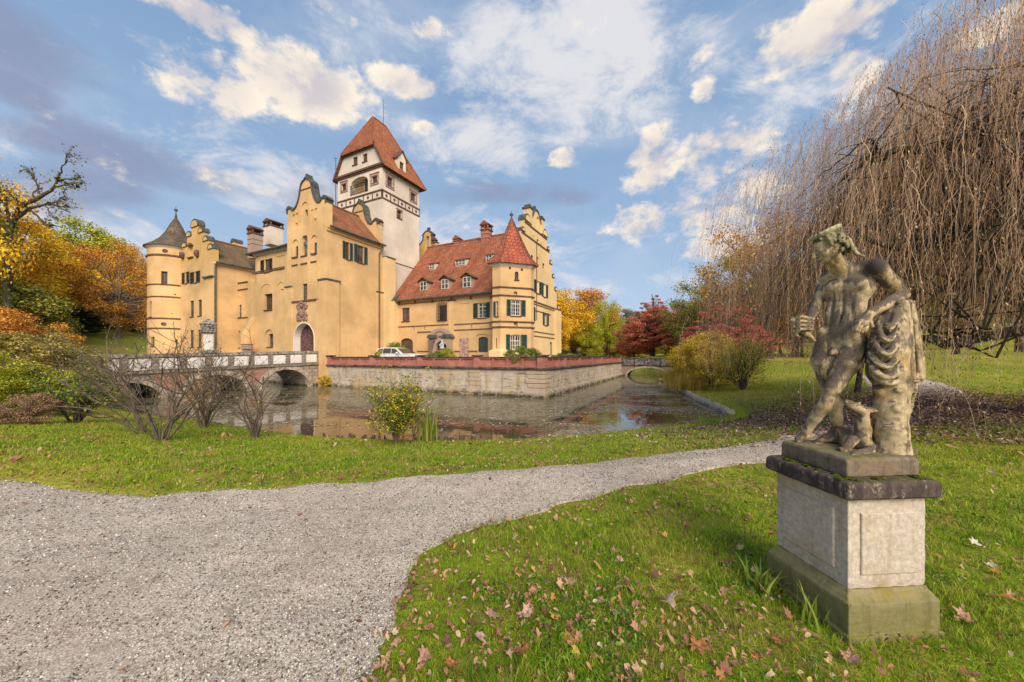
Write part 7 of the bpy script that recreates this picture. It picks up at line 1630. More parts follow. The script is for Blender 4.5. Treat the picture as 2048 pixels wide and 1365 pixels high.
LEFT = [
 ('wide', 0, -186, 34, 190, 'gold', 'tall golden tree cut by the left edge of the photo', .52, M_BARKD), ('round', 1, -10, 44, 425, 'gold', 'broad golden yellow tree below the bare ivy-clad tree at left', 1.15, None),
 ('round', 0, 62, 52, 452, 'gold', 'golden yellow tree right of the one below the bare tree', 1.0, None), ('round', 2, 175, 76, 448, 'lime', 'yellow green round-topped tree rising above the orange trees at left', 1.1, None),
 ('wide', 1, 236, 60, 488, 'orange', 'large russet tree with a pale trunk beside the round tower', .80, M_BARKP), ('round', 0, 150, 66, 520, 'gold', 'golden orange tree left of the russet tree with the pale trunk', 1.1, None),
 ('conifer', 0, 92, 52, 560, 'dark', 'dark green conifer in the middle of the left wood', 1.3, None), ('conifer', 0, 165, 58, 600, 'dark', 'low dark evergreen left of the pale trunk', 1.7, None),
 ('round', 2, 30, 40, 560, 'olive', 'olive green tree low at the left edge', 1.2, None), ('round', 1, 20, 31, 618, 'orange', 'low orange tree behind the bushes at the left edge', 1.2, None),
 ('airy', 1, 110, 57, 530, 'olive', 'thin pale olive tree between conifer and orange tree', 1.0, M_BARKP), ('wide', 0, 285, 80, 500, 'gold', 'golden tree directly behind the round tower', .8, None),
 ('round', 2, 330, 84, 560, 'rust', 'brown tree half hidden behind the west wing', 1.0, None)]
for i, (k, v, px, Y, py, lm, lab, w, bm_) in enumerate(LEFT):
    plant(k, v, at(px, Y), tall(px, Y, py), lm, lab, rot=i * 1.3, wide=w, barkm=bm_, group='trees of the left wood')
RIGHT = [
 ('full', 1, 1338, 80, 598, 'red', 'rounded dull red tree filling the gap behind the two layered red trees', 1.1, None), ('full', 0, 1392, 72, 600, 'orange', 'orange brown tree rising right behind the lower red tree', 1.1, None), ('full', 1, 1490, 46, 560, 'rust', 'russet tree at the left edge of the weeping beech', 1.1, None),
 ('full', 0, 1128, 110, 578, 'gold', 'golden orange tree touching the stepped gable', 1.05, None), ('full', 1, 1105, 100, 612, 'gold', 'bright yellow tree low beside the castle corner', .8, None), ('full', 2, 1168, 125, 578, 'orange', 'orange tree behind the golden tree by the gable', 1.2, None),
 ('full', 1, 1178, 105, 640, 'lime', 'small yellow green tree in front of the orange one', .9, None), ('wide', 1, 1214, 110, 602, 'lime', 'spreading yellow green oak with dark limbs', .62, M_BARKD), ('full', 0, 1236, 190, 618, 'hazy', 'hazy distant tree between oak and red tree', 1.4, None),
 ('full', 2, 1262, 200, 624, 'hazy', 'second hazy distant tree nearer the red tree', 1.5, None), ('layered', 0, 1306, 70, 580, 'red', 'large rust red layered tree with pointed top beyond the footbridge', .98, None), ('layered', 1, 1362, 62, 612, 'red', 'lower rust red tree right of the pointed one', 1.0, None),
 ('full', 1, 1268, 92, 640, 'red', 'dull red tree left behind the pointed red tree', 1.0, None), ('airy', 0, 1362, 62, 596, 'olive', 'thin olive tree above the lower red tree', 1.0, None), ('airy', 1, 1425, 52, 540, 'olive', 'sparse olive tree in front of the open sky', 1.0, None),
 ('airy', 0, 1478, 44, 500, 'lime', 'tall sparse yellow tree left of the weeping beech', 1.0, None), ('airy', 1, 1540, 38, 420, 'orange', 'tall sparse orange tree half behind the weeping beech', .95, None), ('layered', 1, 1448, 34, 586, 'crimson', 'crimson layered tree beside the weeping beech', 1.05, None),
 ('full', 2, 1400, 48, 612, 'olive', 'olive brown tree between red and crimson trees', 1.1, None), ('full', 0, 1418, 36, 668, 'rust', 'brown undergrowth tree below the crimson one', 1.3, None), ('round', 1, 1590, 44, 520, 'rust', 'russet tree seen through the weeping branches left of the statue', 1.2, None),
 ('round', 2, 1700, 40, 500, 'olive', 'olive tree behind the weeping branches above the statue', 1.2, None), ('round', 0, 1800, 42, 470, 'lime', 'yellow green tree seen behind the weeping branches right of the statue', 1.2, None), ('wide', 0, 1910, 40, 430, 'rust', 'russet tree far behind the weeping beech near the right edge', .8, None), ('wide', 1, 2040, 36, 400, 'olive', 'olive tree far behind the weeping beech at the right edge', .8, None)]
for i, (k, v, px, Y, py, lm, lab, w, bm_) in enumerate(RIGHT):
    plant(k, v, at(px, Y), tall(px, Y, py), lm, lab, rot=i * 1.7, wide=w, barkm=bm_, group='trees of the park on the right')
# distant woods on the hills, one by one
rgd = random.Random(17)
ORD = ['leftmost', 'second', 'third', 'fourth', 'fifth', 'sixth', 'seventh', 'eighth', 'ninth', 'tenth', 'eleventh', 'twelfth', 'thirteenth', 'fourteenth', 'fifteenth']
WORD = {'rust': 'russet', 'orange': 'orange', 'olive': 'olive', 'gold': 'golden', 'hazy': 'hazy', 'lime': 'yellow green', 'green': 'green', 'brown': 'brown', 'dark': 'dark green', 'yellow': 'yellow'}
def wood(x0, x1, Y0, Y1, n, cols, hs, phrase, kinds=('round', 'wide'), cat='tree', name='tree', wd=1.0):
    for i in range(n):
        px = x0 + (x1 - x0) * (i + rgd.random()) / n; Y = rgd.uniform(Y0, Y1); k = kinds[i % len(kinds)]; c = rgd.choice(cols)
        plant(k, i, at(px, Y), rgd.uniform(*hs), c, '%s %s, %s from the left %s' % (WORD[c], cat, ORD[i] if i else 'first', phrase), cat, name, rgd.random() * 6, (.8 if k == 'wide' else 1.1) * wd, group='%ss %s' % (cat, phrase))
wood(-40, 330, 86, 104, 14, ['rust', 'orange', 'olive', 'gold'], (11, 15), 'in the back row of the left wood')
wood(1110, 1400, 150, 220, 14, ['hazy', 'rust', 'olive'], (12, 17), 'on the far slope beyond the footbridge')
wood(1400, 2300, 60, 80, 14, ['olive', 'rust', 'lime'], (11, 15), 'on the far side of the right meadow')
wood(1105, 1400, 95, 140, 12, ['olive', 'rust', 'yellow', 'brown'], (3.5, 6), 'in the undergrowth beyond the footbridge', ('shrub',), 'shrub', 'shrub', 1.6)
wood(50, 320, 66, 74, 10, ['green', 'olive', 'rust', 'brown'], (4.5, 7), 'in the undergrowth edging the left wood', ('shrub',), 'shrub', 'shrub', 1.5)
# shrubs
SH = [
 ('shrub', 0, 12, 13.5, 656, 'tan', 'tall olive and gold arching shrub at the left edge', 1.1), ('shrub', 1, 78, 16.5, 666, 'tan', 'golden olive shrub with arching shoots in front of the stone bridge', 1.0), ('shrub', 1, -40, 11, 700, 'lime', 'yellow green shrub at the left edge, low part cut off', 1.0),
 ('shrub', 0, 60, 12.0, 722, 'lime', 'yellow green leafy shrub below the arching ones', 1.2), ('shrub', 1, 60, 9.6, 782, 'brown', 'low reddish brown shrub on the lawn at left', 1.1),
 ('shrub', 1, 1418, 24, 664, 'yellow', 'golden yellow shrub mass left of the yellow green bush', 1.05), ('shrub', 0, 1395, 27, 676, 'yellow', 'golden shrub on the bank near the footbridge', 1.0),
 ('shrub', 0, 1330, 60, 688, 'yellow', 'small yellow shrub beyond the footbridge', 1.2), ('shrub', 0, 1042, 22.6, 688, 'green', 'light green rose bush in the courtyard before the turret', 1.1), ('shrub', 1, 1062, 24, 695, 'green', 'low rose bush in the courtyard right of the turret windows', 1.0),
 ('shrub', 0, 876, 26.5, 699, 'green', 'small green bush left of the brick fountain post', 1.2), ('shrub', 1, 895, 27.5, 694, 'lime', 'bright green bush behind the brick fountain post', .8), ('shrub', 0, 763, 31, 697, 'lime', 'yellow green bush left of the white car', .8), ('shrub', 1, 790, 35.5, 684, 'green', 'climbing bush at the wall behind the white car', .9),
 ('shrub', 0, 1119, 26, 703, 'green', 'small green bush at the right corner of the courtyard', 1.0)]
for i, (k, v, px, Y, py, lm, lab, w) in enumerate(SH):
    court = 750 < px < 1125; l = (at(px, Y)[0], Y, .83 if court else at(px, Y)[2]); plant(k, v, l, EYE + (HZ - py) / F * Y - l[2], lm, lab, 'shrub', 'shrub', i * 1.1, w, barkm=M_TWIG)
# stray yellow growth at the abutment
l = AB(-19.6, -.35, WATER); plant('shrub', 0, l, 1.0, 'yellow', 'small yellow shrub growing from the abutment beside the last bridge arch', 'shrub', 'shrub', .4, 1.0, barkm=M_TWIG)

def bush(name, px, py, label, seed, stems, hpx, spread, leafm, nleaf, lsz, leaf_lo=.35, twig=3, twist=.12, thick=.012, crown=1.0, cat='shrub', lean=0, m_=None, levels=3, fan=1.0):
    """multi-stemmed shrub grown from the ground point seen at (px,py)"""
    g = G(px, py); rng = np.random.default_rng(seed); H = hpx / F * g.y; r = empty(name, g - Vector((0, 0, .03)), label, cat)
    wood, tips = [], []
    def grow(p, d, L, rad, lev):
        n = 7; P = [p]; dd = d.copy()
        for i in range(n):
            dd = dd + rng.normal(0, twist, 3) + np.array([0, 0, .03]); dd /= np.linalg.norm(dd); P.append(P[-1] + dd * L / n)
        P = np.array(P); wood.append(tube_np(P, np.linspace(rad, rad * .45, n + 1), 5 if lev < 2 else 3)); 
        if lev >= levels - 1: tips.extend([(P[i], dd) for i in (3, 5, 7)])
        if lev < levels:
            for _ in range(twig if lev else twig + 1):
                i = rng.integers(2, n + 1); a = dd + rng.normal(0, .62, 3); a[2] = abs(a[2]) * .7 + .12; a /= np.linalg.norm(a); grow(P[i], a, L * rng.uniform(.42, .7), rad * .5, lev + 1)
    for i in range(stems):
        a = rng.uniform(0, 6.283); k = rng.uniform(.15, 1) * spread; d = np.array([math.cos(a) * k * fan + lean, math.sin(a) * k, 1.0]); d /= np.linalg.norm(d)
        grow(np.array([math.cos(a) * .05 * H * k, math.sin(a) * .05 * H * k, 0.]), d, H * rng.uniform(.5, .8), thick * rng.uniform(.7, 1.3) * H, 0)
    V, Fs, o = [], [], 0
    for v, f in wood: V.append(v); Fs.append(f + o); o += len(v)
    V = np.concatenate(V); s = mesh_np('stems', V, np.concatenate(Fs), m_ or M_TWIG); s.parent = r
    if nleaf:
        T = np.array([t[0] for t in tips]); T = T[T[:, 2] > leaf_lo * H]; T = T if len(T) else np.array([t[0] for t in tips]); c = T[rng.integers(0, len(T), nleaf)] + rng.normal(0, .035 * H * crown, (nleaf, 3))
        nn = rng.normal(0, .6, (nleaf, 3)); nn[:, 2] += .8; LV, LF = quads(c, rng.uniform(.6, 1.25, nleaf) * lsz, rng, nn, .55); f = mesh_np('foliage', LV, LF, LM[leafm]); f.parent = r
    return r
bush('bare_shrub', 322, 884, 'large many-stemmed bare shrub in front of the stone bridge', 31, 12, 222, .8, 'brown', 420, .028, .3, 3, .15, .010, fan=1.6)
bush('bare_shrub', 408, 856, 'bare mossy shrub right behind the largest bare one', 32, 8, 185, .42, 'olive', 200, .03, .3, 3, .15, .013)
bush('bare_shrub', 513, 878, 'slender bare shrub standing alone at the water left of the leafy bush', 37, 9, 185, .45, 'olive', 120, .028, .3, 2, .14, .009)
bush('bare_shrub', 285, 868, 'crooked bare shrub leaning left beside the largest one', 36, 4, 240, .35, 'brown', 90, .028, .5, 3, .16, .012, lean=-.8)
bush('leafy_shrub', 152, 846, 'dark stemmed shrub with drooping green and brown leaves on the left lawn', 41, 14, 118, .9, 'green', 2200, .045, .3, 3, .15, .018, 1.4, levels=2)
bush('leafy_bush', 790, 890, 'upright bush with green and yellow leaves at the water edge', 45, 30, 122, .22, 'mix', 7000, .030, .12, 4, .10, .008, 1.15, levels=2)
bush('leafy_bush', 826, 884, 'thin shoots with yellow leaf tufts right behind the upright bush', 46, 4, 140, .22, 'mix', 420, .034, .55, 2, .12, .008, .7, lean=.16, levels=2)
bush('yellow_green_bush', 1486, 780, 'yellow green rounded bush on the grassy bank right of the moat', 48, 22, 94, .62, 'lime', 6200, .05, .15, 3, .12, .012, 1.2, levels=2)
def reeds(px, py, hpx, n, label, seed, m_, spread, wd=.009, name='reeds', bend=.2, cat='reeds'):
    g = G(px, py); rng = np.random.default_rng(seed); H = hpx / F * g.y; V, Fs = [], []
    for i in range(n):
        a = rng.uniform(0, 6.283); x, y = rng.normal(0, spread, 2); b = rng.uniform(.02, bend) * H; h = H * rng.uniform(.55, 1); w = wd * rng.uniform(.6, 1.2); t = rng.uniform(0, 6.283)
        for k in range(6):
            s = k / 5; cx, cy, cz = x + math.cos(a) * b * s * s, y + math.sin(a) * b * s * s, h * s; ww = w * (1 - s ** 2 * .92); V += [(cx - math.cos(t) * ww, cy - math.sin(t) * ww, cz), (cx + math.cos(t) * ww, cy + math.sin(t) * ww, cz)]
        o = i * 12; Fs += [(o + 2 * k, o + 2 * k + 1, o + 2 * k + 3, o + 2 * k + 2) for k in range(5)]
    o = mesh_np(name, np.array(V), np.array(Fs), m_); o.location = g; return tag(o, label, cat)
M_REED = leafmat('reed_green', [(0, (.10, .16, .02)), (.5, (.22, .30, .04)), (1, (.42, .42, .09))], .5, .3); M_REEDD = leafmat('reed_dry', [(0, (.20, .16, .02)), (.5, (.42, .30, .05)), (1, (.55, .42, .10))], .6, .3)
reeds(857, 884, 86, 60, 'clump of upright green reeds right of the leafy bush', 3, M_REED, .11, .016)
reeds(1372, 782, 36, 900, 'wide tuft of golden green grass on the stone edge of the moat', 4, M_REEDD, .62, .012, 'grass_tuft', .6, 'grass tuft')
reeds(1345, 772, 34, 600, 'dry golden reeds on the bank before the footbridge', 5, M_REEDD, .5, .012, 'reeds', .5)
reeds(1420, 846, 18, 200, 'small green grass tuft at the near end of the stone edging', 6, M_REED, .25, .006, 'grass_tuft', .6, 'grass tuft')
reeds(1535, 1185, 60, 26, 'broad-leaved green weeds at the left foot of the pedestal', 7, M_REED, .05, .012, 'weeds', .7, 'weeds')
reeds(1640, 1255, 75, 26, 'long grass blades against the pedestal front', 8, M_REED, .05, .008, 'weeds', .5, 'weeds')

def weeping_beech():
    base = at(2215, 8.9); B = np.array(base); rng = np.random.default_rng(77); r = empty('weeping_beech', base, 'huge weeping beech with hanging brown twigs behind the statue', 'tree')
    wood = []; tp = bez(np.zeros(3), np.array([.3, .2, 1.9]), np.array([-.2, .1, 4.4]), 10, rng, .04); tv = tube_np(tp, np.linspace(.55, .3, 10) * np.r_[1.4, 1.15, np.ones(8)], 12); o = mesh_np('trunk', tv[0], tv[1], M_BARK, smooth=True); o.parent = r
    H, Rr = 10.4, 9.15
    def dome(az, t):          # t 0 at the rim .. 1 at the top
        e = t * math.pi / 2; return np.array([math.cos(az) * Rr * math.cos(e) ** .68, math.sin(az) * Rr * .93 * math.cos(e) ** .68, 1.3 + (H - 1.3) * math.sin(e)])
    limbs = []; pts = []
    def limb(p0, p1, p2, r0, lev):
        n = 12; P = bez(p0, p1, p2, n, rng, .022 if lev else .05); wood.append(tube_np(P, np.linspace(r0, r0 * .3, n), 7 if lev == 0 else 5)); pts.extend([(P[i], lev) for i in range(3, n)])
        if lev < 3:
            for _ in range((6, 5, 3)[lev]):
                i = rng.integers(3, n); s = P[i]; az = math.atan2(s[1], s[0]) + rng.normal(0, .5); t = np.clip(rng.normal(.5, .28), .03, 1.0); e = dome(az, t) * rng.uniform(.7, .95); e = s + (e - s) * rng.uniform(.45, 1); m = (s + e) / 2 + np.array([0, 0, rng.uniform(.1, .8)]); limb(s, m, e, r0 * .42, lev + 1)
    for i in range(17):
        az = math.pi * (.45 + 1.25 * i / 17) + rng.normal(0, .1) if i < 13 else rng.uniform(-1.2, 1.3); t = rng.uniform(.1, .85); e = dome(az, t) * .8; h = rng.uniform(1.2, 4.2); p0 = np.array([-.05, .05, h]); m = np.array([e[0] * .45, e[1] * .45, max(h, e[2]) + rng.uniform(-.4, .8)]); limb(p0, m, e, rng.uniform(.07, .14), 0)
    # the low limb right of the statue
    def q(px, py, Y):
        Y = Y * .78 if Y < 13 else Y; return np.array([(px - 1024) / F * Y, Y, EYE + (HZ - py) / F * Y]) - B
    for P_ in ([q(2110, 650, 9.8), q(2040, 664, 9.6), q(1960, 672, 9.3), q(1905, 694, 9.1), q(1850, 678, 9.0), q(1822, 674, 9.0)], [q(2100, 440, 10), q(1990, 455, 9.6), q(1880, 480, 9.3), q(1790, 500, 9.2), q(1720, 470, 9.3)], [q(2100, 250, 11), q(1960, 288, 10), q(1850, 300, 9.6), q(1790, 300, 9.6), q(1740, 330, 9.8)]):
        P_ = np.array(P_); P_ = np.array([np.interp(np.linspace(0, 1, 16), np.linspace(0, 1, len(P_)), P_[:, k]) for k in range(3)]).T + rng.normal(0, .018, (16, 3)); wood.append(tube_np(P_, np.linspace(.13, .04, 16), 8)); pts.extend([(P_[i], 1) for i in range(2, 16)])
        for _ in range(7): s = P_[rng.integers(3, 16)]; e = s + rng.normal(0, 1, 3) * [1.0, 1.0, .5] + [-.6, 0, .1]; limb(s, (s + e) / 2 + [0, 0, .2], e, .04, 2)
    # slim stem that reaches the ground behind the statue's legs
    P_ = np.array([q(1738, 640, 15.6), q(1735, 700, 15.6), q(1722, 730, 15.5), q(1718, 760, 15.4), q(1712, 792, 15.3)]); wood.append(tube_np(P_, [.05, .08, .10, .10, .13], 7))
    V, Fs, o = [], [], 0
    for v, f in wood: V.append(v); Fs.append(f + o); o += len(v)
    o_ = mesh_np('limbs', np.concatenate(V), np.concatenate(Fs), M_BARKD, smooth=True); o_.parent = r
    # hanging twigs
    PT_ = np.array([p for p, l in pts]); n = 19000; start = PT_[rng.integers(0, len(PT_), n)] + rng.normal(0, .25, (n, 3))
    k = n // 2; az = rng.uniform(math.pi * .35, math.pi * 1.75, k); t = rng.random(k) ** .75; e = t * math.pi / 2; rr = rng.uniform(.86, 1.03, k)
    lump = 1 + .07 * np.sin(az * 9 + 1) + .05 * np.sin(az * 23 + t * 9) + .06 * np.sin(t * 14 + az * 5)
    start[:k] = np.c_[np.cos(az) * Rr * np.cos(e) ** .68 * rr * lump, np.sin(az) * Rr * .93 * np.cos(e) ** .68 * rr * lump, (1.3 + (H - 1.3) * np.sin(e)) * (.93 + .07 * lump)]
    S_ = 13; out = start.copy(); out[:, 2] = 0; out /= np.linalg.norm(out, axis=1, keepdims=True) + 1e-6
    L = rng.uniform(.8, 3.9, n) * np.clip(start[:, 2] / 5, .45, 1.15); L = np.minimum(L, np.maximum(start[:, 2] - .25, .25)); u = np.linspace(0, 1, S_)[None, :, None]; o1 = rng.uniform(.05, .5, n)[:, None, None] * (L[:, None, None] / 2)
    sw = rng.normal(0, .22, (n, 1, 3)) * u; wig = np.cumsum(rng.normal(0, .036, (n, S_, 3)), 1) * [1, 1, .4]
    upk = rng.uniform(0, .35, n)[:, None, None]
    P = start[:, None] + out[:, None] * o1 * (1 - (1 - u) ** 2) + np.array([0, 0, 1.0]) * (upk * np.sin(u * 3.14 * .6) * .5 - L[:, None, None] * u ** 1.5) + sw + wig
    P[..., 2] = np.maximum(P[..., 2], .12 + .2 * rng.random((n, 1)))
    w = (rng.uniform(.0016, .0040, n))[:, None] * np.linspace(1.25, .45, S_)[None]; a = rng.uniform(0, 6.283, n); sx, sy = np.cos(a)[:, None] * w, np.sin(a)[:, None] * w
    A = P.copy(); A[..., 0] -= sx; A[..., 1] -= sy; C = P.copy(); C[..., 0] += sx; C[..., 1] += sy; D = P.copy(); D[..., 0] += sy * 1.2; D[..., 1] -= sx * 1.2
    V = np.stack([A, C, D], 2).reshape(-1, 3); base_ = (np.arange(n) * S_ * 3)[:, None, None, None]; i = (np.arange(S_ - 1) * 3)[None, :, None, None]; qd = np.array([[0, 1, 4, 3], [1, 2, 5, 4], [2, 0, 3, 5]])[None, None]
    tw = mesh_np('hanging_twigs', V, (base_ + i + qd).reshape(-1, 4), leafmat('hanging_twig', [(0, (.20, .12, .075)), (.3, (.44, .27, .17)), (.6, (.66, .43, .27)), (.85, (.78, .55, .34)), (1, (.66, .36, .20))], .8, 0)); tw.parent = r
    m = 190000; si, sj = rng.integers(0, n, m), rng.integers(2, S_, m); c = P[si, sj] + rng.normal(0, .03, (m, 3)); s = rng.uniform(.012, .032, m); t = rng.normal(0, .35, (m, 3)); t[:, 2] = -1; t /= np.linalg.norm(t, axis=1, keepdims=True); b = np.cross(t, rng.normal(0, 1, (m, 3))); b /= np.linalg.norm(b, axis=1, keepdims=True); s = s[:, None]
    V = np.stack([c - t * s, c + b * s * .32, c + t * s, c - b * s * .32], 1).reshape(-1, 3); lf = mesh_np('withered_leaves', V, (np.arange(m)[:, None] * 4 + np.arange(4)[None]).astype(np.int64), leafmat('withered_leaf', [(0, (.09, .055, .04)), (.35, (.28, .16, .10)), (.65, (.60, .36, .18)), (.85, (.52, .40, .28)), (1, (.58, .57, .45))], .6, .15)); lf.parent = r
weeping_beech()
def bare_tree():
    base = at(14, 38); r = empty('bare_tree', base, 'nearly bare leaning tree with ivy on its trunk at the left edge', 'tree'); B = np.array(base); rng = np.random.default_rng(5); q = lambda px, py, Y=38: np.array([(px - 1024) / F * Y, Y, EYE + (HZ - py) / F * Y]) - B
    wood, tips = [], []
    def limb(P_, r0, r1, lev):
        P_ = np.array(P_); n = 10; P_ = np.array([np.interp(np.linspace(0, 1, n), np.linspace(0, 1, len(P_)), P_[:, k]) for k in range(3)]).T; P_[1:-1] += rng.normal(0, .06, (n - 2, 3)); wood.append(tube_np(P_, np.linspace(r0, r1, n), 6)); 
        if lev < 3:
            for _ in range(6 if lev < 2 else 4): i = rng.integers(3, n); s = P_[i]; d = P_[-1] - P_[0]; d = d / np.linalg.norm(d) + rng.normal(0, .6, 3) - [0, 0, .15]; L = np.linalg.norm(P_[-1] - P_[0]) * rng.uniform(.14, .28); limb([s, s + d * L * .5, s + d * L + [0, 0, .1 * L]], r1 * 1.2, r1 * .35, lev + 1)
        else: tips.append(P_[-1]); tips.append(P_[6])
    limb([np.zeros(3), q(16, 560), q(18, 470), q(22, 440)], .42, .30, 9); limb([q(22, 440), q(45, 410), q(85, 395), q(110, 375), q(120, 345)], .26, .08, 0); limb([q(24, 445), q(60, 418), q(100, 405), q(140, 425)], .2, .06, 0); limb([q(22, 445), q(10, 400), q(-10, 360)], .2, .07, 1); limb([q(85, 395), q(70, 360), q(55, 335)], .1, .04, 1); limb([q(60, 420), q(90, 450), q(125, 455)], .12, .04, 1)
    V, Fs, o = [], [], 0
    for v, f in wood: V.append(v); Fs.append(f + o); o += len(v)
    o_ = mesh_np('trunk', np.concatenate(V), np.concatenate(Fs), M_BARK, smooth=True); o_.parent = r
    T = np.array(tips); n = 600; c = T[rng.integers(0, len(T), n)] + rng.normal(0, .35, (n, 3)); LV, LF = quads(c, rng.uniform(.08, .16, n), rng); f = mesh_np('crown', LV, LF, LM['olive']); f.parent = r
    iv = np.array([q(18, y) for y in np.linspace(640, 440, 700)]); iv += rng.normal(0, .42, iv.shape) * [1, 1, .3]; LV, LF = quads(iv, rng.uniform(.12, .22, 700), rng); f = mesh_np('ivy', LV, LF, LM['green']); f.parent = r
bare_tree()
# ---------------------------------------------------------------- small things: car, fountain, stakes, edging stones
def car():
    b = 3.6; a0, a1 = Aat(770, b), Aat(833, b); L = 4.7; ac = (a0 + a1) / 2; a0, a1 = ac - L / 2, ac + L / 2; z0 = .86; w = .92
    r = empty('parked_car', AB(ac, b, z0), 'white estate car parked in the castle courtyard behind the red brick parapet', 'car')
    paint = plain('car_paint', (.72, .71, .69), .25, .03, 1, .6); gl = plain('car_glass', (.05, .045, .04), .08, .1, 1, .7); blk = plain('car_black', (.02, .02, .02), .6, .1)
    # outline: (x from the tail, z)
    low = [(0, .42), (.06, .95), (.55, 1.02), (1.6, 1.0), (3.1, .98), (3.9, .93), (4.45, .78), (4.68, .55), (4.66, .32), (.05, .3)]
    m = TMB(); n = len(low)
    def body(off, sc): return [AB(a0 + x, b + off, z0 + (z if z < .5 else .5 + (z - .5) * sc)) for x, z in low]
    m2 = MB(); m2.rings([body(-w * .97, .93), body(-w, .97), body(-w * .9, 1.0), body(0, 1.03), body(w * .9, 1.0), body(w, .97), body(w * .97, .93)]); bo = m2.build('body', paint, r, smooth=True, angle=50)
    cab = [(.12, .96), (.42, 1.40), (1.0, 1.5), (2.1, 1.5), (2.65, 1.42), (3.45, .95)]
    def cb(off, sh): return [AB(a0 + x, b + off * (1 - .16 * max(0, (z - .95)) / .55), z0 + z - sh) for x, z in cab]
    m3 = MB(); m3.rings([cb(-w * .93, 0), cb(-w * .5, -.015), cb(w * .5, -.015), cb(w * .93, 0)]); m3.build('roof', paint, r, smooth=True, angle=50)
    sgn = -1
    for s in (-1, 1):
        for poly, nm in (([(.35, 1.0), (.55, 1.36), (1.05, 1.43), (1.05, 1.0)], 'side_window'), ([(1.12, 1.0), (1.12, 1.43), (2.05, 1.43), (2.05, 1.0)], 'side_window'), ([(2.12, 1.0), (2.12, 1.43), (2.55, 1.38), (3.1, 1.0)], 'side_window')):
            V = []; 
            for o in (.004, .016):
                for x, z in poly: V.append(AB(a0 + x, b + s * (w * .93 * (1 - .16 * (z - .95) / .55) + o), z0 + z))
            q = MB(); k = len(poly); q.add(V, [tuple(range(k)), tuple(reversed(range(k, 2 * k)))] + [(i, (i + 1) % k, (i + 1) % k + k, i + k) for i in range(k)]); q.build(nm, gl, r)
        for x in (.92, 3.72):
            q = MB(); c = AB(a0 + x, b + s * w * .9, z0 + .33); ax = Vector((E2[0], E2[1], 0)); q.tube([Vector(c) - ax * .11, Vector(c) + ax * .11], .33, 20); wh = q.build('wheel', blk, r); q = MB(); q.tube([Vector(c) - ax * .115, Vector(c) + ax * .115], .2, 14); q.build('rim', M_METAL, wh)
        q = MB(); c = Vector(AB(a0 + 2.95, b + s * (w + .1), z0 + 1.03)); q.lathe(c.x, c.y, [(.02, c.z - .07), (.1, c.z - .05), (.11, c.z + .04), (.03, c.z + .08)], 10); q.build('wing_mirror', paint, r, smooth=True)
        q = TMB(); q.box(a0 + 4.35, a0 + 4.66, b + s * .72 - .16, b + s * .72 + .16, z0 + .6, z0 + .72); q.build('headlight', gl, r)
    for (xa, za), (xb, zb), nm in (((2.68, 1.42), (3.42, .99), 'windscreen'), ((.14, .99), (.40, 1.37), 'rear_window')):
        V = []
        for o in (.006, .02):
            for x, z, s in ((xa, za, -1), (xb, zb, -1), (xb, zb, 1), (xa, za, 1)): V.append(AB(a0 + x + (o if nm == 'windscreen' else -o), b + s * w * .86 * (1 - .16 * (z - .95) / .55), z0 + z + o))
        q = MB(); q.add(V, [(0, 1, 2, 3), (7, 6, 5, 4), (0, 4, 5, 1), (1, 5, 6, 2), (2, 6, 7, 3), (3, 7, 4, 0)]); q.build(nm, gl, r)
car()
def fountain():
    b = 5.0; a = Aat(884, b); z0 = .86; zt = Zat(700, a, b); r = empty('brick_post', AB(a, b, z0), 'stepped red brick post in the courtyard before the stone portal', 'post')
    m = TMB(); m.box(a - .55, a + .75, b - .4, b + .4, z0, zt - .35); m.box(a - .35, a + .5, b - .35, b + .35, zt - .35, zt - .12); m.box(a - .3, a + .3, b - .3, b + .3, zt - .12, zt); m.build('brickwork', M_REDBRICK, r); m = TMB(); m.box(a - .36, a + .36, b - .36, b + .36, zt, zt + .07); m.build('cap', M_COPE, r)
    x, y, _ = AB(a, b); z = zt + .07; m = MB(); m.lathe(x, y, [(.2, z), (.24, z + .08), (.16, z + .2), (.19, z + .42), (.12, z + .55), (.06, z + .62), (.11, z + .7), (.1, z + .8), (.02, z + .86)], 10); m.tube([(x + .12, y, z + .5), (x + .28, y - .1, z + .42), (x + .2, y - .2, z + .6)], .045, 6); m.tube([(x - .12, y, z + .5), (x - .22, y - .1, z + .3), (x - .08, y - .2, z + .3)], .045, 6)
    tag(m.build('small_statue', plain('pale_stone', (.42, .44, .44), .8, .3, 9), None, smooth=True), 'small pale stone figure sitting on the red brick post', 'statue')
fountain()
rs = random.Random(6)
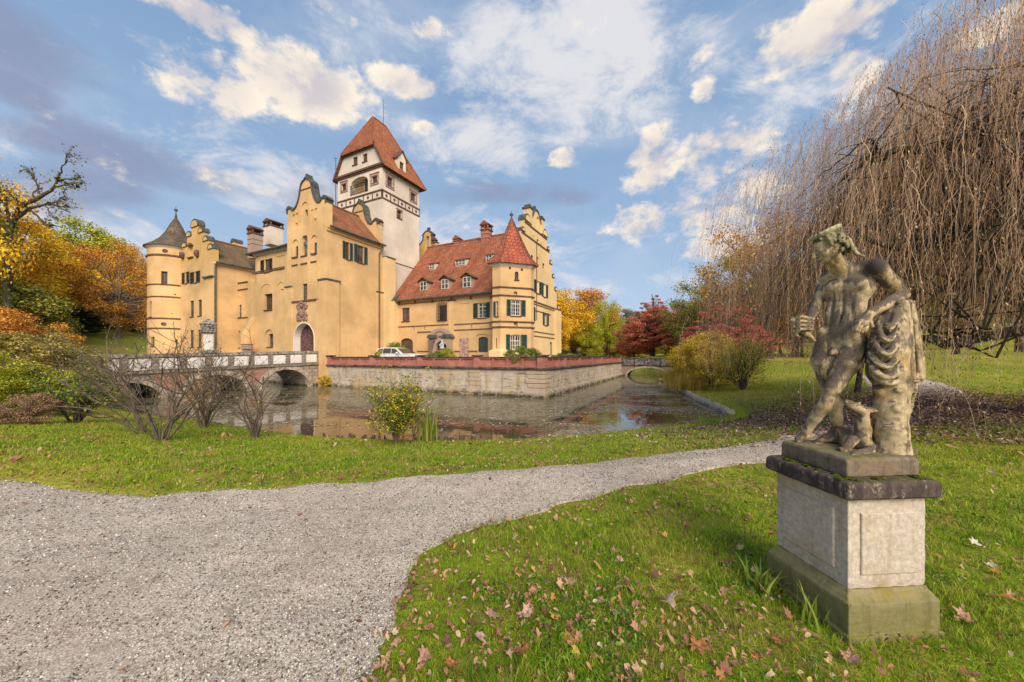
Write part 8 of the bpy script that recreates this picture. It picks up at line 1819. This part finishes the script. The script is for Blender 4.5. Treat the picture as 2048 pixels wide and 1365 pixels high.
def edging():
    pts = [(9.25, 14.9), (9.85, 17), (10.65, 20.2), (12.05, 25), (13.7, 30.8), (15.2, 35.8)]; cum = [0]
    for p, q in zip(pts, pts[1:]): cum.append(cum[-1] + math.dist(p, q))
    first = None; s = 0; st = stonemat('edging_stone', (.50, .43, .35), (.14, .12, .09), (.12, .13, .03), None, mossamt=.4, da=.4)
    protos = []
    for v in range(4):
        bm = bmesh.new(); bmesh.ops.create_icosphere(bm, subdivisions=3, radius=1)
        for q in bm.verts: n = mnoise.noise(q.co * 1.3 + Vector((v * 7, 0, 0))) * .35 + mnoise.noise(q.co * 3.5 + Vector((v * 5, 3, 0))) * .12; q.co *= 1 + n; q.co.x = max(-.9, min(.9, q.co.x)); q.co.z = max(-.8, min(.75, q.co.z))
        me = bpy.data.meshes.new('edging_stone'); bm.to_mesh(me); bm.free(); me.materials.append(st); me.polygons.foreach_set('use_smooth', np.ones(len(me.polygons), dtype=bool)); protos.append(me)
    i = 0
    while s < cum[-1]:
        x = float(np.interp(s, cum, [p[0] for p in pts])); y = float(np.interp(s, cum, [p[1] for p in pts])); w = rs.uniform(.15, .30) * (1 + s * .012); o = bpy.data.objects.new('edging_stone', protos[i % 4]); COL.objects.link(o)
        o.scale = (w * .8, w * rs.uniform(.8, 1.1), rs.uniform(.16, .26)); o.rotation_euler = (rs.uniform(-.1, .1), rs.uniform(-.1, .1), -.45 + rs.uniform(-.3, .3)); o.location = (x + rs.uniform(-.06, .06), y, WATER + .06 + rs.uniform(0, .05))
        tag(o, 'rough grey stone in the kerb along the right bank of the moat', 'stone', 'edging stones along the right bank'); s += w * 1.75; i += 1
edging()
def stakes():
    wd = bark('rotten_wood', (.12, .085, .06), .5); i = 0
    for px in [648, 655, 676, 684, 700, 706, 726, 731, 742, 748, 770, 830, 838, 845, 872, 878, 892, 899, 905, 912, 921, 928, 944, 962, 980, 1002]:
        Yb = float(np.interp((px - 1024) / F * 10.4, [-5.8, -4, -2.1, .24], [10.8, 10.5, 10.3, 10.5])) + rs.uniform(-.02, .1); x = (px - 1024) / F * Yb; h = rs.uniform(.04, .13); m = MB(); rr = rs.uniform(.025, .06)
        m.rings([[(rr * math.cos(6.283 * j / 7) * k * (1 + .2 * math.sin(j * 2.1)), rr * math.sin(6.283 * j / 7) * k, z + (.03 * math.sin(j * 1.7 + px) if z > 0 else 0)) for j in range(7)] for k, z in ((1, -.4), (1, h * .6), (.85, h))]); o = m.build('wooden_stake', wd, None); o.location = (x, Yb, WATER + .02); o.rotation_euler = (rs.uniform(-.08, .08), rs.uniform(-.08, .08), 0)
        tag(o, 'short rotten wooden stake in the water at the near bank', 'stake', 'rotten stakes along the near bank')
stakes()
def trough():
    a = Aat(494, -1.0 + 2); b = -.2; a = Aat(494, b); z1 = Zat(689.5, a, b); z0 = Zat(699, a, b); r = TMB(); r.box(a - .62, a + .62, b - .25, b + .25, z0, z1); r.box(a - .7, a + .7, b - .3, b + .3, z1, z1 + .08); r.box(a - .45, a + .45, b - .15, b + .15, -1.6, z0)
    tag(r.build('stone_ledge', M_STONE, None, bevel=.02), 'grey brown stone block on the ledge below the raked buttress', 'stone block')
trough()
